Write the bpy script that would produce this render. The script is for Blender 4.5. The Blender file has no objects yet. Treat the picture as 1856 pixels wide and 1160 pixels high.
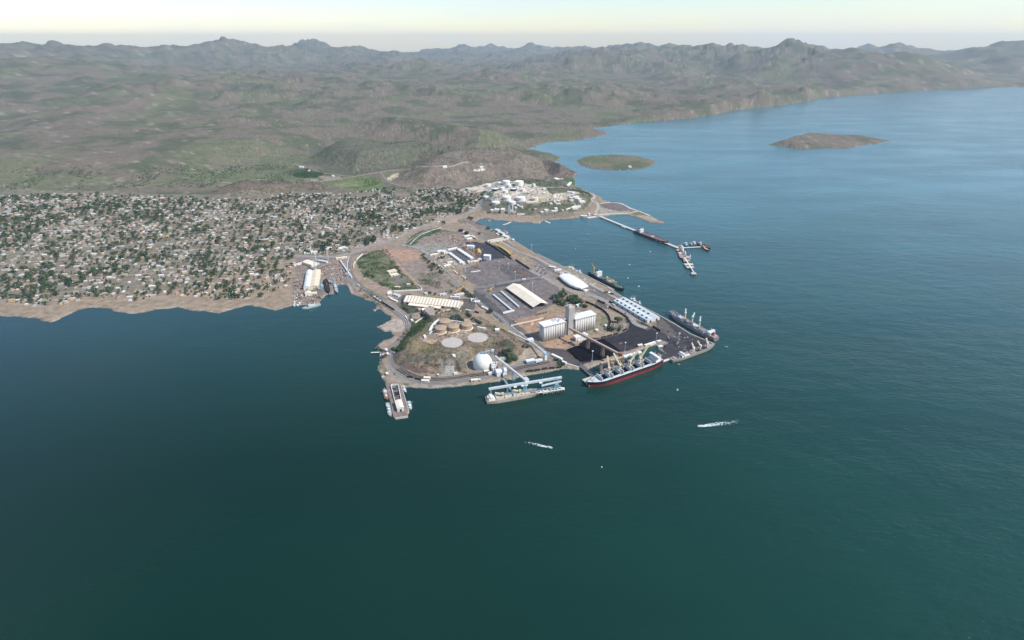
import bpy, bmesh, math, random
import numpy as np
from mathutils import Vector, Matrix
R = math.radians
SC = bpy.context.scene
COL = SC.collection

# ------------------------------------------------------------------ camera
CAM_H, PITCH, FOC = 626.0, 26.9, 1000.0          # metres, degrees below horizontal, focal length in 1856-wide pixels
cam = bpy.data.cameras.new('camera'); cam.sensor_width = 36; cam.lens = 36*FOC/1856
cam.clip_start = 5; cam.clip_end = 200000
camo = bpy.data.objects.new('camera', cam); COL.objects.link(camo)
camo.location = (0, 0, CAM_H); camo.rotation_euler = (R(90-PITCH), 0, 0)
SC.camera = camo
# ------------------------------------------------------------------ light
SUN_EL, SUN_AZ = 48.0, -22.0
w = bpy.data.worlds.new('World'); SC.world = w; w.use_nodes = True
nt = w.node_tree; bg = nt.nodes['Background']
sky = nt.nodes.new('ShaderNodeTexSky'); sky.sky_type = 'NISHITA'; sky.sun_disc = False
sky.sun_elevation = R(SUN_EL); sky.sun_rotation = R(90-SUN_AZ); sky.altitude = 0; sky.dust_density = .15; sky.air_density = 1.25; sky.ozone_density = 3
tn = nt.nodes.new('ShaderNodeMix'); tn.data_type = 'RGBA'; tn.blend_type = 'MULTIPLY'; tn.inputs[0].default_value = 1; tn.inputs[7].default_value = (.90, .95, 1.08, 1)
nt.links.new(sky.outputs[0], tn.inputs[6])
gc = nt.nodes.new('ShaderNodeTexCoord'); gm = nt.nodes.new('ShaderNodeMapping'); gm.inputs['Scale'].default_value = (2.2, 2.2, 16); gn = nt.nodes.new('ShaderNodeTexNoise'); gn.inputs['Scale'].default_value = 1.6; gn.inputs['Detail'].default_value = 7
nt.links.new(gc.outputs['Generated'], gm.inputs[0]); nt.links.new(gm.outputs[0], gn.inputs['Vector'])
gr = nt.nodes.new('ShaderNodeMapRange'); gr.inputs[1].default_value = .48; gr.inputs[2].default_value = .75; gr.inputs[3].default_value = 0; gr.inputs[4].default_value = .5; nt.links.new(gn.outputs[0], gr.inputs[0])
cm = nt.nodes.new('ShaderNodeMix'); cm.data_type = 'RGBA'; nt.links.new(gr.outputs[0], cm.inputs[0]); nt.links.new(tn.outputs[2], cm.inputs[6]); cm.inputs[7].default_value = (5.2, 5.6, 6.2, 1)
nt.links.new(cm.outputs[2], bg.inputs[0]); bg.inputs[1].default_value = 0.14
sl = bpy.data.lights.new('sun', 'SUN'); sl.energy = 4.6; sl.angle = R(0.5); sl.color = (1, .945, .85)
so = bpy.data.objects.new('sun', sl); COL.objects.link(so)
sd = Vector((math.cos(R(SUN_EL))*math.cos(R(SUN_AZ)), math.cos(R(SUN_EL))*math.sin(R(SUN_AZ)), math.sin(R(SUN_EL))))
so.rotation_euler = sd.to_track_quat('Z', 'Y').to_euler()
SC.view_settings.view_transform = 'Standard'; SC.view_settings.look = 'None'
SC.view_settings.exposure = 0.25; SC.view_settings.gamma = 1
SC.cycles.max_bounces = 5; SC.cycles.diffuse_bounces = 2; SC.cycles.glossy_bounces = 2
SC.cycles.volume_bounces = 0; SC.cycles.use_denoising = True
try: SC.cycles.volume_step_rate = 10
except Exception: pass

# ------------------------------------------------------------------ tracing: a photograph pixel -> a point of the ground
TILE = {'P': (0, 0, 1), 'a': (533, 430, 8.2875), 'b': (660, 440, 9.667), 'c': (680, 520, 9.667), 'd': (780, 390, 9.667),
        'e': (860, 480, 9.667), 'f': (960, 460, 9.667), 'g': (1080, 510, 9.669), 'h': (900, 590, 9.669),
        'i': (533, 300, 9.667), 'j': (700, 300, 9.667), 'k': (960, 300, 7.138), 'l': (1130, 400, 10.31),
        'm': (670, 590, 9.667), 'n': (533, 380, 10.31), 'o': (840, 390, 12.886), 'p': (1020, 470, 15.467),
        'q': (860, 315, 14.5), 'r': (980, 320, 12.89), 's': (780, 560, 12.886), 't': (960, 530, 11.6),
        'u': (850, 620, 8.92), 'v': (1050, 590, 8.92), 'w': (1190, 550, 9.67), 'x': (680, 660, 10.55)}
def T(t, *pts):
    ox, oy, s = TILE[t]
    return [(ox+x/s, oy+y/s) for x, y in pts]
cp, sp = math.cos(R(PITCH)), math.sin(R(PITCH))
def plane(px, py, z=0.0):
    u = (px-928)/FOC; v = (580-py)/FOC
    dx, dy, dz = u, cp+v*sp, -sp+v*cp
    t = (CAM_H-z)/-dz
    return (dx*t, dy*t)
def PP(pts, z=1.5): return [plane(x, y, z) for x, y in pts]

def vnoise(x, y, s, seed=0):
    x = np.asarray(x, float)/s+seed*17.3+1000; y = np.asarray(y, float)/s+seed*9.7+1000
    xi = np.floor(x); yi = np.floor(y); fx = x-xi; fy = y-yi
    fx = fx*fx*(3-2*fx); fy = fy*fy*(3-2*fy)
    def hsh(a, b):
        n = np.sin(a*127.1+b*311.7+seed*74.7)*43758.5453
        return n-np.floor(n)
    return ((hsh(xi, yi)*(1-fx)+hsh(xi+1, yi)*fx)*(1-fy)+(hsh(xi, yi+1)*(1-fx)+hsh(xi+1, yi+1)*fx)*fy)
def fbm(x, y, s, n=4, seed=0):
    a = 0; w_ = 1; t = 0
    for i in range(n):
        a = a+w_*vnoise(x, y, s, seed+i); t += w_; w_ *= .5; s = s/2.1
    return a/t
def inside(poly, x, y):
    c = np.zeros(x.shape, bool); n = len(poly)
    for i in range(n):
        x1, y1 = poly[i]; x2, y2 = poly[(i+1) % n]
        if y1 == y2: continue
        m = (y1 > y) != (y2 > y)
        c ^= m & (x < (x2-x1)*(y-y1)/(y2-y1)+x1)
    return c
def sdf(poly, x, y, cap=1e9):
    """signed distance, positive inside; exact only within cap metres"""
    p = np.array(poly); x = np.asarray(x, float); y = np.asarray(y, float)
    d = np.full(x.shape, float(cap)); n = len(p)
    for i in range(n):
        a = p[i]; b = p[(i+1) % n]
        if cap < 1e8 and x.size > 10:
            m = (x > min(a[0], b[0])-cap) & (x < max(a[0], b[0])+cap) & (y > min(a[1], b[1])-cap) & (y < max(a[1], b[1])+cap)
            if not m.any(): continue
        else: m = np.ones(x.shape, bool)
        ab = b-a; L = max(1e-9, float(ab@ab))
        xx = x[m]; yy = y[m]
        t = np.clip(((xx-a[0])*ab[0]+(yy-a[1])*ab[1])/L, 0, 1)
        d[m] = np.minimum(d[m], np.hypot(xx-a[0]-t*ab[0], yy-a[1]-t*ab[1]))
    return np.where(inside(poly, x, y), d, -d)
def sstep(a, b, v):
    t = np.clip((v-a)/(b-a), 0, 1); return t*t*(3-2*t)

# ------------------------------------------------------------------ coastlines (traced), continued beyond the picture's edges
COAST = PP([(-900, 640), (-600, 600), (-300, 575), (-150, 590), (0, 568), (90, 585), (160, 560), (240, 572), (320, 556), (395, 568), (450, 552), (500, 562)]
  + T('a', (0,1010),(60,1020),(170,1010),(190,1050),(280,1045),(380,1000),(400,940),(470,870),(520,850),(590,850),(600,740),(690,712),(780,702),(855,840),(900,850),(960,872),(1080,940),(1180,960),(1240,1010),(1240,1060),(1180,1085),(1210,1112))
  + T('c', (40,385),(100,385),(160,440),(265,520),(260,570),(200,600),(120,660),(40,690),(80,720),(170,780),(250,770),(320,830),(280,890),(180,915),(60,990),(0,1050))
  + T('m', (160,470),(190,560),(160,740),(220,900),(260,1000))
  + T('x', (200,380),(250,560),(300,780),(350,1000),(385,1030),(620,995),(635,890),(555,620),(497,430),(570,440),(700,430),(800,440),(1055,460))
  + T('m', (1200,1090),(1500,1070),(1740,1040)) + T('u', (350,650),(700,590),(1100,510),(1400,450),(1550,430),(1690,440))
  + T('h', (1440,775),(1490,740)) + T('v', (60,650),(140,700),(330,622),(520,575),(700,500),(1000,392),(1210,312),(1310,318),(1400,298),(1420,285),(1290,335),(1270,370),(1385,445),(1260,490),(1345,585))
  + T('w', (330,940),(700,800),(1000,700),(880,650),(600,540),(300,350),(0,185)) + T('g', (450,262),(200,105)) + T('f', (1480,630),(940,360),(720,222),(610,235),(560,210),(250,60),(130,0))
  + T('o', (1560,800),(1220,600),(1190,560),(1000,450),(820,380),(640,320),(560,270),(400,220),(300,190),(290,150),(360,90),(560,60),(700,110),(900,120),(1100,140),(1200,150),(1500,170),(1780,198))
  + T('r', (60,1010),(250,1010),(500,995),(920,955),(1130,980),(1380,945))
  + T('k', (1050,640),(1270,630),(1400,670),(1560,730),(1720,750),(1755,732),(1640,690),(1560,640),(1400,580),(1180,490),(1050,475),(950,440),(920,400),(800,350),(700,310),(600,260),(600,200),(560,150),(620,95),(500,30),(440,0))
  + [(1006,294),(1018,285),(1000,276),(960,270),(985,258),(1060,252),(1100,243),(1080,232),(1150,222),(1260,214),(1330,200),(1420,190),(1500,176),(1640,165),(1800,158),(2100,150),(2500,140),(2500,118),(1900,105),(928,98),(0,110),(-900,130),(-2600,200),(-2600,500)])
ISLE = PP(T('k', (640,-14),(820,40),(1050,60),(1300,55),(1500,30),(1585,-5)) + [(1190,292),(1160,283),(1110,279),(1070,282),(1045,290)])
ISLE2 = PP([(1390,262),(1450,270),(1540,268),(1620,255),(1560,246),(1450,248)])
# hills: outline, slope width, height
KNOLL = PP(T('m', (420,470),(395,560),(440,660),(600,770),(800,850),(1000,890),(1250,885),(1540,860)) + [(846,678),(850,658),(866,645),(888,640),(905,650),(926,654),(938,640),(948,625),(930,608),(905,594),(880,580),(850,568),(822,563),(800,567),(780,576),(757,590),(737,606),(725,622)], 3)
REF = PP([(872,350),(868,372),(885,388),(930,391),(990,392),(1040,387),(1066,378),(1078,362),(1070,349),(1040,342),(1000,333),(960,327),(900,333)], 3)
HILL = PP([(703,322),(716,336),(745,343),(800,344),(838,342),(862,333),(905,328),(955,330),(992,325),(1000,318),(1010,308),(985,286),(900,276),(800,282),(740,300)], 3)
HILL2 = PP([(992,316),(1003,324),(1030,321),(1040,316),(1045,311),(1028,303),(1014,298),(1000,290),(985,292),(983,305)], 3)
HILL3 = PP([(533,333),(560,330),(592,335),(604,343),(575,348),(540,347),(500,352),(430,360),(380,350),(420,335),(480,326)], 3)
HILL4 = PP([(592,311),(622,318),(640,320),(660,316),(720,308),(790,302),(850,296),(860,284),(780,268),(640,262),(560,272),(560,295)], 3)
HILLS = [(KNOLL, 42, 21), (REF, 110, 24), (HILL, 210, 62), (HILL2, 120, 45), (HILL3, 90, 26), (HILL4, 220, 70),
         (PP([(640,262),(520,285),(300,330),(100,345),(-200,350),(-400,300),(-100,250),(300,230),(500,232)], 3), 420, 60),
         (PP([(860,284),(980,262),(960,250),(800,225),(600,225),(640,255),(780,266)], 3), 420, 85)]
def height(x, y):
    x = np.asarray(x, float); y = np.asarray(y, float); r = np.hypot(x, y)
    d = np.maximum(sdf(COAST, x, y, 90), np.maximum(sdf(ISLE, x, y, 90), sdf(ISLE2, x, y, 90)))
    quay = inside(QUAYZ, x, y)
    d = d + np.where(quay, 0, (fbm(x, y, 30, 3, 5)-.5)*9)
    d = d + np.where((x < -720) | (r > 3300), (fbm(x, y, 150, 4, 45)-.5)*80*sstep(0, 200, np.maximum(-720-x, r-3300)), 0)
    z = np.where(d > 0, np.minimum(2.6, d*.55), np.maximum(-9, d*.6))
    inl = sstep(0, 88, d)
    for poly, wdt, H in HILLS:
        h = sdf(poly, x, y, wdt+1)
        q = np.clip(h/wdt, 0, 1)
        prof = q*q*(3-2*q) if H > 30 else 1-(1-q)**1.7
        rough = (fbm(x, y, wdt*.9, 4, 3)-.5)*H*.42*q + np.where(q > 0, (fbm(x, y, 14, 3, 8)-.5)*min(H*.12, 3)*np.sin(np.pi*np.minimum(q, 1)), 0)-np.where((q > 0) & (H > 60), (1-np.abs(2*fbm(x, y, 120, 4, 14)-1))**3*H*.16*np.sin(np.pi*np.minimum(q, 1)), 0)
        z = z + np.where(d > 0, (H*prof+rough), 0)
    flat = inside(FLATZ, x, y)
    z = z+np.where(d > 0, inl*np.where(flat, 0, sstep(1500, 2600, r))*fbm(x, y, 260, 3, 11)*9, 0)
    far = sstep(4200, 9000, r)
    rdg = (1-np.abs(2*fbm(x, y, 2600, 5, 61)-1))**2.2; rd2 = (1-np.abs(2*fbm(x, y, 700, 5, 66)-1))**2
    z = z+np.where(d > 0, inl*far*(np.maximum(0, fbm(x, y, 3200, 5, 21)-.42)*1500*(.5+.55*rdg)+35*rd2)*sstep(5000, 16000, r), 0)
    z = z+np.where((d > 0) & (r > 3600), sstep(0, 85, d)*sstep(3600, 5200, r)*np.maximum(0, fbm(x, y, 1100, 4, 31)-.4)*300*(.4+rd2), 0)
    for (cx, cy, rr, zz) in PADS:
        k = 1-sstep(rr, rr+10, np.hypot(x-cx, y-cy)); z = z*(1-k)+zz*k
    return z
QUAYZ = PP(T('w', (330,950),(1010,710),(0,175)) + T('f', (560,190),(130,-20)) + T('o', (1190,550),(900,600)) + [(960,500),(1000,560),(1090,600),(1120,640),(1050,665),(1050,680),(1100,672),(1200,660)])
PADS = []
FLATZ = PP([(620,455),(700,435),(790,402),(860,400),(935,436),(1300,625),(1200,660),(1060,680),(900,700),(740,705),(690,700),(670,620),(700,570),(640,530)])
def hz(x, y): return float(height(np.array([x]), np.array([y]))[0])
def G(px, py):
    """the ground point seen at a pixel"""
    u = (px-928)/FOC; v = (580-py)/FOC
    dx, dy, dz = u, cp+v*sp, -sp+v*cp
    t0 = (CAM_H-2.6)/-dz
    ts = t0*np.linspace(.72, 1.003, 260)
    hs = height(dx*ts, dy*ts); zz = CAM_H+dz*ts
    k = np.argmax(zz <= np.maximum(hs, 0)+1e-3)
    if k == 0 and zz[0] > hs[0]: k = 259
    if k > 0:
        a, b = zz[k-1]-max(hs[k-1], 0), zz[k]-max(hs[k], 0)
        t = ts[k-1]+(ts[k]-ts[k-1])*(a/(a-b) if a != b else 1)
    else: t = ts[0]
    return Vector((dx*t, dy*t, max(0.0, hz(dx*t, dy*t))))
def GG(pts): return [tuple(G(x, y)[:2]) for x, y in pts]
def W(px, py, z):
    x, y = plane(px, py, z); return Vector((x, y, z))
for px_, py_, r_ in ((819.6, 621, 25), (866, 612, 25), (799, 600.5, 15), (822.3, 597.6, 15), (846, 594.2, 15), (806.4, 588.4, 15)):
    c_ = G(px_, py_); PADS.append((c_.x, c_.y, r_, 22.5))
# ------------------------------------------------------------------ materials
MATS = {}
def mat(name, col, rough=.8, metal=0, var=.18, scale=.25, bump=0, spec=.4, streak=None):
    """painted or weathered surface: base colour broken up by two sizes of noise"""
    if name in MATS: return MATS[name]
    m = bpy.data.materials.new(name); m.use_nodes = True; n = m.node_tree; b = n.nodes['Principled BSDF']
    b.inputs['Roughness'].default_value = rough; b.inputs['Metallic'].default_value = metal
    b.inputs['Specular IOR Level'].default_value = spec
    tc = n.nodes.new('ShaderNodeTexCoord')
    a = n.nodes.new('ShaderNodeTexNoise'); a.inputs['Scale'].default_value = scale; a.inputs['Detail'].default_value = 6
    mp = n.nodes.new('ShaderNodeMapping')
    if streak: mp.inputs['Scale'].default_value = streak
    n.links.new(tc.outputs['Object'], mp.inputs[0]); n.links.new(mp.outputs[0], a.inputs['Vector'])
    rp = n.nodes.new('ShaderNodeMapRange'); rp.inputs[1].default_value = .3; rp.inputs[2].default_value = .7
    rp.inputs[3].default_value = 1-var; rp.inputs[4].default_value = 1+var*.6
    n.links.new(a.outputs[0], rp.inputs[0])
    mx = n.nodes.new('ShaderNodeMix'); mx.data_type = 'RGBA'; mx.blend_type = 'MULTIPLY'; mx.inputs[0].default_value = 1
    mx.inputs[6].default_value = (*col, 1); n.links.new(rp.outputs[0], mx.inputs[7]); n.links.new(mx.outputs[2], b.inputs['Base Color'])
    if bump:
        bp = n.nodes.new('ShaderNodeBump'); bp.inputs['Strength'].default_value = bump; bp.inputs['Distance'].default_value = .4
        n.links.new(a.outputs[0], bp.inputs['Height']); n.links.new(bp.outputs[0], b.inputs['Normal'])
    MATS[name] = m; return m
def ground_mat(name, attr='tint'):
    m = bpy.data.materials.new(name); m.use_nodes = True; n = m.node_tree; b = n.nodes['Principled BSDF']
    b.inputs['Roughness'].default_value = .95; b.inputs['Specular IOR Level'].default_value = .05
    at = n.nodes.new('ShaderNodeAttribute'); at.attribute_name = attr
    tc = n.nodes.new('ShaderNodeTexCoord'); last = at.outputs['Color']
    for sc, lo, hi, det in ((.35, .72, 1.22, 5), (.06, .8, 1.18, 4), (1.6, .86, 1.12, 3)):
        a = n.nodes.new('ShaderNodeTexNoise'); a.inputs['Scale'].default_value = sc; a.inputs['Detail'].default_value = det
        n.links.new(tc.outputs['Object'], a.inputs['Vector'])
        rp = n.nodes.new('ShaderNodeMapRange'); rp.inputs[1].default_value = .32; rp.inputs[2].default_value = .68; rp.inputs[3].default_value = lo; rp.inputs[4].default_value = hi
        n.links.new(a.outputs[0], rp.inputs[0])
        mx = n.nodes.new('ShaderNodeMix'); mx.data_type = 'RGBA'; mx.blend_type = 'MULTIPLY'; mx.inputs[0].default_value = 1
        n.links.new(last, mx.inputs[6]); n.links.new(rp.outputs[0], mx.inputs[7]); last = mx.outputs[2]
    n.links.new(last, b.inputs['Base Color'])
    return m
def water_mat():
    m = bpy.data.materials.new('sea_water'); m.use_nodes = True; n = m.node_tree; b = n.nodes['Principled BSDF']
    b.inputs['Roughness'].default_value = .12; b.inputs['IOR'].default_value = 1.333
    tc = n.nodes.new('ShaderNodeTexCoord')
    c = n.nodes.new('ShaderNodeTexNoise'); c.inputs['Scale'].default_value = .0016; c.inputs['Detail'].default_value = 4
    mp0 = n.nodes.new('ShaderNodeMapping'); mp0.inputs['Scale'].default_value = (.5, 1.6, 1); mp0.inputs['Rotation'].default_value = (0, 0, .3)
    n.links.new(tc.outputs['Object'], mp0.inputs[0]); n.links.new(mp0.outputs[0], c.inputs['Vector'])
    # base colour paints in sky reflection, paler eastward and farther out; eastern bay wind-ruffled
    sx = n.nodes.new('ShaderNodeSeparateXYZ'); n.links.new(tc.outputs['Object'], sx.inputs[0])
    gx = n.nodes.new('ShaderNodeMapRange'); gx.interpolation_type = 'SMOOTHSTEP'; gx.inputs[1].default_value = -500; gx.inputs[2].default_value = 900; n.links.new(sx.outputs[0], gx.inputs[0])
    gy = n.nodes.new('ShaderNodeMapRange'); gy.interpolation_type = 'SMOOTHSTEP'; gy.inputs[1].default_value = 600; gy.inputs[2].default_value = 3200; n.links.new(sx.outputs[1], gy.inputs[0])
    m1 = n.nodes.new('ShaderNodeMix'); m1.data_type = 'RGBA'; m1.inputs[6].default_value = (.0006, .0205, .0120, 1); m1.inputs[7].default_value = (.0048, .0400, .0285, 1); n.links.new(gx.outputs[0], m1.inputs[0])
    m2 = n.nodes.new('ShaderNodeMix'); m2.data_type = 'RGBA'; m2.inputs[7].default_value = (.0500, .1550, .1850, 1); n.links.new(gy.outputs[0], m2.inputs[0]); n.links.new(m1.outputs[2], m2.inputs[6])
    cr = n.nodes.new('ShaderNodeMapRange'); cr.inputs[1].default_value = .35; cr.inputs[2].default_value = .68; cr.inputs[3].default_value = .86; cr.inputs[4].default_value = 1.14; n.links.new(c.outputs[0], cr.inputs[0])
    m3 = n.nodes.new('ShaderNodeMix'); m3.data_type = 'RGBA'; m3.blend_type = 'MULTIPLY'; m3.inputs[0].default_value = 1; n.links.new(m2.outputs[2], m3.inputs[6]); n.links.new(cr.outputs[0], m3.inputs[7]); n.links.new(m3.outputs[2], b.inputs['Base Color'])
    hs = []
    for sc, rot, st, det, wt in ((.16, .35, (.45, 1, 1), 4, 1.0), (.03, -.2, (.5, 1, 1), 3, 2.6), (.5, .9, (.7, 1, 1), 3, .35)):
        mp = n.nodes.new('ShaderNodeMapping'); mp.inputs['Scale'].default_value = st; mp.inputs['Rotation'].default_value = (0, 0, rot)
        a = n.nodes.new('ShaderNodeTexNoise'); a.inputs['Scale'].default_value = sc; a.inputs['Detail'].default_value = det
        n.links.new(tc.outputs['Object'], mp.inputs[0]); n.links.new(mp.outputs[0], a.inputs['Vector'])
        k = n.nodes.new('ShaderNodeMath'); k.operation = 'MULTIPLY'; k.inputs[1].default_value = wt; n.links.new(a.outputs[0], k.inputs[0]); hs.append(k)
    s1 = n.nodes.new('ShaderNodeMath'); n.links.new(hs[0].outputs[0], s1.inputs[0]); n.links.new(hs[1].outputs[0], s1.inputs[1])
    s2 = n.nodes.new('ShaderNodeMath'); n.links.new(s1.outputs[0], s2.inputs[0]); n.links.new(hs[2].outputs[0], s2.inputs[1])
    # calm and ruffled patches
    q = n.nodes.new('ShaderNodeTexNoise'); q.inputs['Scale'].default_value = .004; q.inputs['Detail'].default_value = 3
    n.links.new(mp0.outputs[0], q.inputs['Vector'])
    qr = n.nodes.new('ShaderNodeMapRange'); qr.inputs[1].default_value = .35; qr.inputs[2].default_value = .65; qr.inputs[3].default_value = .22; qr.inputs[4].default_value = .5
    n.links.new(q.outputs[0], qr.inputs[0])
    bp = n.nodes.new('ShaderNodeBump'); bp.inputs['Distance'].default_value = 1.5
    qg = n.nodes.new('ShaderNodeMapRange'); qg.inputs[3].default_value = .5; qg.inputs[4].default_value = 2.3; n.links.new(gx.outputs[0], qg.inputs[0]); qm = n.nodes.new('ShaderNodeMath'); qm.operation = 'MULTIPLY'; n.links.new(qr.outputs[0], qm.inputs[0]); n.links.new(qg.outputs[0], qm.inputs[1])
    n.links.new(qm.outputs[0], bp.inputs['Strength']); n.links.new(s2.outputs[0], bp.inputs['Height']); n.links.new(bp.outputs[0], b.inputs['Normal'])
    return m

# ------------------------------------------------------------------ mesh builder and tagging
class MB:
    def __init__(s): s.v = []; s.f = []; s.m = []; s.mats = []
    def mi(s, m):
        if m not in s.mats: s.mats.append(m)
        return s.mats.index(m)
    def poly(s, pts, m):
        i = len(s.v); s.v += [tuple(p) for p in pts]; s.f.append(tuple(range(i, i+len(pts)))); s.m.append(s.mi(m))
    def raw(s, vs, fs, m):
        i = len(s.v); s.v += [tuple(p) for p in vs]; k = s.mi(m)
        for f in fs: s.f.append(tuple(j+i for j in f)); s.m.append(k)
    def box(s, c, d, m, rz=0, top=None):
        """c = centre of the base, d = sizes; top = scale of the top face"""
        cx, cy, cz = c; a, b = math.cos(rz), math.sin(rz); t = top or (1, 1)
        if not isinstance(t, tuple): t = (t, t)
        vs = []
        for z, kx, ky in ((0, 1, 1), (d[2], t[0], t[1])):
            for sx, sy in ((-1, -1), (1, -1), (1, 1), (-1, 1)):
                x, y = sx*d[0]/2*kx, sy*d[1]/2*ky; vs.append((cx+x*a-y*b, cy+x*b+y*a, cz+z))
        s.raw(vs, [(3, 2, 1, 0), (4, 5, 6, 7), (0, 1, 5, 4), (1, 2, 6, 5), (2, 3, 7, 6), (3, 0, 4, 7)], m)
    def beam(s, p, q, wd, ht, m):
        p = Vector(p); q = Vector(q); d = q-p; L = d.length
        if L < 1e-6: return
        d.normalize(); up = Vector((0, 0, 1)) if abs(d.z) < .95 else Vector((1, 0, 0))
        sx = d.cross(up).normalized(); sy = sx.cross(d).normalized()
        vs = [e+sx*i*wd/2+sy*j*ht/2 for e in (p, q) for i, j in ((-1, -1), (1, -1), (1, 1), (-1, 1))]
        s.raw(vs, [(3, 2, 1, 0), (4, 5, 6, 7), (0, 1, 5, 4), (1, 2, 6, 5), (2, 3, 7, 6), (3, 0, 4, 7)], m)
    def tube(s, p, q, r, m, n=8, r2=None):
        p = Vector(p); q = Vector(q); d = (q-p).normalized(); up = Vector((0, 0, 1)) if abs(d.z) < .95 else Vector((1, 0, 0))
        a = d.cross(up).normalized(); b = a.cross(d); r2 = r if r2 is None else r2
        vs = [e+(a*math.cos(2*math.pi*k/n)+b*math.sin(2*math.pi*k/n))*rr for e, rr in ((p, r), (q, r2)) for k in range(n)]
        s.raw(vs, [(k, (k+1) % n, n+(k+1) % n, n+k) for k in range(n)]+[tuple(range(n))[::-1], tuple(range(n, 2*n))], m)
    def lathe(s, c, prof, m, n=28):
        """prof: (radius, z) from the bottom up"""
        vs = []
        for r, z in prof:
            for k in range(n): vs.append((c[0]+r*math.cos(2*math.pi*k/n), c[1]+r*math.sin(2*math.pi*k/n), c[2]+z))
        fs = [(j*n+k, j*n+(k+1) % n, (j+1)*n+(k+1) % n, (j+1)*n+k) for j in range(len(prof)-1) for k in range(n)]
        fs += [tuple(range(n))[::-1], tuple(range((len(prof)-1)*n, len(prof)*n))]
        s.raw(vs, fs, m)
    def prism(s, pts, z0, z1, m, mside=None):
        n = len(pts); A = sum(pts[i][0]*pts[(i+1) % n][1]-pts[(i+1) % n][0]*pts[i][1] for i in range(n))
        if A < 0: pts = pts[::-1]
        z0f = z0 if callable(z0) else (lambda *_: z0); z1f = z1 if callable(z1) else (lambda *_: z1)
        lo = [(p[0], p[1], z0f(*p[:2])) for p in pts]; hi = [(p[0], p[1], z1f(*p[:2])) for p in pts]
        s.raw(hi, [tuple(range(n))], m)
        s.raw(lo+hi, [(i, (i+1) % n, n+(i+1) % n, n+i) for i in range(n)], mside or m)
    def truss(s, p, q, wd, ht, m, bays, t=.35):
        """open lattice box girder between two points"""
        p = Vector(p); q = Vector(q); d = (q-p).normalized(); up = Vector((0, 0, 1)); sx = d.cross(up)
        sx = sx.normalized() if sx.length > .05 else Vector((1, 0, 0)); sy = sx.cross(d)
        C4 = [sx*i*wd/2+sy*j*ht/2 for i, j in ((-1, -1), (1, -1), (1, 1), (-1, 1))]
        for c in C4: s.beam(p+c, q+c, t, t, m)
        for k in range(bays):
            a = p+(q-p)*k/bays; b = p+(q-p)*(k+1)/bays
            for i in range(4):
                s.beam(a+C4[i], b+C4[(i+1) % 4] if k % 2 else b+C4[i-1], t*.7, t*.7, m)
                s.beam(b+C4[i], b+C4[(i+1) % 4], t*.7, t*.7, m)
    def build(s, name, parent=None, smooth=False, loc=None):
        me = bpy.data.meshes.new(name)
        v = s.v
        if loc is not None: v = [(p[0]-loc[0], p[1]-loc[1], p[2]-loc[2]) for p in v]
        me.from_pydata(v, [], s.f)
        for m in s.mats: me.materials.append(m)
        me.polygons.foreach_set('material_index', s.m)
        if smooth: me.polygons.foreach_set('use_smooth', [True]*len(s.f))
        me.update()
        o = bpy.data.objects.new(name, me); COL.objects.link(o)
        if loc is not None and not parent: o.location = loc
        if parent: o.parent = parent
        return o
def tag(o, label=None, cat=None, group=None, kind=None):
    if label: o['label'] = label
    if cat: o['category'] = cat
    if group: o['group'] = group
    if kind: o['kind'] = kind
    return o
def thing(name, label, cat, loc=(0, 0, 0), rz=0, group=None):
    o = bpy.data.objects.new(name, None); COL.objects.link(o); o.location = loc; o.rotation_euler = (0, 0, rz)
    return tag(o, label, cat, group)
def copy_tree(o, parent=None):
    c = o.copy(); COL.objects.link(c); c.parent = parent
    for ch in o.children: copy_tree(ch, c)
    return c
def structure(o): o['kind'] = 'structure'; return o

# ------------------------------------------------------------------ the ground: one terrain sheet, finest where the picture looks
def terrain():
    al = np.concatenate([np.arange(-66, -27, .3), np.arange(-27, 27, .072), np.arange(27, 66, .3)])
    dep = np.arange(39.0, 10.5, -.055)
    r = np.concatenate([626/np.tan(np.radians(dep)), ])
    far = [r[-1]]
    while far[-1] < 31000: far.append(far[-1]*1.0065+6)
    r = np.concatenate([r, far[1:]])
    A, Rr = np.meshgrid(np.radians(al), r)
    x = (Rr*np.sin(A)); y = (Rr*np.cos(A)); z = height(x, y)
    na, nr = len(al), len(r)
    idx = np.arange(na*nr).reshape(nr, na)
    q = np.stack([idx[:-1, :-1], idx[:-1, 1:], idx[1:, 1:], idx[1:, :-1]], -1).reshape(-1, 4)
    zf = z.ravel(); keep = (zf[q].max(1) > -4.5); q = q[keep][:, ::-1]
    used = np.zeros(na*nr, bool); used[q.ravel()] = True
    mp = -np.ones(na*nr, int); mp[used] = np.arange(used.sum()); q = mp[q]
    X, Y, Z = x.ravel()[used], y.ravel()[used], zf[used]
    me = bpy.data.meshes.new('ground'); me.vertices.add(len(X)); me.vertices.foreach_set('co', np.stack([X, Y, Z], 1).ravel())
    me.loops.add(q.size); me.loops.foreach_set('vertex_index', q.ravel())
    me.polygons.add(len(q)); me.polygons.foreach_set('loop_start', np.arange(0, q.size, 4)); me.polygons.foreach_set('loop_total', np.full(len(q), 4))
    me.polygons.foreach_set('use_smooth', np.ones(len(q), bool)); me.update(); me.validate()
    c = paint(X, Y, Z)
    at = me.color_attributes.new('tint', 'FLOAT_COLOR', 'POINT')
    at.data.foreach_set('color', np.concatenate([c, np.ones((len(c), 1))], 1).ravel())
    me.materials.append(ground_mat('earth'))
    o = bpy.data.objects.new('ground', me); COL.objects.link(o); return structure(o)
def mixc(c, m, col):
    m = np.asarray(m, float)[:, None]; return c*(1-m)+np.array(col)[None, :]*m
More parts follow.
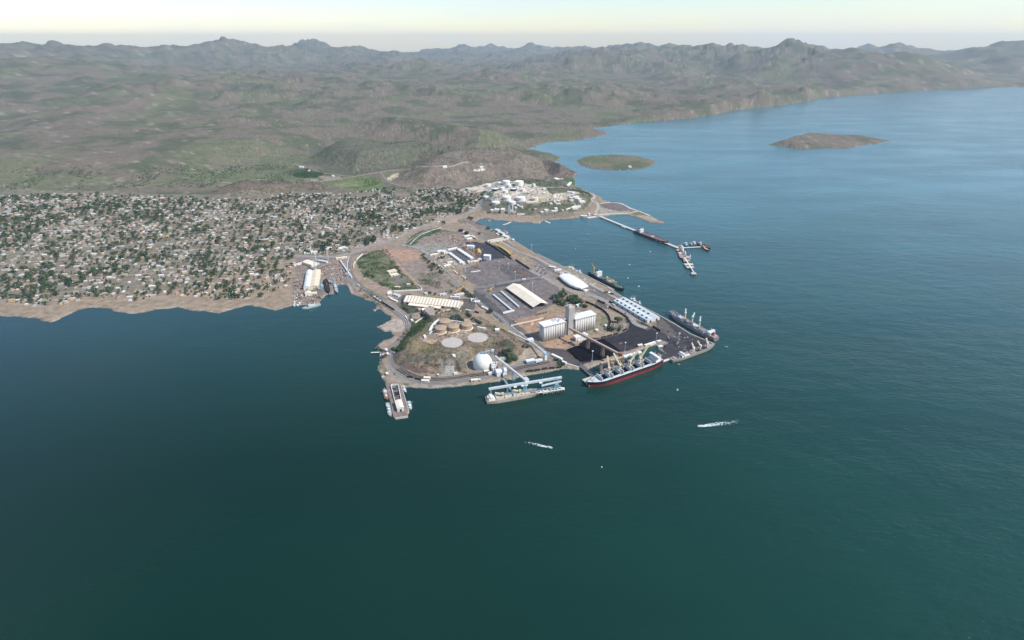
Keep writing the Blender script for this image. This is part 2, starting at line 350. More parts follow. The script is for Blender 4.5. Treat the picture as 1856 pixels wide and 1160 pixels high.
def paint(x, y, z):
    """land cover of every point of the ground: soil, grass, rock, asphalt, coal dust"""
    r = np.hypot(x, y)
    n1 = fbm(x, y, 60, 4, 40); n2 = fbm(x, y, 14, 3, 50); n3 = fbm(x, y, 220, 4, 60)
    c = np.tile(np.array([.275, .215, .155]), (len(x), 1))
    # dry hills and scrub in the distance
    farm = sstep(2450, 2700, r)
    hillc = np.array([.155, .132, .102]); scrub = np.array([.072, .092, .052])
    c = c*(1-farm[:, None])+farm[:, None]*hillc
    c = mixc(c, farm*sstep(.45, .62, n3)*.75, scrub); c = mixc(c, farm*sstep(.55, .62, fbm(x, y, 420, 4, 77))*.55, (.135, .150, .080))
    c = mixc(c, farm*sstep(.55, .7, n1)*.5, (.185, .155, .12))
    jx = x+(n1-.5)*26+(n2-.5)*8; jy = y+(fbm(x, y, 60, 4, 70)-.5)*26
    def zone(pts, col, amt=1, mask=None, soft=True, grain=None, raw=False):
        nonlocal c
        p = pts if raw else GG(pts); a = np.array(p)
        m0 = (x > a[:, 0].min()-40) & (x < a[:, 0].max()+40) & (y > a[:, 1].min()-40) & (y < a[:, 1].max()+40)
        i = np.where(m0)[0]
        if not len(i): return
        ins = inside(p, (jx if soft else x)[i], (jy if soft else y)[i]).astype(float)*amt
        if grain is not None: ins *= sstep(grain[0], grain[1], n2[i]*.6+n1[i]*.4)
        cc = c[i]; c[i] = cc*(1-ins[:, None])+np.array(col)*ins[:, None]
    GREEN = (.085, .110, .048); DGREEN = (.030, .052, .026); PALE = (.30, .262, .225); SOIL = (.23, .178, .142)
    # hills: brown rock
    for poly in (HILL, HILL2, HILL3): zone(poly, (.195, .158, .125), .95, raw=True)
    zone(HILL4, (.105, .112, .078), .8, raw=True)
    zone(HILL, (.120, .108, .078), .7, grain=(.47, .6), raw=True); zone(HILL2, (.125, .098, .088), .8, raw=True)
    zone(HILL3, (.155, .122, .092), .9, raw=True); zone(HILL3, (.075, .08, .05), .7, grain=(.5, .6), raw=True)
    zone(T('i', (640,300),(820,225),(1100,190),(1500,205),(1570,330),(1560,420),(1230,440),(900,410),(700,380)), (.125, .160, .068))
    zone(T('i', (-300,250),(0,240),(420,250),(640,300),(900,400),(560,340),(350,290),(0,290)), (.150, .160, .095), .7)
    zone([(300,318),(420,312),(533,318),(600,322),(640,330),(560,330),(480,324),(400,328)], (.120, .145, .072), .8)
    zone(T('i', (690,310),(900,290),(1150,330),(1120,370),(800,370)), (.20, .205, .095), .8)
    zone(T('i', (1060,500),(1190,470),(1400,480),(1400,560),(1200,565)), (.40, .235, .14))
    zone(T('j', (130,470),(450,460),(420,560),(150,600)), (.27, .19, .11), .8)
    zone(T('i', (1300,480),(1560,470),(1540,560),(1400,590),(1100,590)), (.20, .18, .10), .7)
    zone(T('i', (0,60),(250,50),(520,130),(470,215),(150,220),(0,200)), (.055, .085, .045), .85)
    zone(T('i', (200,245),(420,240),(420,300),(200,290)), (.34, .25, .21), .8)
    zone(T('i', (450,190),(800,180),(820,250),(560,270)), (.29, .24, .19), .7)
    zone(T('j', (0,210),(210,130),(240,150),(80,260),(20,260)), (.48, .42, .27))
    zone(T('j', (1180,455),(1350,400),(1740,330),(1740,400),(1500,450),(1250,475)), (.52, .46, .36))
    zone(T('j', (1520,80),(1720,40),(1740,60),(1600,105)), (.55, .52, .45))
    zone(T('j', (0,300),(250,350),(500,420),(480,450),(100,450),(0,380)), (.055, .085, .045), .7, grain=(.4, .55))
    # town ground
    zone([(533,345),(500,352),(300,352),(0,340),(-500,340),(-700,560),(0,548),(300,530),(533,470),(620,462),(700,437),(780,403),(850,386),(885,352),(800,341),(700,343),(600,352)], (.185, .165, .122), .95)
    # refinery headland
    zone(REF, (.175, .158, .115), .9, raw=True)
    zone(REF, (.070, .088, .048), .8, grain=(.46, .56), raw=True)
    zone([(878,352),(900,340),(960,334),(985,340),(1000,352),(985,362),(940,366),(895,366)], (.50, .44, .36), .9)
    zone(T('q', (0,330),(300,250),(700,200),(1300,240),(1740,380),(1740,480),(1300,520),(900,560),(500,460),(0,420)), (.50, .435, .36), .85)
    zone(T('r', (0,380),(300,400),(560,370),(900,350),(930,400),(640,470),(560,560),(300,560),(0,600)), (.46, .395, .30))
    zone(T('r', (310,400),(520,400),(520,500),(320,500)), (.72, .66, .54), .9)
    zone(T('q', (1340,600),(1740,600),(1740,770),(1340,770)), (.44, .375, .29), .9)
    zone(T('r', (560,20),(800,40),(820,180),(700,200),(560,100)), (.07, .12, .05), .9)
    zone(T('r', (330,25),(540,40),(540,60),(350,60)), (.75, .72, .66))
    zone(T('r', (0,850),(400,800),(800,850),(900,900),(500,960),(0,990)), (.16, .145, .11), .7)
    zone(T('r', (620,290),(900,310),(1150,400),(1100,410),(800,350)), (.035, .055, .032), .9)
    zone(T('q', (310,480),(520,500),(450,620),(330,600)), (.055, .11, .055), .9)
    zone(T('q', (180,700),(560,760),(400,960),(120,1000)), (.17, .15, .125), .9)
    # spit with its drying lagoon
    zone(T('k', (900,500),(1060,470),(1180,490),(1400,585),(1270,632),(920,650)), (.30, .275, .225))
    zone(T('k', (905,500),(1050,482),(1170,498),(1380,582),(1160,592),(1080,575),(940,545)), (.150, .125, .125), soft=False)
    zone(T('k', (1280,610),(1400,590),(1560,650),(1380,645)), (.155, .140, .085))
    zone(T('k', (1380,645),(1640,680),(1640,715),(1480,690)), (.33, .30, .22), .9)
    # shore below the headland
    zone(T('o', (500,0),(1000,0),(1804,120),(1804,190),(1200,150),(700,110),(520,40)), (.30, .235, .185), .9)
    # coastal strip between the town and the harbour
    zone(T('n', (1000,650),(1180,680),(1500,530),(1856,470),(1856,560),(1400,700),(1050,790)), (.33, .245, .20), .9)
    zone([(780,398),(800,388),(835,392),(830,402),(800,408),(780,412)], (.33, .25, .19), .9)
    # shipyard ground
    zone(T('a', (0,300),(560,270),(860,290),(800,420),(840,600),(900,840),(600,860),(400,900),(380,1040),(0,1050)), (.215, .172, .148))
    zone(T('a', (360,400),(660,400),(760,640),(600,680),(430,620)), (.32, .235, .175), .7, grain=(.4, .6))
    zone(T('a', (540,300),(820,320),(790,470),(560,400)), (.26, .19, .155), .8)
    # green field inside the railway loop
    field = [(650,470),(672,456),(702,452),(728,490),(762,526),(716,527),(690,518),(668,505),(652,492)]
    zone(field, (.155, .148, .098)); zone(field, (.095, .118, .052), .9, grain=(.42, .52)); zone(field, (.045, .066, .033), .9, grain=(.55, .62))
    zone(T('b', (430,500),(500,460),(640,550),(480,590)), (.40, .31, .24), .9)
    zone(T('b', (500,600),(620,560),(700,590),(700,680),(560,700)), (.17, .16, .145), .8)
    zone(T('b', (20,740),(100,670),(200,690),(430,830),(380,860),(200,850)), (.30, .22, .185), .9)
    # red earth and lots right of it
    zone(T('b', (330,140),(560,80),(850,120),(1000,260),(1300,480),(1740,820),(1640,900),(1060,880),(960,740)), (.235, .190, .158))
    zone(T('b', (380,110),(620,130),(860,140),(960,220),(940,300),(700,320),(560,240),(430,190)), (.37, .235, .170))
    zone(T('b', (540,230),(720,320),(800,400),(700,400)), (.30, .21, .16), .8)
    zone(T('b', (860,560),(1300,520),(1500,700),(1700,830),(1500,860),(1000,720)), (.105, .115, .068), .75, grain=(.47, .56))
    zone(T('b', (330,150),(430,160),(1040,830),(960,770)), (.34, .235, .18), soft=False)
    # loop field on the left of the cream warehouse, green verge
    zone([(741,431),(757,420),(783,414),(806,417),(828,420),(800,428),(775,434),(755,443),(735,448),(730,443)], (.060, .095, .045), .85)
    zone([(757,436),(790,420),(830,420),(860,428),(845,440),(835,452),(780,455),(752,444)], (.245, .195, .165), .95)
    zone([(745,444),(790,440),(822,446),(806,455),(775,455)], (.250, .240, .205), .95)
    zone(T('d', (0,230),(180,220),(180,280),(0,330)), (.05, .085, .04), .8)
    # railway corridor along the bay
    zone([(838,402),(862,404),(888,412),(905,424),(935,436),(940,442),(885,446),(870,432),(845,415)], (.285, .225, .185))
    zone(T('d', (850,290),(1000,330),(1280,560),(1200,560),(960,420)), (.19, .18, .115), .7)
    # yards: dark asphalt with ore and coal dust
    zone(T('d', (620,470),(760,455),(960,490),(1440,780),(1280,770),(1000,800),(860,830),(800,650),(640,600)), (.052, .054, .064))
    zone(T('d', (380,640),(480,610),(690,800),(590,830),(440,720)), (.052, .052, .056), soft=False)
    zone(T('d', (230,610),(500,590),(860,780),(600,870),(420,700)), (.12, .11, .105), .8)
    zone(T('d', (480,560),(900,600),(900,760),(640,700)), (.15, .105, .085), .7)
    yard = [(838,487),(890,470),(925,467),(958,486),(985,503),(1010,520),(1025,532),(1008,548),(962,572),(940,580),(905,574),(868,535),(855,515)]
    zone(yard, (.165, .142, .135))
    zone(T('e', (0,380),(240,360),(1100,210),(1300,250),(1050,260),(400,400),(0,430)), (.082, .080, .084))
    zone(T('e', (350,0),(860,0),(1200,200),(900,230),(700,270),(450,90)), (.105, .095, .096), .85)
    zone(T('e', (640,90),(900,160),(980,190),(860,150)), (.20, .135, .11), .7)
    zone(T('e', (0,430),(200,520),(420,760),(640,960),(860,1160),(700,1160),(300,870),(0,680)), (.090, .088, .090))
    # green garden behind the silos
    zone(T('f', (380,740),(640,660),(840,760),(1000,860),(1000,1000),(600,960)), (.20, .165, .13))
    # silo yard: bare red soil
    zone(T('h', (480,100),(1000,60),(1500,0),(1547,260),(1190,390),(900,380),(640,130)), (.34, .225, .155), soft=False)
    zone(T('e', (640,970),(1100,870),(1560,780),(1500,1160),(860,1160)), (.31, .205, .14), .9)
    zone(T('t', (1340,420),(1500,520),(1560,700),(1400,850),(1200,900),(1100,860),(1370,760)), (.235, .190, .13), .9)
    zone(T('g', (60,560),(160,640),(190,780),(150,840),(60,760)), (.135, .145, .085), .8)
    zone(T('g', (250,640),(540,680),(540,840),(320,960),(180,900),(270,760)), (.27, .225, .18), .9)
    zone(T('g', (300,640),(520,650),(520,720),(300,720)), (.13, .13, .08), .6)
    # coal yard in front of the silos
    coal = T('v', (0,530),(0,300),(260,210),(420,200),(700,100),(800,0),(1100,0),(1280,80),(1517,220),(1517,520),(1300,600),(1385,445),(1290,335),(1430,290),(1310,230),(960,380),(600,440),(180,590),(20,640))
    zone(coal, (.046, .044, .050), soft=False)
    zone(T('h', (640,240),(900,500),(1460,720),(1500,560),(1210,400),(860,400)), (.075, .068, .067), .95)
    zone(T('g', (560,660),(830,720),(1240,960),(1250,1160),(700,1160),(0,1030),(400,950),(560,860)), (.034, .034, .040), soft=False)
    zone(T('h', (1215,430),(1547,330),(1547,600),(1460,632)), (.007, .008, .014), soft=False)
    zone(T('v', (0,290),(160,200),(380,200),(700,430),(640,510),(330,560),(0,590)), (.007, .008, .014), soft=False)
    zone(T('v', (40,640),(300,570),(700,440),(1180,270),(1320,225),(1420,280),(1000,400),(700,510),(330,640),(140,700)), (.27, .225, .19), .9, soft=False)
    # quay roads
    zone(T('f', (0,240),(200,60),(560,230),(1140,560),(1740,860),(1740,1160),(1400,960),(900,640),(560,480),(250,420)), (.225, .195, .172))
    zone(T('f', (980,650),(1300,640),(1560,790),(1740,900),(1740,960),(1300,800)), (.115, .108, .108), .8)
    zone(T('g', (0,300),(900,860),(1000,800),(1547,1100),(1547,1160),(1240,960),(560,600),(0,420)), (.105, .095, .09), .9)
    zone(T('w', (0,180),(230,330),(1000,700),(330,940),(60,990),(130,860),(180,700),(0,570)), (.056, .053, .058), soft=False)
    zone(T('w', (0,230),(160,330),(400,560),(380,620),(0,460)), (.115, .103, .094), .9)
    # lawns and lot between the quay roads and the knoll
    zone(T('h', (350,560),(520,400),(830,430),(900,520),(640,600),(250,720)), (.34, .275, .215))
    zone(T('h', (250,720),(500,590),(830,600),(960,540),(1120,640),(1180,760),(400,900),(0,1010),(0,870)), (.225, .195, .170))
    zone(T('h', (820,640),(950,560),(1080,640),(1100,700),(900,760)), (.285, .205, .145), .9)
    # knoll
    zone(KNOLL, (.205, .155, .112), raw=True)
    zone(KNOLL, (.105, .096, .058), .6, grain=(.47, .55), raw=True)
    zone(T('m', (420,380),(520,200),(760,0),(1000,0),(900,130),(680,250),(620,420),(500,480),(440,460)), (.052, .068, .034), .9)
    zone(T('m', (560,260),(800,210),(1150,260),(1230,350),(1000,480),(700,470),(580,400)), (.185, .155, .088), .9)
    zone(T('m', (560,300),(700,230),(900,260),(700,400)), (.23, .125, .085), .6, grain=(.45, .6))
    zone(T('m', (520,480),(740,560),(1500,560),(1450,640),(1000,650),(560,620)), (.130, .118, .090), .8)
    zone(T('m', (420,480),(520,480),(640,640),(900,720),(1240,700),(1250,860),(1000,880),(760,820),(560,720),(450,640)), (.135, .105, .080), .6, grain=(.42, .58))
    zone(T('m', (500,640),(700,690),(1050,850),(1000,890),(760,830),(520,720)), (.165, .105, .092), .85)
    zone(T('m', (1050,700),(1260,690),(1250,730),(1060,760)), (.055, .055, .045), .7)
    zone(T('m', (1250,640),(1480,640),(1480,860),(1180,870)), (.20, .19, .165), .8)
    zone(T('m', (1500,560),(1610,800),(1600,850),(1540,850)), (.06, .058, .055), .9)
    zone(T('c', (760,890),(1040,810),(1300,860),(1740,800),(1740,940),(1100,960),(940,970),(800,930)), (.285, .215, .165), .95)
    zone(T('c', (800,900),(1080,900),(1060,950),(930,975)), (.48, .34, .22), .95)
    zone(T('c', (1050,560),(1700,590),(1740,830),(1040,850)), (.38, .285, .20), .9)
    zone(T('s', (870,100),(1000,130),(1450,520),(1700,540),(1740,620),(1500,640),(1300,500)), (.25, .190, .155), .9)
    zone(T('s', (1350,620),(1804,700),(1804,900),(1400,880)), (.165, .148, .105), .8)
    zone(T('h', (0,100),(490,320),(490,500),(340,560),(150,560),(0,500)), (.180, .135, .105), .85)
    zone(T('h', (40,280),(240,250),(340,350),(320,600),(160,560),(240,460),(60,360)), (.052, .062, .038), .85)
    zone(T('m', (1600,440),(1740,440),(1740,800),(1610,760)), (.15, .145, .13), .7)
    zone(T('c', (620,360),(880,420),(860,480),(1060,560),(900,700),(620,640),(560,500)), (.165, .140, .098), .8, grain=(.4, .55))
    zone(T('c', (560,560),(900,560),(1000,600),(850,700),(700,850),(580,820),(620,700)), (.052, .070, .034), .9)
    zone(T('c', (1310,500),(1450,480),(1560,560),(1550,610),(1320,590)), (.040, .060, .032), soft=False)
    # dark yard round the scalloped warehouse
    zone(T('c', (390,180),(560,110),(640,120),(500,260),(500,300),(900,420),(660,470),(440,340)), (.085, .080, .078))
    zone(T('c', (1400,200),(1600,180),(1740,280),(1740,390),(1560,400),(1400,390)), (.090, .086, .086), .9)
    zone(T('c', (390,300),(640,350),(900,430),(640,460),(560,470)), (.05, .07, .035), .8, grain=(.4, .5))
    # west shore
    zone(T('c', (90,660),(200,600),(500,545),(540,700),(480,790),(300,790),(170,780)), (.37, .305, .25))
    zone(T('c', (0,240),(400,440),(560,560),(270,560),(160,440),(0,380)), (.285, .215, .165), .9)
    zone(T('c', (0,1040),(140,930),(330,910),(480,800),(540,720),(560,850),(320,1100),(0,1160)), (.30, .225, .19), .9)
    zone(T('m', (180,560),(270,640),(290,820),(340,1000),(240,920),(170,760)), (.12, .135, .075), .7, grain=(.35, .5))
    # goods yard round the southern shore
    zone(T('m', (280,660),(360,560),(420,660),(600,790),(850,880),(1250,900),(1740,860),(1740,1040),(1200,1095),(640,1070),(540,1020),(330,900)), (.275, .235, .192))
    zone(T('m', (540,1000),(660,1020),(640,1070),(560,1070)), (.13, .15, .08), .8)
    # salt and dust near the water line
    rock = (z < 1.9)
    c = mixc(c, rock*.7, (.30, .262, .225))
    wet = (z < .5); c = mixc(c, wet*.8, (.085, .080, .070))
    # small bare and shrubby specks everywhere that is not paved
    bright = c.mean(1) > .1
    sp_ = vnoise(x, y, 4.5, 90)
    c = mixc(c, bright*sstep(.80, .90, sp_)*.55*(r > 700), (.050, .062, .036))
    c = mixc(c, bright*sstep(.84, .92, vnoise(x, y, 3.5, 95))*.4, (.42, .38, .33))
    return c
ground = terrain()
def water():
    me = bpy.data.meshes.new('water'); N = 64; vs = [(0, 0, 0)]+[(math.cos(2*math.pi*k/N)*32500, math.sin(2*math.pi*k/N)*32500, 0) for k in range(N)]
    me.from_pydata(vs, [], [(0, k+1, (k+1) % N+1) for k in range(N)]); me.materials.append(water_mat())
    o = bpy.data.objects.new('water', me); COL.objects.link(o); return structure(o)
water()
def haze(density=2.5e-5):
    mb = MB(); m = bpy.data.materials.new('air'); m.use_nodes = True; n = m.node_tree
    n.nodes.remove(n.nodes['Principled BSDF']); v = n.nodes.new('ShaderNodeVolumePrincipled'); v.inputs['Color'].default_value = (.74, .89, 1, 1)
    v.inputs['Density'].default_value = density; v.inputs['Anisotropy'].default_value = .2
    n.links.new(v.outputs[0], n.nodes['Material Output'].inputs['Volume'])
    mb.box((0, 0, -11), (67000, 67000, 900), m); o = mb.build('haze'); return tag(o, kind='stuff')
# ------------------------------------------------------------------ surfaces of buildings and ships
WHT = mat('white_paint', (.69, .685, .655), .6, var=.10, scale=.2); WALLW = mat('white_wall', (.60, .595, .57), .8, var=.14, scale=.15)
CREAM = mat('cream_sheet', (.66, .56, .41), .6, var=.12, scale=.08, streak=(1, 1, 3)); CREAM2 = mat('pale_cream_sheet', (.74, .65, .51), .6, var=.10, scale=.07)
CONC = mat('concrete', (.60, .57, .52), .85, var=.16, scale=.18, streak=(1, 1, .25)); CONC2 = mat('pale_concrete', (.46, .43, .385), .9, var=.14, scale=.12)
CONCD = mat('worn_concrete', (.26, .235, .21), .9, var=.25, scale=.2); SLAB = mat('pinkish_slab', (.42, .375, .335), .9, var=.10, scale=.10)
TAN = mat('tan_tank_paint', (.37, .275, .185), .6, var=.12, scale=.12); RUST = mat('rusty_steel', (.24, .145, .100), .8, var=.35, scale=.4)
PRUST = mat('faded_rust', (.42, .30, .235), .8, var=.22, scale=.3); GREY = mat('grey_steel', (.33, .34, .35), .6, var=.18, scale=.3)
LBLUE = mat('light_blue_steel', (.24, .40, .47), .6, var=.12, scale=.3); PBLUE = mat('pale_blue_sheet', (.53, .60, .61), .5, var=.12, scale=.2)
GALV = mat('galvanised_sheet', (.58, .62, .63), .45, .2, var=.14, scale=.15); BLACK = mat('black_paint', (.018, .019, .024), .5, var=.2)
DARK = mat('dark_opening', (.02, .02, .023), .9, var=.1); GLASS = mat('window_glass', (.035, .05, .065), .15, spec=.6)
NAVY = mat('navy_hull', (.020, .028, .055), .5, var=.2); RED = mat('red_hull', (.215, .028, .030), .6, var=.2, scale=.1)
DRED = mat('deck_red', (.17, .095, .085), .8, var=.25, scale=.2); GREEN_D = mat('green_deck', (.085, .135, .105), .8, var=.25, scale=.2)
DGREY = mat('grey_deck', (.20, .205, .205), .7, var=.2, scale=.2); LGREY = mat('light_grey_paint', (.50, .525, .53), .6, var=.12, scale=.2)
YEL = mat('yellow_cream_crane', (.66, .54, .32), .5, var=.12); ORG = mat('orange_crane', (.45, .22, .09), .5, var=.15); YELM = mat('yellow_machine', (.62, .40, .10), .6, var=.2)
TARP = mat('beige_deck', (.38, .335, .275), .85, var=.28, scale=.12); TAR = mat('asphalt', (.105, .100, .100), .9, var=.2, scale=.1)
ROADM = mat('worn_asphalt', (.215, .195, .180), .9, var=.18, scale=.08); DIRT = mat('dirt_track', (.31, .245, .20), .95, var=.2, scale=.1)
BALL = mat('track_ballast', (.20, .172, .150), .95, var=.25, scale=.4); RAIL = mat('rail_steel', (.10, .085, .075), .6, .3); PAINT = mat('road_paint', (.62, .61, .56), .8, var=.25, scale=.6)
COAL = mat('coal', (.0065, .0070, .0115), .95, var=.35, scale=.12, bump=.3, spec=.05); ORE = mat('brown_ore', (.16, .10, .075), .9, var=.3, scale=.2, bump=.6)
TERRA = mat('terracotta', (.32, .19, .15), .8, var=.2); PINK = mat('pink_wall', (.50, .34, .29), .85, var=.15); BLUEW = mat('blue_wall', (.20, .36, .52), .7, var=.15)
TIMBER = mat('weathered_timber', (.24, .185, .14), .9, var=.3); STONE = mat('riprap_stone', (.34, .30, .26), .95, var=.4, scale=.5, bump=.8)
OLIVE = mat('navy_ship_grey', (.33, .40, .385), .6, var=.15, scale=.2); FOAM = mat('foam', (.80, .84, .84), .9, var=.1)
NAVYT = mat('dark_blue_black', (.022, .026, .042), .6, var=.2); POND = mat('pond_water', (.010, .028, .045), .12, spec=.6)

def frame(a, b, z=None):
    pa = G(*a) if z is None else W(*a, z); pb = G(*b) if z is None else W(*b, z)
    d = pb-pa; return pa, math.atan2(d.y, d.x), math.hypot(d.x, d.y)
def loc_to(o, r, p):
    c, s = math.cos(r), math.sin(r); return Vector((o[0]+p[0]*c-p[1]*s, o[1]+p[0]*s+p[1]*c, o[2]+p[2]))
def gable(mb, x0, x1, y0, y1, z, rh, m, ov=.6, axis='x', th=.25):
    """double-pitched roof shell with real thickness"""
    if axis == 'x':
        ym = (y0+y1)/2
        for ya, yb in ((y0-ov, ym), (y1+ov, ym)):
            k = rh*ov/max(.1, (ym-y0)); za = z-k
            up = [(x0-ov, ya, za+th), (x1+ov, ya, za+th), (x1+ov, yb, z+rh+th), (x0-ov, yb, z+rh+th)]
            dn = [(p[0], p[1], p[2]-th) for p in up]
            mb.raw(up+dn, [(0, 1, 2, 3), (7, 6, 5, 4), (0, 4, 5, 1), (1, 5, 6, 2), (2, 6, 7, 3), (3, 7, 4, 0)], m)
    else:
        xm = (x0+x1)/2
        for xa, xb in ((x0-ov, xm), (x1+ov, xm)):
            k = rh*ov/max(.1, (xm-x0)); za = z-k
            up = [(xa, y0-ov, za+th), (xb, y0-ov, z+rh+th), (xb, y1+ov, z+rh+th), (xa, y1+ov, za+th)]
            dn = [(p[0], p[1], p[2]-th) for p in up]
            mb.raw(up+dn, [(0, 1, 2, 3), (7, 6, 5, 4), (0, 4, 5, 1), (1, 5, 6, 2), (2, 6, 7, 3), (3, 7, 4, 0)], m)
def walls(mb, x0, x1, y0, y1, h, m, rh=0, axis='x', zb=-2.5):
    if axis == 'x': sec = [(y0, zb), (y1, zb), (y1, h), ((y0+y1)/2, h+rh), (y0, h)]; P = lambda x, s: (x, s[0], s[1]); e = (x0, x1)
    else: sec = [(x0, zb), (x1, zb), (x1, h), ((x0+x1)/2, h+rh), (x0, h)]; P = lambda y, s: (s[0], y, s[1]); e = (y1, y0)
    vs = [P(e[0], s) for s in sec]+[P(e[1], s) for s in sec]
    mb.raw(vs, [(4, 3, 2, 1, 0), (5, 6, 7, 8, 9)]+[(i, (i+1) % 5, 5+(i+1) % 5, 5+i) for i in range(5)], m)
def building(name, label, cat, a, b, depth, h, wm=None, rm=None, roof='gable', rh=2.0, axis=None, doors=(), windows=0, group=None, fl=1, parapet=.5, z=None):
    """a, b: pixels of the near ground edge, left to right; doors: (side, position 0-1, width, height)"""
    wm = wm or WALLW; rm = rm or WHT
    o, r, L = frame(a, b, z); t = thing(name, label, cat, o, r, group)
    axis = axis or ('x' if L >= depth else 'y')
    m = MB(); walls(m, 0, L, 0, depth, h, wm, rh*.98 if roof == 'gable' else 0, axis); m.build('wall', t)
    m = MB()
    if roof == 'gable': gable(m, 0, L, 0, depth, h+.03, rh, rm, axis=axis)
    else:
        m.box((L/2, depth/2, h+.02), (L+.5, depth+.5, .3), rm)
        if parapet:
            for c, d in (((L/2, 0), (L+.5, .3)), ((L/2, depth), (L+.5, .3))): m.box((c[0], c[1], h+.3), (d[0], d[1], parapet), rm)
            for xx in (0, L): m.box((xx, depth/2, h+.3), (.3, depth-.4, parapet), rm)
    m.build('roof', t)
    for side, u, w_, hh in doors:
        m = MB()
        if side == 'f': m.box((L*u, -.12, 0), (w_, .25, hh), DARK)
        elif side == 'r': m.box((L+.12, depth*u, 0), (.25, w_, hh), DARK)
        elif side == 'l': m.box((-.12, depth*u, 0), (.25, w_, hh), DARK)
        m.build('door', t)
    for k in range(windows):
        for f in range(fl):
            m = MB(); m.box((L*(k+.5)/windows, -.1, 1.1+f*(h/fl)), (min(2.2, L/windows*.5), .2, 1.3), GLASS); m.build('window', t)
    return t

# ------------------------------------------------------------------ grain silos and their lift tower
def silo_block(a, b, depth, label, roofbits, gantry):
    o, r, L = frame(a, b, 3); o.z = 2.6
    t = thing('grain_silo_block', label, 'grain silo', o, r, 'concrete silo blocks beside the lift tower')
    nx, ny = 9, 4; R_ = L/nx/2; ry = depth/ny/2
    for i in range(nx):
        for j in range(ny):
            if 0 < i < nx-1 and 0 < j < ny-1: continue
            m = MB(); m.lathe(((2*i+1)*R_, (2*j+1)*ry, -1), [(R_*.985, 0), (R_*.985, 39)], CONC, 18); o_ = m.build('silo', t, smooth=False)
            o_.data.polygons.foreach_set('use_smooth', [len(p.vertices) == 4 for p in o_.data.polygons])
    m = MB(); m.box((L/2, depth/2, -1), (L-2*R_, depth-2*ry, 39), CONC); m.build('core', t)
    m = MB(); m.box((L/2, depth/2, 38.05), (L+1.6, depth+1.6, 2.3), WALLW); m.box((L/2, depth/2, 40.4), (L+2.2, depth+2.2, .5), WHT); m.build('roof', t)
    for k in range(9): m = MB(); m.box(((k+.5)*L/9, -.95, 38.6), (2.2, .2, 1.0), DARK); m.build('vent', t)
    for cx, cy, sx, sy, sz in roofbits:
        m = MB(); m.box((cx*L, cy*depth, 40.93), (sx, sy, sz), WHT); m.box((cx*L, cy*depth, 40.93+sz), (sx+.6, sy+.6, .3), GALV); m.build('roof_house', t)
    m = MB(); m.box((gantry*L, depth*.5, 41), (L*.35, 2.4, 2.2), GALV); m.build('roof_conveyor', t)
    return t
silo_block((985.2, 620), (1023.2, 610.4), 24, 'left of two white roofed blocks of pale concrete grain silos', [(.72, .6, 5, 4, 4.5), (.86, .5, 6, 5, 3), (.6, .75, 3, 3, 3.2), (.78, .25, 2.5, 2.5, 5.5)], .75)
silo_block((1042, 606), (1078.6, 596.6), 24, 'right of two white roofed blocks of pale concrete grain silos', [(.12, .7, 4, 4, 4.5), (.25, .8, 3, 3, 5), (.06, .4, 3, 5, 3)], .2)
def silo_tower():
    o, r, L = frame((1029.3, 607.5), (1039.6, 604.6), 3); o.z = 2.6
    t = thing('lift_tower', 'tall square concrete lift tower between the two silo blocks', 'tower', o, r)
    D = 15; H = 72
    m = MB(); m.box((L/2, D/2, -1), (L, D, H), CONC2); m.build('shaft', t)
    m = MB()
    for k in range(5): m.box((L*.08+k*L*.21, -.2, 0), (.9, .5, H-2.5), CONC2)
    for k in range(5): m.box((-.2, D*.1+k*D*.2, 0), (.5, .9, H-2.5), CONC2)
    m.build('pilaster', t)
    m = MB()
    for (cx, cy, sx, sy) in ((L/2, 0, L+.8, .5), (L/2, D, L+.8, .5), (0, D/2, .5, D-.5), (L, D/2, .5, D-.5)): m.box((cx, cy, H-1), (sx, sy, 1.6), CONC2)
    m.build('parapet', t)
    for k in range(9):
        m = MB(); m.box((L*.72, -.12, 6+k*7.2), (1.6, .2, 1.6), GLASS); m.build('window', t); m = MB(); m.box((L*.30, -.12, 8+k*7.2), (1.4, .2, 1.2), GLASS); m.build('window', t)
    m = MB(); m.box((L*.4, D*.6, H-1), (5, 5, 3.5), CONC2); m.build('roof_house', t)
    for sgn in (0, 1):
        m = MB(); m.box((-4.8 if not sgn else L+2.6, D*.45, 40.5), (9 if not sgn else 5, 3, 3), GALV); m.build('bridge', t)
    m = MB(); m.box((-3.5, D*.5, -1), (6, 9, 37), CONCD); m.box((L+1.6, D*.5, -1), (3, 9, 37), CONCD); m.build('annex', t)
silo_tower()
building('workshop', 'small white flat roofed shed with two dark doors below the silos', 'shed', (1043.8, 619.6), (1064, 614.8), 13, 10, WHT, WHT, 'flat', doors=(('l', .3, 3.6, 5),('l', .75, 3.6, 5),('f', .12, 3, 4)))
building('service_shed', 'narrow white roofed shed behind the tower beside the green trees', 'shed', (1047, 557.5), (1060, 554), 9, 4.5, WALLW, WHT, 'flat')

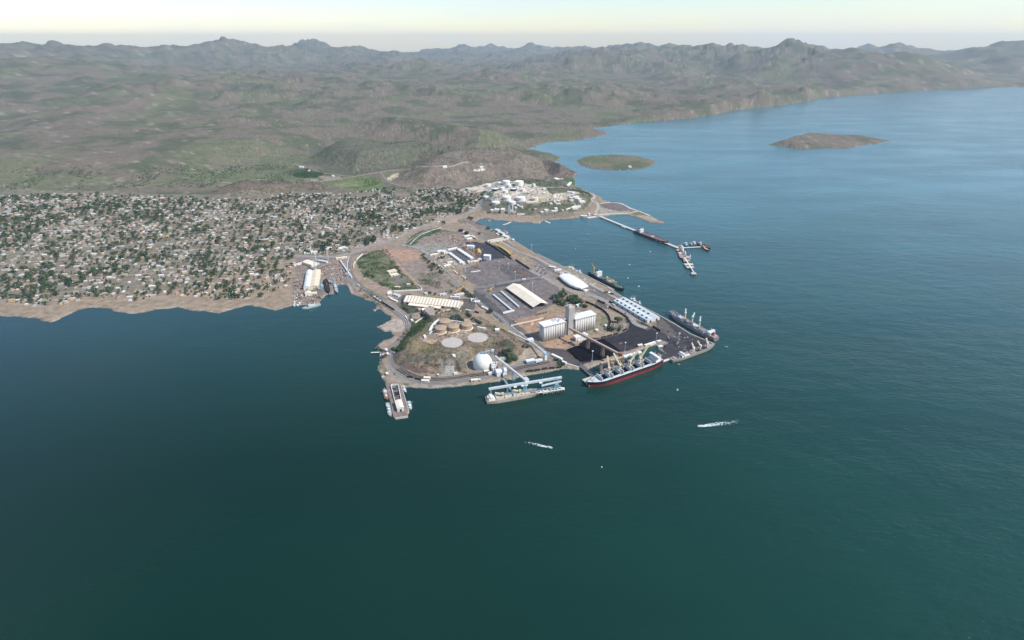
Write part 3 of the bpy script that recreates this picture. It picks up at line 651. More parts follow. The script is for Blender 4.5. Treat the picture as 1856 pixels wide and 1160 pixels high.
def gallery(mb, p, q, wd, ht, m, mr):
    """covered conveyor: box with a pitched top"""
    p = Vector(p); q = Vector(q); mb.beam(p, q, wd, ht, m)
    u = Vector((0, 0, ht/2+.12)); mb.beam(p+u, q+u, wd*1.06, .22, mr)
def trestle(name, parent, foot, top, wx, wy, m, bays=4, t=.5, rz=0):
    mb = MB(); f = Vector(foot); T_ = Vector(top); c, s = math.cos(rz), math.sin(rz)
    C4 = [Vector((i*wx/2*c-j*wy/2*s, i*wx/2*s+j*wy/2*c, 0)) for i, j in ((-1, -1), (1, -1), (1, 1), (-1, 1))]
    for k in C4: mb.beam(f+k, T_+k*.8, t, t, m)
    for b in range(bays):
        for i in range(4):
            a0 = (f+C4[i]).lerp(T_+C4[i]*.8, b/bays); b0 = (f+C4[(i+1) % 4]).lerp(T_+C4[(i+1) % 4]*.8, (b+1)/bays); c0 = (f+C4[i]).lerp(T_+C4[i]*.8, (b+1)/bays)
            mb.beam(a0, b0, t*.6, t*.6, m); mb.beam(c0, b0, t*.6, t*.6, m)
    return mb.build(name, parent)
# ore conveyor from the silos to the loading dock
t = thing('ore_conveyor', 'long pinkish rust conveyor gallery running from the silo tower over the coal heap', 'conveyor', W(1124, 661, 3))
t.location = (0, 0, 0)
A, B = W(1032, 594.5, 33), W(1125, 643, 30)
m = MB(); gallery(m, A, B, 4.2, 3.4, PRUST, PRUST); m.build('gallery', t)
m = MB(); m.truss(A-Vector((0, 0, 2.6)), B-Vector((0, 0, 2.6)), 3.6, 2, RUST, 22, .3); m.build('girder', t)
for k in (.39, .68):
    c = A.lerp(B, k); trestle('support_tower', t, (c.x, c.y, 1.5), (c.x, c.y, c.z-3), 7, 6, PRUST, 5, .34, -1.0)
m = MB(); c = A.lerp(B, .3); m.box((c.x+4, c.y+5, c.z+1.6), (15, 5, 1.4), WHT, -1.0); m.build('roof_cover', t)
m = MB(); m.box((B.x, B.y, B.z-3), (8, 8, 8), RUST, -.5); m.build('transfer_house', t)
C_, D_ = W(1088, 659, 27), W(1162, 638.5, 27)
t = thing('ship_loader', 'rusty dockside loading gallery with white roof sections and hanging spouts', 'ship loader', (0, 0, 0))
m = MB(); gallery(m, C_, C_.lerp(D_, .55), 4.6, 3, RUST, PRUST); m.build('gallery', t)
m = MB(); gallery(m, C_.lerp(D_, .56)+Vector((0, 0, .6)), C_.lerp(D_, .78)+Vector((0, 0, .6)), 6, 3, WALLW, WHT); gallery(m, C_.lerp(D_, .80)+Vector((0, 0, .6)), D_+Vector((0, 0, .6)), 6, 3, WALLW, WHT); m.build('roof_section', t)
m = MB(); m.truss(C_-Vector((0, 0, 2.6)), D_-Vector((0, 0, 2.6)), 3.6, 2.2, RUST, 20, .35); m.build('girder', t)
for k in (.02, .3, .55, .8, .99):
    c = C_.lerp(D_, k); trestle('leg', t, (c.x+2, c.y-7, 4), (c.x, c.y, c.z-3.5), 5, 4, PRUST if k < .6 else GREY, 5, .32, .5)
for k in (.2, .45, .62, .78, .95):
    c = C_.lerp(D_, k); e = c+Vector((8, -16, -12)); m = MB(); m.tube(c-Vector((0, 0, 2)), e, .7, LGREY if k > .5 else YEL, 8); m.tube(e, e-Vector((0, 0, 4)), .5, GREY, 8); m.build('spout', t)
# the timber and steel dock under it
def deck_on_piles(name, label, cat, pts, z, m, mp, step=9, group=None, kind=None, raw=False, ppr=.45):
    p = pts if raw else [plane(x, y, z) for x, y in pts]
    t = thing(name, label, cat, (0, 0, 0), group=group) if not kind else None
    mb = MB(); mb.prism(p, z-1.1, z, m, mp); 
    if kind: o = mb.build(name); o['kind'] = kind; return o
    mb.build('deck', t)
    n = len(p)
    for i in range(n):
        a = Vector((*p[i], 0)); b = Vector((*p[(i+1) % n], 0)); L = (b-a).length; k = max(1, int(L/step))
        cc = Vector((sum(q[0] for q in p)/n, sum(q[1] for q in p)/n, 0))
        for j in range(k):
            c = a.lerp(b, j/k); c = c+(cc-c).normalized()*.9; mb = MB(); mb.tube((c.x, c.y, -3), (c.x, c.y, z-1), ppr, mp, 6); mb.build('pile', t)
    return t
dock = deck_on_piles('ore_dock', 'rusty steel ore dock on piles between the big red and black ship and the yard', 'dock', [(1087, 676), (1095, 668), (1196, 642), (1199, 649), (1092, 683)], 5, CONCD, RUST, 7)
rnd = random.Random(4)
a0 = Vector((*plane(1092, 676, 5), 5)); b0 = Vector((*plane(1192, 649, 5), 5))
for k in range(46):
    c = a0.lerp(b0, rnd.random())+Vector((rnd.uniform(-5, 3), rnd.uniform(-5, 5), 0)); hgt = rnd.uniform(2, 9)
    m = MB(); m.beam(c, c+Vector((rnd.uniform(-5, 5), rnd.uniform(-5, 5), hgt)), .5, .5, RUST); m.build('brace', dock); m = MB(); m.box((c.x, c.y, 5.02), (rnd.uniform(1, 4), rnd.uniform(1, 3), rnd.uniform(.6, 3)), RUST if rnd.random() < .7 else DARK, rnd.random()); m.build('deck_fitting', dock)
deck_on_piles('pier_walkway', 'dark narrow pier walkway leading from the coal yard to the mooring platform', 'pier', T('v', (0,655),(12,610),(60,640),(330,850),(300,880),(240,905),(190,822)), 4.6, TAR, CONC2, 8)
deck_on_piles('mooring_platform', 'pale concrete mooring platform at the bow of the red and black ship', 'platform', T('v', (45,870),(190,820),(245,905),(160,972)), 5, CONC2, CONC2, 8)
deck_on_piles('fender_wall', 'pale ribbed breasting wall between the red and black ship and the coal quay', 'wall', T('w', (100,1000),(330,925),(336,945),(120,1024)), 4.5, WALLW, CONC2, 5)

# ------------------------------------------------------------------ white dome and mineral terminal
dc = W(875, 663.5, 4)
t = thing('storage_dome', 'big white domed storage silo at the foot of the knoll', 'dome', (dc.x, dc.y, 3))
pr = [(20.4, -1), (20.6, 10)]+[(20.6*math.cos(R(a)), 11+21.5*math.sin(R(a))) for a in range(4, 88, 7)]
m = MB(); m.lathe((0, 0, 0), pr, mat('dome_white', (.71, .69, .63), .7, var=.06, scale=.05), 48); m.build('shell', t, smooth=True)
m = MB(); m.lathe((0, 0, -1.5), [(21.6, 0), (21.6, 2.4)], CONC2, 40); m.build('base_ring', t)
m = MB(); m.truss((-5, 1, 34), (7, -1, 34), 5, 3.4, LBLUE, 4, .4); m.box((0, 0, 32), (6, 6, .6), LBLUE); m.box((0, 0, 32.6), (3, 3, 2.6), GALV); m.build('top_platform', t)
ec = W(894.5, 663, 4)
t = thing('bucket_elevator', 'pale blue steel elevator tower beside the white dome', 'elevator tower', (ec.x, ec.y, 3))
m = MB(); m.truss((-2, 0, 0), (-2, .01, 37), 5, 5, LBLUE, 9, .45); m.box((-3, 0, 0), (1.6, 1.6, 37), GALV); m.box((0, 0, 0), (1.6, 1.6, 37), PBLUE); m.build('tower_frame', t)
m = MB(); m.box((-1, 0, 36.9), (6, 6, 4), GALV); m.build('head_house', t)
v_ = dc-ec; m = MB(); m.truss((-2, 0, 37.5), (v_.x+5, v_.y, 35.5), 3, 2.2, LBLUE, 7, .3); m.beam((-2, 0, 39), (v_.x+5, v_.y, 37.3), 2.6, .3, GALV); m.build('bridge', t)
JT = W(953, 690, 27); GA = W(897.5, 645.5, 25)
t = thing('inclined_gallery', 'long pale conveyor gallery running from the dome out over the shore', 'conveyor', (0, 0, 0))
m = MB(); gallery(m, GA, JT, 3.6, 3.0, GALV, LGREY); m.build('gallery', t)
for k in (.28, .62): c = GA.lerp(JT, k); trestle('support_tower', t, (c.x, c.y, 1), (c.x, c.y, c.z-1.6), 5, 4, LBLUE, 5, .4, .3)
t = thing('loading_gallery', 'long horizontal grey tube gallery on blue towers above the mineral pier', 'conveyor', (0, 0, 0))
LA, LB = W(885.8, 705.2, 26), W(1018, 684, 26)
m = MB(); gallery(m, LA, LB, 4.2, 3.6, GALV, LGREY); m.build('gallery', t)
m = MB(); m.box((JT.x, JT.y, 24), (9, 10, 7.5), GALV, .5); m.box((JT.x, JT.y, 31.5), (9.6, 10.6, .5), LGREY, .5); m.build('transfer_house', t)
for px, py, big in ((889.8, 720, 0), (919.5, 715.5, 0), (951, 710.5, 1), (982.8, 705.5, 0)):
    f = W(px, py, 6); k = (f.x-LA.x)/(LB.x-LA.x); c = LA.lerp(LB, k)
    trestle('support_tower', t, (f.x, f.y, 6), (c.x, c.y, 24), 8 if big else 2.6, 7 if big else 2.2, LBLUE, 5, .55 if big else .4, .3)
    m = MB(); m.beam((c.x, c.y, 28), (c.x, c.y, 35), .5, .5, LBLUE); m.build('mast', t)
m = MB()
for k in (.35, .45, .5, .7): c = LA.lerp(LB, k); m.box((c.x+1, c.y-3, 22.5), (6, 3, 1.2), WHT, .3)
m.build('maintenance_platform', t)
pier = deck_on_piles('mineral_pier', 'long narrow concrete pier with pale edge under the blue towers', 'pier', [(882, 722.5), (884, 726), (1018, 706.5), (1022, 702), (1016, 701.3), (884, 719.5)], 6, WALLW, CONCD, 9)
m = MB(); rnd = random.Random(7); p0, p1 = W(886, 722.5, 6), W(1016, 704, 6)
for k in range(60):
    c = p0.lerp(p1, k/59)+Vector((0, rnd.uniform(-2.5, 2.5), .03)); m.box((c.x, c.y, 6.02), (rnd.uniform(1, 3.5), rnd.uniform(.8, 2), rnd.uniform(.5, 2)), DARK if k % 3 else WHT, .3)
m.build('fitting_row', pier)
m = MB(); m.truss(p0+Vector((0, 3, 4)), p1+Vector((0, 3, 4)), 1.6, 1.4, LBLUE, 46, .22); m.build('pipe_bridge', pier)
for i, (x0, x1, yy) in enumerate(((984, 992, 711.5), (992, 1002, 709.8), (1004, 1013, 708.0), (1013, 1023, 705.6))):
    deck_on_piles('dolphin', ('first', 'second', 'third', 'last')[i]+' white mooring dolphin counted from the left at the mineral pier end', 'dolphin', [(x0, yy+1.5), (x0+1, yy-2), (x1, yy-3.4), (x1+.6, yy)], 4.5, WHT, CONC2, 6, group='white dolphins at the end of the mineral pier')
t = thing('pier_walkway', 'slender light blue footbridge from the shore to the mineral pier', 'footbridge', (0, 0, 0))
a_, b_ = W(912, 687.3, 3.5), W(930, 714, 7); m = MB(); m.truss(a_+Vector((0, 0, 3)), b_+Vector((0, 0, 3)), 2.6, 2.4, LBLUE, 12, .35); m.beam(a_+Vector((0, 0, 2)), b_+Vector((0, 0, 2)), 2.4, .3, GALV); m.build('truss', t)
for k in (.3, .6, .9): c = a_.lerp(b_, k); m = MB(); m.tube((c.x, c.y, -3), (c.x, c.y, c.z+1), .5, LBLUE); m.build('pile', t)
t = thing('travelling_loader', 'light blue travelling ship loader with short boom near the right end of the pier', 'ship loader', (0, 0, 0))
f = W(1008, 703, 6); trestle('portal', t, (f.x, f.y, 6), (f.x, f.y+2, 22), 9, 8, LBLUE, 4, .6, .3)
m = MB(); gallery(m, (f.x-30, f.y-14, 20), (f.x+10, f.y+3, 20), 2.6, 2.2, PBLUE, GALV); m.build('boom', t)
m = MB(); m.box((f.x, f.y, 15), (6, 5, 4), LBLUE, .3); m.beam((f.x, f.y, 20), (f.x+1, f.y, 32), .6, .6, LBLUE); m.beam((f.x, f.y, 31), (f.x-26, f.y-12, 21), .3, .3, GREY); m.build('machinery_house', t)
building('packing_house', 'white gable roofed process building below the dome beside the shore', 'building', (901, 683), (918.6, 679), 14, 10, WHT, WHT, 'gable', 3, doors=(('f', .5, 4, 4),))
t = building('screen_house', 'white stepped process building squeezed between dome and gallery', 'building', (891, 672.5), (903, 671), 11, 13, WHT, WHT, 'flat')
m = MB()
for i, (x, y, s, h) in enumerate(((2, 3, 4, 5), (8, 6, 5, 3), (12, 3, 3, 6), (5, 8, 3, 4))): m.box((x, y, 13.33), (s, s, h), GALV if i % 2 else WHT)
m.build('roof_house', t)
m = MB(); m.tube((3, -2, 0), (3, -2, 9), 1.8, WHT, 12); m.tube((8, -2, 0), (8, -2, 8), 1.6, GALV, 12); m.build('hopper', t)
building('pump_house', 'low white annex wall beside the packing house on the tracks', 'shed', (886, 680.5), (896.5, 677.5), 5, 4, WALLW, WALLW, 'flat')
building('control_room', 'small blue and white office with wide windows beside the tracks', 'office', (954.8, 660.3), (970.5, 657.3), 9, 6, BLUEW, WHT, 'flat', windows=6)
building('shed', 'low long white walled shed right of the blue and white office', 'shed', (971.5, 657.8), (984.5, 654), 7, 3.5, WALLW, WALLW, 'flat')
building('shed', 'bluish hillside hut roof right of the white dome', 'hut', (906.5, 653.5), (918.5, 652.5), 10, 4, WALLW, mat('green_grey_roof', (.33, .36, .27), .8), 'gable', 1.5)
# conveyor along the road from the transfer tower up past the knoll
t = thing('road_conveyor', 'pale elevated conveyor with a white tower running up beside the knoll road', 'conveyor', (0, 0, 0))
q0, q1, q2 = W(988, 640.5, 17), W(967, 622, 11), W(921, 600.5, 12)
m = MB(); m.truss(q0, q1, 2.8, 2.2, GALV, 12, .32); m.truss(q1, q2, 2.8, 2.2, GALV, 20, .32); m.beam(q0+Vector((0, 0, 1)), q1+Vector((0, 0, 1)), 2.2, .3, LGREY); m.beam(q1+Vector((0, 0, 1)), q2+Vector((0, 0, 1)), 2.2, .3, LGREY); m.build('gallery', t)
f = W(988.5, 652, 3); m = MB(); m.box((f.x, f.y, 2), (5.5, 5, 15), WHT, .4); m.box((f.x, f.y, 17), (7, 6, 3), LBLUE, .4); m.build('tower', t)
for a_, b_, n in ((q0, q1, 4), (q1, q2, 6)):
    for k in range(n): c = a_.lerp(b_, (k+.6)/n); m = MB(); m.beam((c.x, c.y, hz(c.x, c.y)-1), (c.x, c.y, c.z-1), .5, .5, GALV); m.build('leg', t)
m = MB(); c = q0.lerp(q1, .05); m.box((c.x, c.y, c.z-1.5), (6, 6, 4), GALV, .4); m.build('head_house', t)
building('canopy', 'bright white flat canopy over the knoll road beside the conveyor', 'canopy', (959, 622), (967.8, 619.8), 10, 7, GALV, WHT, 'flat', parapet=0)
building('store', 'long low white store beside the track curve right of the blue office', 'store', (999, 645.6), (1017, 654.2), 6, 4, WALLW, WHT, 'flat')
building('store', 'small white roofed hut at the root of the coal pier', 'hut', (1018, 658), (1025, 661), 5, 4, WALLW, WHT, 'flat')

# ------------------------------------------------------------------ tan tanks, slabs and bunds on the knoll
def wallpath(name, label, pts, h, wd, m, cat='wall', group=None):
    mb = MB(); q = [G(*p) for p in pts]
    for a, b in zip(q, q[1:]): mb.beam(a+Vector((0, 0, h/2-.6)), b+Vector((0, 0, h/2-.6)), wd, h+1.2, m)
    o = mb.build(name, loc=q[0]); return tag(o, label, cat, group)
for (px, py, lab) in ((799, 600.5, 'leftmost'), (822.3, 597.6, 'front middle'), (846, 594.2, 'rightmost'), (806.4, 588.4, 'rearmost')):
    c = G(px, py); t = thing('storage_tank', lab+' of four squat tan tanks with shallow domed roofs on the knoll', 'tank', c, 0, 'tan tanks on the knoll')
    rr = 13.0
    m = MB(); m.lathe((0, 0, -2), [(rr, 0), (rr, 12)], TAN, 36); m.build('shell', t)
    m = MB(); m.lathe((0, 0, 10), [(rr+.9, 0), (rr+.9, .7), (rr*.85, 1.35), (rr*.55, 2.1), (rr*.2, 2.5), (.5, 2.6)], TAN, 36); m.build('roof', t, smooth=True)
    m = MB(); m.lathe((0, 0, -1.5), [(rr+2.4, 0), (rr+2.4, 1.9), (rr+.1, 1.9)], CREAM2, 36); m.build('base_ring', t)
    m = MB(); m.beam((rr+.4, 0, 0), (rr*.6, rr*.9, 9), .5, .5, GALV); m.tube((0, 0, 12.4), (0, 0, 13.6), .8, TAN); m.build('ladder', t)
for (px, py, n, lab) in ((819.6, 621, 14, 'left of two round pale tank slabs lying empty on the knoll'), (866, 612, 10, 'right of two round pale tank slabs lying empty on the knoll')):
    c = G(px, py); m = MB(); m.lathe((0, 0, -3), [(24, 0), (24, 3.9), (23.2, 3.9), (23.0, 3.5), (.3, 3.6)], SLAB, n); o = m.build('tank_slab'); o.location = c; tag(o, lab, 'slab', 'empty tank slabs on the knoll')
wallpath('bund_wall', 'curved white bund left of the tan tanks', [(779, 601), (783, 592.5), (788, 586.5), (793, 582.5), (796, 581)], 3.2, 5, WHT, group='white bunds round the tan tanks')
wallpath('bund_wall', 'straight white bund behind the tan tanks', [(812, 581.2), (824, 582.3), (838, 585), (856, 587), (862, 589)], 2.4, 2, WHT, group='white bunds round the tan tanks')
wallpath('bund_wall', 'broken white bund right of the rightmost tan tank', [(865, 593.5), (874, 595.5), (881, 596)], 2.6, 3, WHT, group='white bunds round the tan tanks')
wallpath('pipe_run', 'grey pipe bundle at the foot of the leftmost tan tank', [(778, 606), (784, 601), (790, 600)], 2, 3, GALV, 'pipes')
building('pump_house', 'small white cabin on the orange dirt patch of the knoll', 'cabin', (769, 613.5), (773, 612.8), 9, 4, WHT, WHT, 'flat', z=23)
building('pump_house', 'white cabin on the cliff top above the cable incline', 'cabin', (821.5, 647.8), (826, 647.4), 5, 4, WHT, WHT, 'flat')
building('pump_house', 'white cabin at the cliff foot below the cable incline', 'cabin', (823, 679.6), (830, 678.6), 6, 3.5, WHT, WHT, 'flat')
building('tank_store', 'curved white hut right of the two round slabs', 'hut', (898, 600.5), (905, 600.3), 7, 4, WHT, WHT, 'gable', 2)
m = MB(); m.prism(GG([(816, 576.5), (823, 571), (826, 570), (832, 575), (833, 578.5), (820, 579.5)]), lambda x, y: 5, lambda x, y: hz(x, y)+.6, POND); structure(m.build('pond'))
for i, (pp, lab, hh) in enumerate(((T('c', (640,480),(690,465),(790,480),(800,530),(760,570),(680,570),(640,540)), 'sunken dark oval settling basin beside the coastal road', 1.2), (T('c', (870,500),(940,470),(1040,475),(1050,510),(960,545),(890,545)), 'sandy flat oval settling basin left of the tan tanks', 1.5))):
    q = GG(pp); c = Vector((sum(p[0] for p in q)/len(q), sum(p[1] for p in q)/len(q), 0)); zz = max(hz(*p) for p in q)
    m = MB(); m.prism(q, zz-6, zz+hh, DIRT, CONCD); o = m.build('settling_basin'); tag(o, lab, 'basin')
wallpath('basin_wall', 'pale sloping chute between the two oval basins', [(752, 586), (760, 580.5), (768, 575.5)], 2, 3.5, CREAM2)
wallpath('garden_wall', 'pale pinkish curved wall behind the pond', T('c', (1110,460),(1220,420),(1320,402),(1420,408),(1500,430)), 2, 2, CREAM2)

# ------------------------------------------------------------------ the big sheds
def scalloped():
    o, r, L = frame((731, 550.4), (831, 561.6)); t = thing('warehouse', 'long cream warehouse with a row of scalloped ribs across its roof', 'warehouse', o, r)
    D, h, rh, N = 40, 6.2, 8.5, 18
    m = MB(); walls(m, 0, L, 0, D, h, CREAM2, rh-.6, 'x'); m.build('wall', t)
    m = MB(); rb = MB()
    for k in range(N):
        x0 = k*L/N; x1 = (k+1)*L/N; n = 6
        for side in (0, 1):
            for i in range(n):
                u0, u1 = i/n, (i+1)/n; za, zb = 1.1*math.sin(math.pi*u0), 1.1*math.sin(math.pi*u1)
                ya, yb = (-.9, D/2) if side == 0 else (D+.9, D/2)
                q = [(x0+(x1-x0)*u0, ya, h-.2+za), (x0+(x1-x0)*u1, ya, h-.2+zb), (x0+(x1-x0)*u1, yb, h+rh+zb), (x0+(x1-x0)*u0, yb, h+rh+za)]
                m.raw(q+[(p[0], p[1], p[2]-.3) for p in q], [(0, 1, 2, 3), (7, 6, 5, 4), (0, 4, 5, 1), (2, 6, 7, 3)], CREAM2)
    for k in range(N+1):
        for ya in (-.9, D+.9): rb.beam((k*L/N, ya, h+.0), (k*L/N, D/2, h+rh+.2), 1.0, .7, mat('roof_gutter', (.20, .165, .11), .8))
    m.build('roof', t, smooth=False); rb.build('gutter_row', t)
    for u in (.08, .72, .9): m = MB(); m.box((L*u, -.15, 0), (6, .3, 4.6), DARK); m.build('door', t)
    m = MB(); y0 = -12; q = [(L*.12, y0, 3.6), (L*.70, y0, 3.6), (L*.70, -.2, 5.4), (L*.12, -.2, 5.4)]
    m.raw(q+[(p[0], p[1], p[2]-.3) for p in q], [(0, 1, 2, 3), (7, 6, 5, 4), (0, 4, 5, 1), (1, 5, 6, 2), (3, 2, 6, 7), (3, 7, 4, 0)], CREAM2); m.build('canopy', t)
    for k in range(14): m = MB(); m.box((L*(.125+.57*k/13), y0+.4, -1), (.4, .4, 4.4), CONCD); m.build('canopy_post', t)
    m = MB(); m.box((L+.12, D*.5, 0), (.3, 9, 6), GREY); m.build('door', t)
scalloped()
def cream_shed():
    z = 9.5; o = W(966.6, 557, z); e = W(916.9, 521.4, z); g = W(994.5, 550.9, z); o.z = 2.6
    d = e-o; L = math.hypot(d.x, d.y); r = math.atan2(-d.y, -d.x); wv = g-o; D = math.hypot(wv.x, wv.y)
    t = thing('open_shed', 'large pale cream gable roofed shed open at its dark near end', 'warehouse', (e.x, e.y, 2.6), r)
    m = MB(); gable(m, 0, L, 0, D, 6.9, 8.2, CREAM2, .2, 'x', .4); m.build('roof', t)
    for k in range(17):
        for y in (1, D-1): m = MB(); m.box((1+k*(L-2)/16, y, -1), (.7, .7, 7.7), CONCD); m.build('post', t)
    m = MB(); m.box((L*.45, D-1.2, -1), (L*.9, .4, 7), CREAM); m.box((1.2, D/2, -1), (.4, D-4, 7.4), CREAM); m.build('wall', t)
    m = MB(); rnd = random.Random(3)
    for k in range(14): m.box((L*(.1+.8*rnd.random()), D*(.2+.6*rnd.random()), 0), (9, 8, 2.6), DARK, rnd.random(), .6)
    m.build('stored_heap', t)
cream_shed()
for (a, b, w_, lab) in (((892.4, 533.8), (926.6, 562.4), 5, 'left of two long narrow pale blue canopies on the yard'), ((907, 528.2), (938.8, 556), 5, 'right of two long narrow pale blue canopies on the yard')):
    pa, pb = W(*a, 6), W(*b, 6); r = math.atan2(pb.y-pa.y, pb.x-pa.x); L = (pb-pa).length
    t = thing('long_canopy', lab, 'canopy', (pa.x, pa.y, 2.6), r, 'long canopies on the yard')
    m = MB(); gable(m, 0, L, 0, w_, 3.6, .9, PBLUE, .2, 'x', .25); m.build('roof', t)
    for k in range(12):
        for y in (.5, w_-.5): m = MB(); m.box((k*L/11, y, -1), (.35, .35, 4.5), GREY); m.build('post', t)
    m = MB()
    for k in range(18): m.box((L*(k+.5)/18, w_/2, 0), (L/19, 2.4, 2.2), PBLUE if k % 3 else GALV)
    m.build('stacked_sacks', t)
building('shed', 'low white beam like shed at the near end of the two canopies', 'shed', (912.3, 569), (932.6, 564), 4, 3, WHT, WHT, 'flat', parapet=0)
def parabolic():
    z = 13.5; pts = T('f', (510,372),(585,445),(700,525),(800,568),(905,592),(1030,547),(905,455),(770,375),(690,340),(590,330))
    p = [W(x, y, z) for x, y in pts]; c = sum(p, Vector())/len(p)
    t = thing('vaulted_shed', 'white boat shaped storage shed with bulging sides on the quay', 'warehouse', (c.x, c.y, 2.6))
    q = [(v.x-c.x, v.y-c.y) for v in p]
    m = MB(); m.prism([(x*.985, y*.985) for x, y in q], -1, 4.2, DARK); m.build('shade_band', t); m = MB(); m.prism(q, 4.2, z-2.6-3, LGREY); m.build('wall', t)  # dark lower band paints in the shadow along the shed's foot
    m = MB(); n = len(q); vs = []; rings = ((1.015, -3.2), (1.0, -1.8), (.93, -.5), (.7, .9), (.35, 1.8), (.02, 2.1))
    for s_, dz in rings: vs += [(x*s_, y*s_, z-2.6+dz) for x, y in q]
    fs = [(j*n+k, j*n+(k+1) % n, (j+1)*n+(k+1) % n, (j+1)*n+k) for j in range(len(rings)-1) for k in range(n)]+[tuple(range((len(rings)-1)*n, len(rings)*n))]
    m.raw(vs, fs, WHT); m.build('roof', t)
    e0, e1 = Vector((*q[4], 0)), Vector((*q[5], 0)); r = math.atan2((e1-e0).y, (e1-e0).x)
    for u in (.25, .55): cc = e0.lerp(e1, u); m = MB(); m.box((cc.x, cc.y, 0), (4.5, .8, 5), DARK, r); m.build('door', t)
    nrm = Vector((math.sin(r), -math.cos(r), 0))
    cc = e0.lerp(e1, .4)+nrm*6; m = MB(); m.box((cc.x, cc.y, 0), (14, 9, 3.4), WALLW, r); m.build('annex', t)
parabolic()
def quay_warehouse():
    z = 2.8; a, b = W(1111.5, 549, z), W(1173, 585.8, z); r = math.atan2(b.y-a.y, b.x-a.x); L = (b-a).length; D = 40
    t = thing('quay_warehouse', 'white twin gabled quay warehouse with two rows of dark skylights', 'warehouse', a, r)
    ws = [MB(), MB()]
    for i, (y0, y1) in enumerate(((0, D/2), (D/2, D))):
        m = MB(); walls(m, 0, L, y0+.02*i, y1, 7, WALLW, 3.0, 'x'); m.build('wall', t)
        m = MB(); gable(m, 0, L, y0+.02*i, y1, 7.05, 3.0, PBLUE if i == 0 else LGREY, .1, 'x', .25); m.build('roof', t)
        for k in range(8 - i):
            sl_ = math.atan2(3.0, D/4); x = L*(k+.55)/8.2; m = MB(); y = y0+D/8*(1.1)
            zz = 7.3+3.0*(y-y0)/(D/4)
            q = [(x-3.2, y-2.4, zz-2.4*math.tan(sl_)+.25), (x+3.2, y-2.4, zz-2.4*math.tan(sl_)+.25), (x+3.2, y+2.4, zz+2.4*math.tan(sl_)+.25), (x-3.2, y+2.4, zz+2.4*math.tan(sl_)+.25)]
            m.raw(q+[(p[0], p[1], p[2]-.5) for p in q], [(0, 1, 2, 3), (0, 4, 5, 1), (1, 5, 6, 2), (2, 6, 7, 3), (3, 7, 4, 0)], DARK); m.build('skylight', t)
        m = MB(); m.box((L+.15, (y0+y1)/2, 0), (.3, 5, 5.4), DARK); m.build('door', t)
    for k in range(6): m = MB(); m.box((L*(k+.8)/6.3, -.15, 0), (3.4, .3, 4.8), DARK); m.build('door', t)
quay_warehouse()

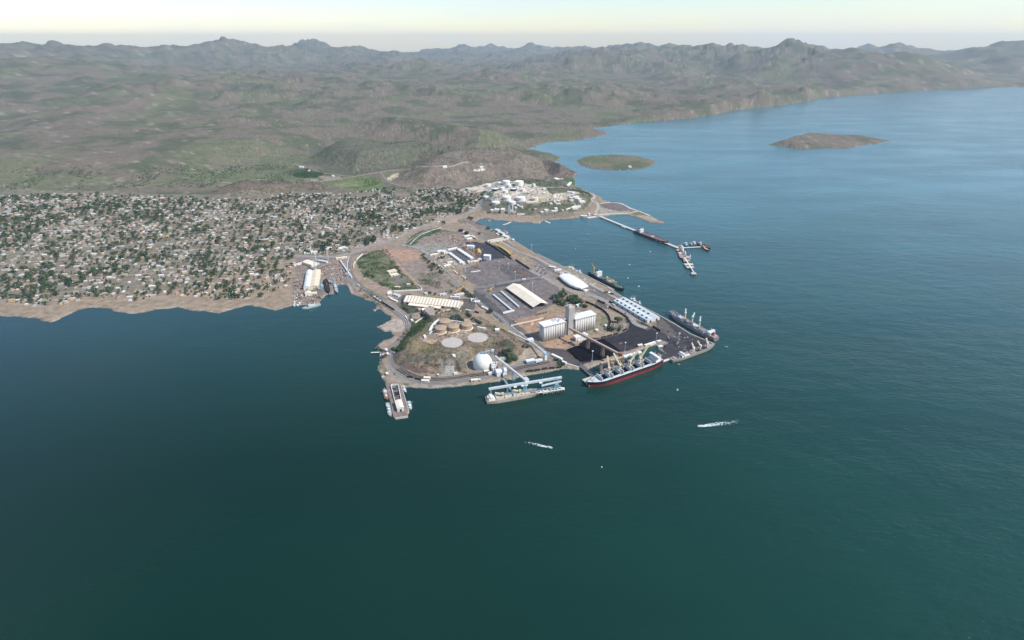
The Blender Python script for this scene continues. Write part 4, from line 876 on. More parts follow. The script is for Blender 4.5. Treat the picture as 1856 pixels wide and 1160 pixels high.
# ------------------------------------------------------------------ smaller port buildings
BL = [  # a, b, depth, height, wall, roof, kind, label
 ((846, 450.3), (858.4, 451), 14, 8, WALLW, WHT, 'flat', 'white block shed alone on the dark coal dust ground'),
 ((876.5, 471.5), (887.5, 472.6), 16, 15, WALLW, WHT, 'gable', 'tall bright white process shed at the edge of the coal dust ground'),
 ((868.5, 472.5), (875, 470.5), 8, 4, WALLW, WALLW, 'flat', 'low white lean-to left of the tall white process shed'),
 ((848.5, 477.8), (852.2, 477.3), 7, 7, WALLW, WHT, 'flat', 'small white cube hut between the long roofs and the yard'),
 ((853.5, 476), (868, 473.4), 5, 3, CREAM2, WHT, 'flat', 'thin white strip shed before the tall process shed'),
 ((794.6, 460), (804, 458), 14, 6, WALLW, WHT, 'flat', 'white flat office block at the left end of the white compound'),
 ((805, 461), (812, 459), 16, 7, WALLW, WHT, 'gable', 'white gabled office at the corner of the white compound'),
 ((780.5, 464), (794, 461), 5, 3.5, CREAM2, WHT, 'flat', 'thin low white wall shed left of the office block'),
 ((806, 484.5), (818, 480.8), 7, 3.5, CREAM2, WHT, 'flat', 'low white shed among the parked lorries'),
 ((812, 478), (821, 475.5), 6, 3.5, CREAM2, WHT, 'flat', 'second low white shed among the parked lorries'),
 ((833.6, 479.4), (842.4, 478.8), 10, 5, WALLW, WHT, 'flat', 'white shed at the near end of the long inner roof'),
 ((831, 420), (837.2, 420.6), 13, 7, NAVYT, NAVYT, 'flat', 'rear of two dark blue black cube tanks by the railway'),
 ((841.4, 424.8), (847.3, 425.4), 13, 8, NAVYT, NAVYT, 'flat', 'front of two dark blue black cube tanks by the railway'),
 ((838.6, 424.4), (841.2, 424.8), 12, 7, WALLW, WHT, 'flat', 'white annex stuck to the left of the front dark cube tank'),
 ((843, 431), (853, 428), 9, 4, WALLW, WHT, 'flat', 'cream workshop below the dark cube tanks'),
 ((847, 435.6), (856, 433.8), 10, 4.5, CREAM, CREAM2, 'gable', 'cream gabled workshop nearest the coal dust ground'),
 ((857, 432), (863.5, 434.3), 8, 4, PINK, PINK, 'flat', 'pinkish hut right of the cream workshops'),
 ((853, 429.5), (858.5, 431.2), 8, 4, WALLW, WHT, 'flat', 'small white hut between two cream workshops'),
 ((911.5, 431.5), (918.8, 433.5), 14, 8, WALLW, WHT, 'gable', 'bright white quayside house at the small boat landing'),
 ((905, 424), (911, 426.5), 12, 6, WALLW, PBLUE, 'gable', 'pale blue roofed shed at the small boat landing'),
 ((896.5, 418.5), (902.5, 421), 14, 5, WALLW, PBLUE, 'gable', 'leftmost light roofed shed at the small boat landing'),
 ((911, 420.5), (917, 423.4), 10, 5, PINK, TERRA, 'gable', 'reddish roofed shed on the water side of the boat landing'),
 ((898.5, 425.5), (903, 427.2), 6, 3.5, WALLW, WHT, 'flat', 'small white kiosk inland of the boat landing sheds'),
 ((929.5, 437), (932.5, 436.2), 7, 5, WALLW, WHT, 'flat', 'white sentry hut at the water end of the pale bars'),
 ((994.8, 485.6), (999, 486.2), 8, 4, WALLW, WHT, 'flat', 'left one of two white huts beside the parked cars'),
 ((1000, 486.4), (1005.4, 487.2), 9, 4, WALLW, WHT, 'flat', 'right one of two white huts beside the parked cars'),
 ((1006, 492.6), (1017.4, 490.4), 6, 4, WALLW, WHT, 'flat', 'narrow white roofed office behind the boat shaped shed'),
 ((1015.5, 497.5), (1022, 495), 6, 4, WALLW, PINK, 'flat', 'pinkish roofed annex touching the boat shaped shed'),
 ((1103.6, 533.5), (1107.6, 532.6), 6, 4, WALLW, WHT, 'flat', 'small white hut with dark trees on the quay'),
 ((1108, 668.5-7), (1112, 660.6), 5, 4, WALLW, WHT, 'flat', 'white hut on the shore below the coal conveyor'),
 ((1157.5, 629.2), (1165.5, 627.6), 6, 3.5, CONC2, CREAM2, 'flat', 'cream hut at the basin edge left of the long kiosk'),
 ((1170, 629), (1189, 622.4), 5, 4, CREAM2, WHT, 'flat', 'long cream kiosk roof along the basin edge'),
 ((1192, 621.5), (1198.5, 619.5), 5, 3, CREAM2, WHT, 'flat', 'small pale hut at the corner of the basin'),
 ((1194, 631.5), (1202, 629.2), 6, 4, WALLW, WHT, 'flat', 'white hut on the quay tongue beside the basin'),
 ((1191.5, 650), (1197.5, 646), 6, 6, WALLW, WHT, 'flat', 'white dock house behind the stern of the red and black ship'),
 ((1097.8, 594), (1101, 593.4), 7, 5, WALLW, WHT, 'flat', 'upper one of two white huts right of the silos'),
 ((1080.5, 602), (1085, 600.8), 6, 5, WALLW, WHT, 'flat', 'lower one of two white huts right of the silos'),
 ((746.3, 584.6), (750, 583.8), 9, 5, CREAM2, WHT, 'flat', 'tall cream hut beside the oval basins'),
 ((766, 564.6), (773, 562.4), 8, 4.5, WALLW, WHT, 'gable', 'small white roofed house before the scalloped warehouse'),
 ((759.5, 564.5), (765, 563.2), 8, 4, PINK, PINK, 'flat', 'pink roofed house before the scalloped warehouse'),
 ((767, 571.4), (771.5, 570.5), 8, 4, WALLW, GALV, 'flat', 'grey roofed shed below the small white roofed house'),
 ((703.4, 535.4), (711, 533.4), 9, 4, WALLW, WHT, 'flat', 'white flat house nearest the railway left of the grey roof'),
 ((704, 532.3), (711, 530.4), 7, 4, PINK, WALLW, 'flat', 'pinkish house behind the white flat house by the railway'),
 ((712.6, 536), (722, 538.8), 10, 4, WALLW, GALV, 'gable', 'grey sheet roofed workshop by the railway'),
 ((703, 540.2), (710, 543), 5, 3, WALLW, CREAM2, 'flat', 'small cream shed roof beside the track'),
 ((706.6, 543.2), (719, 548.6), 5, 3.5, CREAM2, WHT, 'flat', 'white slanting long shed roof beside the track'),
 ((770.5, 535.2), (775.5, 534.4), 8, 5, WALLW, LGREY, 'flat', 'grey block house behind the scalloped warehouse'),
 ((797.5, 536.5), (810, 534.6), 7, 4, WALLW, LGREY, 'flat', 'pale low roof behind the right half of the scalloped warehouse'),
 ((824, 537.4), (842, 534.6), 7, 4, WALLW, WALLW, 'flat', 'pinkish low roof behind the right end of the scalloped warehouse'),
 ((816, 541.5), (833, 542.5), 5, 6, WALLW, WHT, 'flat', 'white strip roof touching the back of the scalloped warehouse'),
 ((852, 542.4), (856, 548.6), 9, 4, WALLW, WHT, 'flat', 'white slanting roof beside the dark trees'),
 ((858, 549), (862, 546), 8, 4, WALLW, WHT, 'flat', 'white hut at the corner of the yard road'),
 ((861, 549.8), (870, 548.5), 7, 4, WALLW, WALLW, 'gable', 'pale gable roof at the yard road bend'),
 ((872, 558), (880, 561.5), 6, 3.5, WALLW, WALLW, 'flat', 'pale shed on the verge of the yard road'),
 ((880, 561.5), (886.5, 566), 5, 3.5, WALLW, WALLW, 'flat', 'last pale shed down the verge of the yard road'),
 ((689.3, 637.5), (693.5, 636.3), 7, 4, WALLW, WHT, 'flat', 'small white house at the root of the little jetty'),
 ((699.5, 638.2), (703, 637.4), 7, 5, WALLW, WHT, 'flat', 'upper white hut at the road above the little jetty'),
 ((702.5, 645.3), (706, 644.4), 7, 4.5, WALLW, WHT, 'flat', 'lower white hut at the road above the little jetty'),
 ((691.6, 648), (695, 647), 6, 4, WALLW, GALV, 'gable', 'grey roofed hut on the shore below the little jetty'),
 ((712, 641), (718.5, 639.4), 6, 3.5, WALLW, LGREY, 'flat', 'grey roofed hut against the foot of the knoll'),
 ((692.6, 687.5), (697, 685.5), 7, 4, WALLW, PINK, 'flat', 'pinkish hut on the shore above the ruined pier'),
 ((700.8, 681), (704.4, 680), 6, 4, WALLW, WHT, 'flat', 'white roofed hut beside the tracks above the ruined pier'),
 ((767.8, 687.8), (779.5, 688.4), 6, 3.6, WALLW, CREAM2, 'flat', 'rear of two pale flat sheds in the southern track yard'),
 ((764, 693), (777.5, 693.6), 6, 3.6, WALLW, CREAM2, 'flat', 'front of two pale flat sheds in the southern track yard'),
 ((792.5, 682), (795.5, 681.8), 5, 3, WALLW, WHT, 'flat', 'tiny white hut under the cliff of the knoll'),
 ((854, 692.6), (866.5, 691.6), 5, 4, CREAM, WHT, 'flat', 'white roofed long shed on the southern shore'),
 ((867.5, 691.2), (871.5, 690.8), 5, 3, CREAM, WALLW, 'flat', 'small shed right of the long shed on the southern shore'),
 ((878, 676), (887, 674), 6, 3, CONC2, CREAM2, 'flat', 'low cream platform shed in front of the white dome'),
 ((715, 521.8), (724.8, 522.3), 5, 3, WALLW, CREAM2, 'flat', 'cream strip roof in the lower green field'),
 ((737.6, 517.8), (744, 517), 7, 3.5, WALLW, GALV, 'flat', 'small pale hut in the right corner of the green field'),
 ((705.5, 496.5), (720, 492.6), 16, 4.5, CREAM2, CREAM, 'flat', 'cream farm building in the middle of the green field'),
 ((709, 501.5), (722, 498.2), 10, 4, CREAM2, CREAM2, 'flat', 'front cream annex of the farm building in the green field'),
 ((599, 512+2), (600.5, 514), 5, 3, WALLW, WHT, 'flat', 'tiny white hut on the slipway'),
 ((609.5, 470.8), (630, 468.5), 7, 5, CREAM, CREAM2, 'flat', 'long cream roofed store above the slipways'),
 ((553.8, 537.5), (564.5, 536), 17, 7, CREAM2, CREAM2, 'gable', 'cream gabled hall on the shipyard point'),
 ((564.8, 534.6), (575, 533.2), 8, 4, CREAM2, CREAM2, 'flat', 'cream annex right of the hall on the shipyard point'),
 ((549, 479), (565, 484.5), 22, 8, CREAM2, CREAM2, 'gable', 'large cream roofed hall behind the shipyard'),
 ((565.5, 481), (578, 480.5), 9, 5, WALLW, GALV, 'gable', 'grey roofed shed right of the large cream hall'),
 ((576, 474.8), (592, 477.3), 9, 5, WALLW, LGREY, 'gable', 'long grey white roof on the shipyard road'),
 ((533.5, 482.8), (549.5, 478.3), 5, 5, CREAM2, PBLUE, 'flat', 'low green edged wall shed at the left edge of the shipyard'),
 ((609, 454.5), (626, 450), 8, 5, WALLW, PBLUE, 'gable', 'long pale green roof in front of the town trees'),
 ((581.5, 454.5), (602, 452), 8, 5, WALLW, CREAM2, 'gable', 'long pink white roof in front of the town'),
 ((551.5, 461.2), (562, 460), 9, 5, WALLW, WHT, 'flat', 'left of two white roofs along the harbour street'),
 ((563.5, 460), (575.5, 458.6), 9, 5, WALLW, WHT, 'flat', 'right of two white roofs along the harbour street'),
]
for a, b, dp, h, wm, rm, kd, lab in BL:
    nm = lab.split(' with ')[0]
    kind_ = next((k for k in ('hut', 'house', 'office', 'hall', 'workshop', 'tank', 'store', 'kiosk', 'annex', 'building') if k in nm.split()), 'shed')
    building({'tank': 'cube_tank', 'annex': 'annex_shed'}.get(kind_, kind_), lab, {'annex': 'shed'}.get(kind_, kind_), a, b, dp, h, wm, rm, kd, 1.6 if h < 7 else 2.6, doors=(('f', .35, 2.4, min(3, h*.6)),), windows=2 if h < 7 and kind_ != 'tank' else 0, parapet=.4)
def longroof(lab, a, b, wd, h, rm, name='long_shed', wm=None, kd='gable'):
    o, r, L = frame(a, b); t = thing(name, lab, 'shed', o, r)
    m = MB(); walls(m, 0, L, 0, wd, h, wm or WALLW, 1.2 if kd == 'gable' else 0, 'x'); m.build('wall', t)
    m = MB()
    if kd == 'gable': gable(m, 0, L, 0, wd, h+.03, 1.3, rm, .3, 'x', .2)
    else: m.box((L/2, wd/2, h+.02), (L+.4, wd+.4, .3), rm)
    m.build('roof', t)
    for k in range(5): m = MB(); m.box((L*(k+.5)/5, -.1, 0), (2.6, .25, 2.6), DARK); m.build('door', t)
longroof('right one of two long cream roofs framing the black yard', (828, 454), (853, 470.5), 11, 5, WHT)
longroof('left one of two long cream roofs framing the black yard', (812, 460.5), (838.5, 480), 9, 5, WHT)
longroof('short white roof closing the black yard at its far end', (812.5, 455.4), (829, 451.6), 8, 5, WHT)
longroof('yellow edged pale conveyor shed crossing the railway, upper', (884, 438.8), (913, 433.2), 4, 5, CREAM2, 'conveyor_shed', CREAM, 'flat')
longroof('green edged pale conveyor shed crossing the railway, lower', (889, 440.6), (922, 434.4), 4, 5, PBLUE, 'conveyor_shed', CREAM, 'flat')
# shipyard: two bay hall
def yard_hall():
    o, r, L = frame((550.8, 526.5), (578.4, 523.8)); D = 128
    t = thing('shipyard_hall', 'twin roofed shipyard hall, one bay yellow and one with white arches', 'hall', o, r+.0)
    sh = math.tan(R(-1)); z = 9
    m = MB(); m.prism([(0, 0), (L, 0), (L, D), (0, D)], -2, z, CREAM2); m.build('wall', t)
    m = MB(); gable(m, L*.42, L, 0, D, z+.02, 2.6, CREAM, .2, 'y', .3); m.build('roof', t)
    for y0, y1 in ((0, D*.30), (D*.31, D*.66), (D*.70, D)):
        m = MB(); n = 8; x0, x1 = 0, L*.415
        for k in range(n):
            u0, u1 = k/n, (k+1)/n; q = [(x0+(x1-x0)*u0, y0, z+.05+4.2*math.sin(math.pi*u0)), (x0+(x1-x0)*u1, y0, z+.05+4.2*math.sin(math.pi*u1)), (x0+(x1-x0)*u1, y1, z+.05+4.2*math.sin(math.pi*u1)), (x0+(x1-x0)*u0, y1, z+.05+4.2*math.sin(math.pi*u0))]
            m.poly(q, WHT)
        m.poly([(x0+(x1-x0)*k/n, y0, z+.05+4.2*math.sin(math.pi*k/n)) for k in range(n+1)], PBLUE); m.poly([(x0+(x1-x0)*k/n, y1, z+.05+4.2*math.sin(math.pi*k/n)) for k in range(n+1)][::-1], PBLUE)
        m.build('arched_roof', t)
    m = MB(); m.box((L*.7, -.15, 0), (7, .3, 6), GREY); m.build('door', t); m = MB(); m.box((L*.22, -.15, 0), (6, .3, 5), GREY); m.build('door', t)
yard_hall()
for i, (pts, lab) in enumerate((([(646.2, 472), (650, 467.8), (657.5, 461.4)], 'curved white wall inside the railway loop, upper piece'), ([(640.6, 486), (641.4, 480), (644.2, 474.4)], 'curved white wall inside the railway loop, lower piece'), ([(714.3, 528.8), (740, 527.6), (763.5, 526.2), (764.5, 524), (759, 518.5)], 'long white wall closing the green field at the bottom'), ([(633, 463+1), (629.5, 478), (630, 492)], 'pale kerb wall along the outer side of the railway loop'))):
    wallpath('boundary_wall', lab, pts, 4 if i < 3 else 1.2, 1.2, WHT)
wallpath('boundary_wall', 'pale wall between the yard road and the red silo yard', [(926, 591), (945, 586.5), (973, 580.3), (985, 577)], 2.4, 1, CREAM2)
wallpath('boundary_wall', 'pinkish wall beside the road along the silo yard', [(926, 591.5), (945, 606), (962, 619.5), (985, 637)], 2.2, .9, CREAM2)
wallpath('boundary_wall', 'white curving wall from the store to the coal pier', [(999, 644.5), (1010, 650.5), (1024, 659.5), (1050, 666.3)], 2.4, 1.6, WHT)
wallpath('boundary_wall', 'white kerb wall along the loop road beside the town field', [(743, 443.8), (752, 434), (764, 425), (783, 417.5), (800, 413)], 2.0, 1.4, WALLW)
wallpath('boundary_wall', 'pale kerb at the near side of the curved access road', [(730, 445.5), (745, 447), (757, 450.5), (770, 457), (776, 461)], 1.5, 2, WALLW)
# ------------------------------------------------------------------ ships
def hull(L, B, z0, z1, top, low, split, bowflare=.9, stern=.72, bulge=None, n=22, zb=-2.5):
    """x from stern 0 to bow L; z1 = deck height amidships; split = height where low colour stops"""
    m = MB(); xs = [i/n for i in range(n+1)]
    def wd(t, lev):
        s = min(1, stern+(1-stern)*min(1, t/.16)) if lev else min(1, (stern-.25)+(1.25-stern)*min(1, t/.2))
        k = .80 if lev else .72
        bw = 1 if t < k else max(0.015, (1-((t-k)/(1-k))**(2.2 if lev else 1.7)))
        return B/2*s*bw
    def sheer(t): return z1+(2.2*max(0, (t-.8)/.2)**1.5+.6*max(0, (.12-t)/.12))*min(1, z1/8)
    lev = [(zb, 0, 0), (split, .25, .25), (split, .25, .25), (None, 1, 1)]
    rows = []
    for t in xs:
        zt = sheer(t); wt, wb = wd(t, 1), wd(t, 0); k = (split-zb)/(zt-zb); wm = wb+(wt-wb)*k
        xo = (0, (t**6)*.02*L*k, (t**6)*.035*L)
        rows.append([(t*L+xo[0], wb, zb), (t*L+xo[1], wm, split), (t*L+xo[2], wt, zt), (t*L+xo[2], wt, zt+.9), (t*L+xo[2], max(0, wt-.35), zt+.9), (t*L+xo[2], max(0, wt-.35), zt)])
    for s in (1, -1):
        for i in range(n):
            a, b = rows[i], rows[i+1]
            for j in range(5):
                q = [(a[j][0], s*a[j][1], a[j][2]), (b[j][0], s*b[j][1], b[j][2]), (b[j+1][0], s*b[j+1][1], b[j+1][2]), (a[j+1][0], s*a[j+1][1], a[j+1][2])]
                m.poly(q if s < 0 else q[::-1], low if j == 0 else top)
    a = rows[0]
    for j in range(2): m.poly([(a[j][0], a[j][1], a[j][2]), (a[j][0], -a[j][1], a[j][2]), (a[j+1][0], -a[j+1][1], a[j+1][2]), (a[j+1][0], a[j+1][1], a[j+1][2])], low if j == 0 else top)
    deck = [(r[5][0], r[5][1], r[5][2]) for r in rows]
    return m, deck, sheer, wd
def deck_mesh(deck, mt, dz=0):
    m = MB()
    for a, b in zip(deck, deck[1:]): m.poly([(a[0], -a[1], a[2]+dz), (b[0], -b[1], b[2]+dz), (b[0], b[1], b[2]+dz), (a[0], a[1], a[2]+dz)], mt)
    return m
def ship_root(name, label, cat, stern, bow, off=0, group=None):
    a, b = W(*stern, 0), W(*bow, 0); r = math.atan2(b.y-a.y, b.x-a.x); L = (b-a).length
    o = a+Vector((-math.sin(r), math.cos(r), 0))*off
    return thing(name, label, cat, o, r, group), L
def superstructure(t, x, B, z, levels, mt, dl=12, wf=.85, funnel=BLACK):
    for i in range(levels):
        m = MB(); l = dl*(1-.06*i); w_ = B*wf*(1-.05*i); m.box((x, 0, z+i*2.7), (l, w_, 2.7), mt); m.box((x, 0, z+i*2.7+2.6), (l+.8, w_+.8, .15), mt)
        n = 6
        for k in range(n):
            for sx in (1, -1): m.box((x+sx*(l/2+.03), (k-n/2+.5)*w_/n, z+i*2.7+1.1), (.12, w_/n*.45, .9), GLASS)
        m.build('deckhouse', t)
    zt = z+levels*2.7
    m = MB(); m.box((x+1, 0, zt), (dl*.5, B*.98, 2.6), mt); m.box((x+1+dl*.25, 0, zt+1.1), (.2, B*.8, .9), GLASS); m.build('bridge', t)
    m = MB(); m.box((x-dl*.75, 0, z), (4.5, 5, levels*2.7+2.5), funnel, 0, .9); m.build('funnel', t)
    m = MB(); m.tube((x+1, 0, zt+2.6), (x+1, 0, zt+10), .3, mt); m.beam((x+1, -3, zt+7), (x+1, 3, zt+7), .25, .25, mt); m.build('mast', t)
def deck_crane(t, x, y, z, h, jib, az, el, mp, mj):
    m = MB(); m.lathe((x, y, z), [(2.0, 0), (1.8, h*.6), (1.8, h)], mp, 12); m.box((x, y, z+h), (4.8, 4.2, 4.2), mp, az); m.build('crane_post', t)
    p = Vector((x, y, z+h+1)); q = p+Vector((math.cos(az)*math.cos(el), math.sin(az)*math.cos(el), math.sin(el)))*jib
    m = MB(); m.truss(p, q, 2.3, 1.8, mj, 7, .75); m.beam(p+Vector((0, 0, 4)), q, .16, .16, GREY); m.build('jib', t)

# big bulk carrier, stern on the right, bow on the left
t, L = ship_root('bulk_carrier', 'big bulk carrier with red lower hull, black sides and open grey hatches', 'ship', (1204.5, 663), (1075, 708), -14.5)
hm, deck, sheer, wdf = hull(L, 29, 0, 11.8, BLACK, RED, 6.2); hm.build('hull', t)
# deck with hold openings: side decks, cross decks
m = MB(); Z = 11.8; hx0, hx1 = L*.17, L*.885; nh = 5; hw = 9.2
edge = lambda x: wdf(x/L, 1)-.4
for a, b in zip(deck, deck[1:]):
    if b[0] <= hx0+2 or a[0] >= hx1-2: m.poly([(a[0], -a[1], a[2]), (b[0], -b[1], b[2]), (b[0], b[1], b[2]), (a[0], a[1], a[2])], LGREY)
    else:
        for s in (1, -1):
            q = [(a[0], s*hw, a[2]), (b[0], s*hw, b[2]), (b[0], s*max(hw+.1, b[1]), b[2]), (a[0], s*max(hw+.1, a[1]), a[2])]; m.poly(q if s > 0 else q[::-1], LGREY)
m.build('deck', t)
hl = (hx1-hx0)/nh
for k in range(nh):
    x0 = hx0+k*hl+4.6; x1 = hx0+(k+1)*hl-4.6; m = MB()
    for s in (-1, 1): m.box(((x0+x1)/2, s*hw, Z-.5), (x1-x0+.4, .5, 2.6), LGREY)
    for xx in (x0, x1): m.box((xx, 0, Z-.5), (.5, 2*hw-.6, 2.55), LGREY)
    m.poly([(x0, -hw, 2.4), (x1, -hw, 2.4), (x1, hw, 2.4), (x0, hw, 2.4)], COAL)
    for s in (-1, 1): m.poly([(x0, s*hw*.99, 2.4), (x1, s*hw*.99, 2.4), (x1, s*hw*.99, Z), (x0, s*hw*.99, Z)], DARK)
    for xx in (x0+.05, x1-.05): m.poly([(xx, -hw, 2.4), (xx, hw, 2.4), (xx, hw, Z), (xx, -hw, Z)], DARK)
    o = m.build('cargo_hold', t)
    m = MB(); m.box(((x0+x1)/2, 1.5, 2.42), ((x1-x0)*.75, hw*1.1, 1.6+k % 3), COAL, .1, (.25, .3)); m.build('coal_heap', o)
    for xx, s in ((x0-1.3, 1), (x1+1.3, -1)):
        m = MB(); m.box((xx, 0, Z+.1), (.7, 2*hw+1.0, 7.2), LGREY); m.box((xx+s*1.1, 0, Z+.1), (.7, 2*hw+1.0, 7.2), LGREY); m.build('hatch_cover', t)
for k in range(nh+1):
    x0 = hx0+k*hl; m = MB(); m.box((x0, 0, Z-1.5), (9.3 if 0 < k < nh else 4.6+4.7, 2*hw, 1.55), DGREY); m.build('cross_deck', t)
for k, (az, el, jl) in zip(range(1, 5), ((2.1, .62, 26), (2.2, .50, 27), (-2.16+.1, .50, 30), (-1.78, .95, 25))):
    pass
for k, (azw, el, jl) in zip(range(1, 5), ((R(40), .75, 32), (R(45), .55, 32), (R(118), .62, 28), (R(100), .9, 26))):
    deck_crane(t, hx0+k*hl, 0, Z, 16, jl, azw-t.rotation_euler.z, el, YEL, YEL)
superstructure(t, L*.09, 29, 11.9, 4, WHT, 13, .8, mat('funnel_red', (.45, .10, .07), .6))
m = MB(); m.box((L*.94, 0, 12.6), (L*.06, 10, 1.6), LGREY); m.tube((L*.925, 0, 13), (L*.925, 0, 24), .5, YEL); m.beam((L*.925, -3, 20), (L*.925, 3, 20), .4, .4, YEL)
for s in (-1, 1): m.box((L*.955, s*3, 14), (3, 2, 1.4), GREY)
m.build('forecastle', t)
m = MB()
for s in (-1, 1): m.box((L*.045, s*9, 12.2), (7, 2.6, 2.4), mat('lifeboat_orange', (.60, .20, .08), .5))
m.build('lifeboat', t)

# beige ship along the mineral pier: bow right
t, L = ship_root('cargo_ship', 'long low beige decked ship lying along the mineral pier', 'ship', (883.5, 734.2), (982, 716.8), 9.5)
hm, deck, sheer, wdf = hull(L, 21, 0, 6.2, TARP, CONCD, 1.0, stern=.85); hm.build('hull', t)
deck_mesh(deck, TARP, .02).build('deck', t)
for k in range(4):
    m = MB(); m.box((L*(.24+k*.155), 0, 6.2), (L*.13, 13, 1.5), mat('beige_hatch', (.46, .42, .34), .8, var=.2)); m.build('hatch_cover', t)
m = MB(); m.box((L*.09, 0, 6.2), (13, 15, 3), CREAM2); m.box((L*.08, 0, 9.2), (9, 12, 2.6), WHT); m.box((L*.09, 0, 11.8), (6, 15, 2.2), WHT); m.box((L*.09+3.05, 0, 12.5), (.15, 12, .9), GLASS); m.build('deckhouse', t)
m = MB(); m.box((L*.03, 0, 6.2), (3, 3, 7.5), CREAM); m.build('funnel', t)
for x in (.3, .62): deck_crane(t, L*x, 0, 6.2, 5, 15, R(160), .15, YEL, CREAM2)
m = MB(); rnd = random.Random(2)
for k in range(46): m.box((L*rnd.uniform(.14, .95), rnd.uniform(-8.6, 8.6)*.8, 6.25), (rnd.uniform(.6, 2.4), rnd.uniform(.6, 2), rnd.uniform(.5, 2.2)), (GREY, CREAM2, DARK, RUST)[k % 4], rnd.random())
m.build('deck_gear', t)

# general cargo ship at the north quay, bow right
t, L = ship_root('cargo_ship', 'navy hulled cargo ship with white bridge house and green deck at the long quay', 'ship', (1063.5, 497), (1123, 529.5), 11.5)
hm, deck, sheer, wdf = hull(L, 20, 0, 7.5, NAVY, NAVY, 1.0); hm.build('hull', t); deck_mesh(deck, GREEN_D, .02).build('deck', t)
superstructure(t, L*.27, 20, 7.5, 4, WHT, 13, .9, NAVYT)
for k in range(3): m = MB(); m.box((L*(.46+k*.155), 0, 7.5), (L*.12, 13, 1.8), GREEN_D if k != 1 else TARP); m.build('hatch_cover', t)
deck_crane(t, L*.10, 2, 7.5, 13, 17, R(150)-t.rotation_euler.z, 1.0, YELM, ORG); deck_crane(t, L*.53, 0, 7.5, 6, 18, 0, .1, YEL, YELM); deck_crane(t, L*.70, 0, 7.5, 6, 16, 0, .1, YEL, YELM)
m = MB(); m.tube((L*.95, 0, 8), (L*.95, 0, 17), .3, YEL); m.build('foremast', t)

# ore carrier along the outer quay: stern (white house) at the right
t, L = ship_root('ore_ship', 'grey decked ore ship with three standing cranes along the outer quay', 'ship', (1290.5, 621), (1207.5, 573), -13)
hm, deck, sheer, wdf = hull(L, 23, 0, 8.5, DGREY, DRED, 2.0); hm.build('hull', t); deck_mesh(deck, DGREY, .02).build('deck', t)
superstructure(t, L*.12, 22, 8.5, 3, WALLW, 11, .8, mat('red_funnel', (.30, .14, .13), .6))
m = MB(); m.box((L*.05, 0, 8.5), (9, 16, 2.6), mat('pink_red_house', (.42, .25, .24), .7)); m.build('poop_house', t)
for k in range(4):
    m = MB(); m.box((L*(.29+k*.155), 0, 8.5), (L*.115, 14, 2.2), LGREY if k % 2 else DGREY); m.build('hatch_cover', t)
for k, az in ((1, 70), (2, 60), (3, 75)):
    x = L*(.21+k*.155+.002); deck_crane(t, x, 0, 8.5, 17, 16, R(az)-t.rotation_euler.z, .35, CREAM2, PBLUE)
    m = MB(); m.box((x, 0, 8.5), (5, 9, 3.4), ORG if k != 1 else RUST); m.build('mast_house', t)
m = MB(); rnd = random.Random(15)
for k in range(110): m.box((L*rnd.uniform(.03, .97), rnd.uniform(-9, 9), 8.55), (rnd.uniform(.8, 3.4), rnd.uniform(.6, 3), rnd.uniform(.5, 3.4)), (GREY, CREAM2, DARK, RUST, PRUST, DARK)[k % 6], rnd.random())
m.build('deck_gear', t)
for s in (-.35, .35): m = MB(); m.truss((L*.84, s*20, 9.5), (L*.97, s*6, 15), 1, 1, GREY, 6, .3); m.build('derrick', t)

t, L = ship_root('coaster', 'rusty grey coaster with pale wheelhouse lying along the coal quay', 'ship', (1221, 659), (1298, 631), 7.8)
hm, deck, sheer, wdf = hull(L, 17, 0, 5.6, CONCD, BLACK, 1.0); hm.build('hull', t); deck_mesh(deck, CONCD, .02).build('deck', t)
superstructure(t, L*.23, 15, 5.6, 2, WALLW, 10, .85, DGREY)
m = MB(); m.box((L*.31, -5.5, 5.6), (16, 4, 3.5), mat('pinkish_white', (.70, .60, .56), .7)); m.build('side_house', t)
for x, az in ((.50, 110), (.66, 130), (.83, 100)): deck_crane(t, L*x, 0, 5.6, 8, 13, R(az)-t.rotation_euler.z, .8, CREAM2, CREAM)
for k in range(3): m = MB(); m.box((L*(.48+k*.14), 0, 5.6), (L*.10, 9, 1.4), DARK if k != 0 else CONCD); m.build('hatch', t)
m = MB(); rnd = random.Random(5)
for k in range(90): m.box((L*rnd.uniform(.05, .93), rnd.uniform(-5, 5), 5.65), (rnd.uniform(.6, 2.4), rnd.uniform(.6, 2), rnd.uniform(.5, 2.4)), (GREY, CREAM2, DARK, RUST)[k % 4], rnd.random())
m.build('deck_gear', t)

# tanker on the oil jetty, stern left
t, L = ship_root('tanker', 'tanker with white stern house and reddish piped deck along the oil jetty', 'ship', (1149, 422), (1206, 443.5), 8)
hm, deck, sheer, wdf = hull(L, 25, 0, 8, NAVYT, DRED, 1.4); hm.build('hull', t); deck_mesh(deck, DRED, .02).build('deck', t)
superstructure(t, L*.17, 20, 7, 4, WHT, 11, .85, NAVYT)
m = MB()
for y in (-3, -1, 1, 3): m.tube((L*.27, y, 8.2), (L*.9, y, 8.2), .35, PINK)
for k in range(8): m.box((L*(.3+k*.075), 0, 7), (.5, 17, 1.0), PINK if k % 2 else GREY)
m.build('deck_piping', t)
m = MB(); m.box((L*.55, 0, 7), (5, 14, 3), WALLW); m.truss((L*.45, 0, 10), (L*.6, 0, 12), 1, 1, WHT, 6, .3); m.build('manifold', t)
m = MB(); m.tube((L*.94, 0, 9), (L*.94, 0, 17), .3, WHT); m.build('foremast', t)

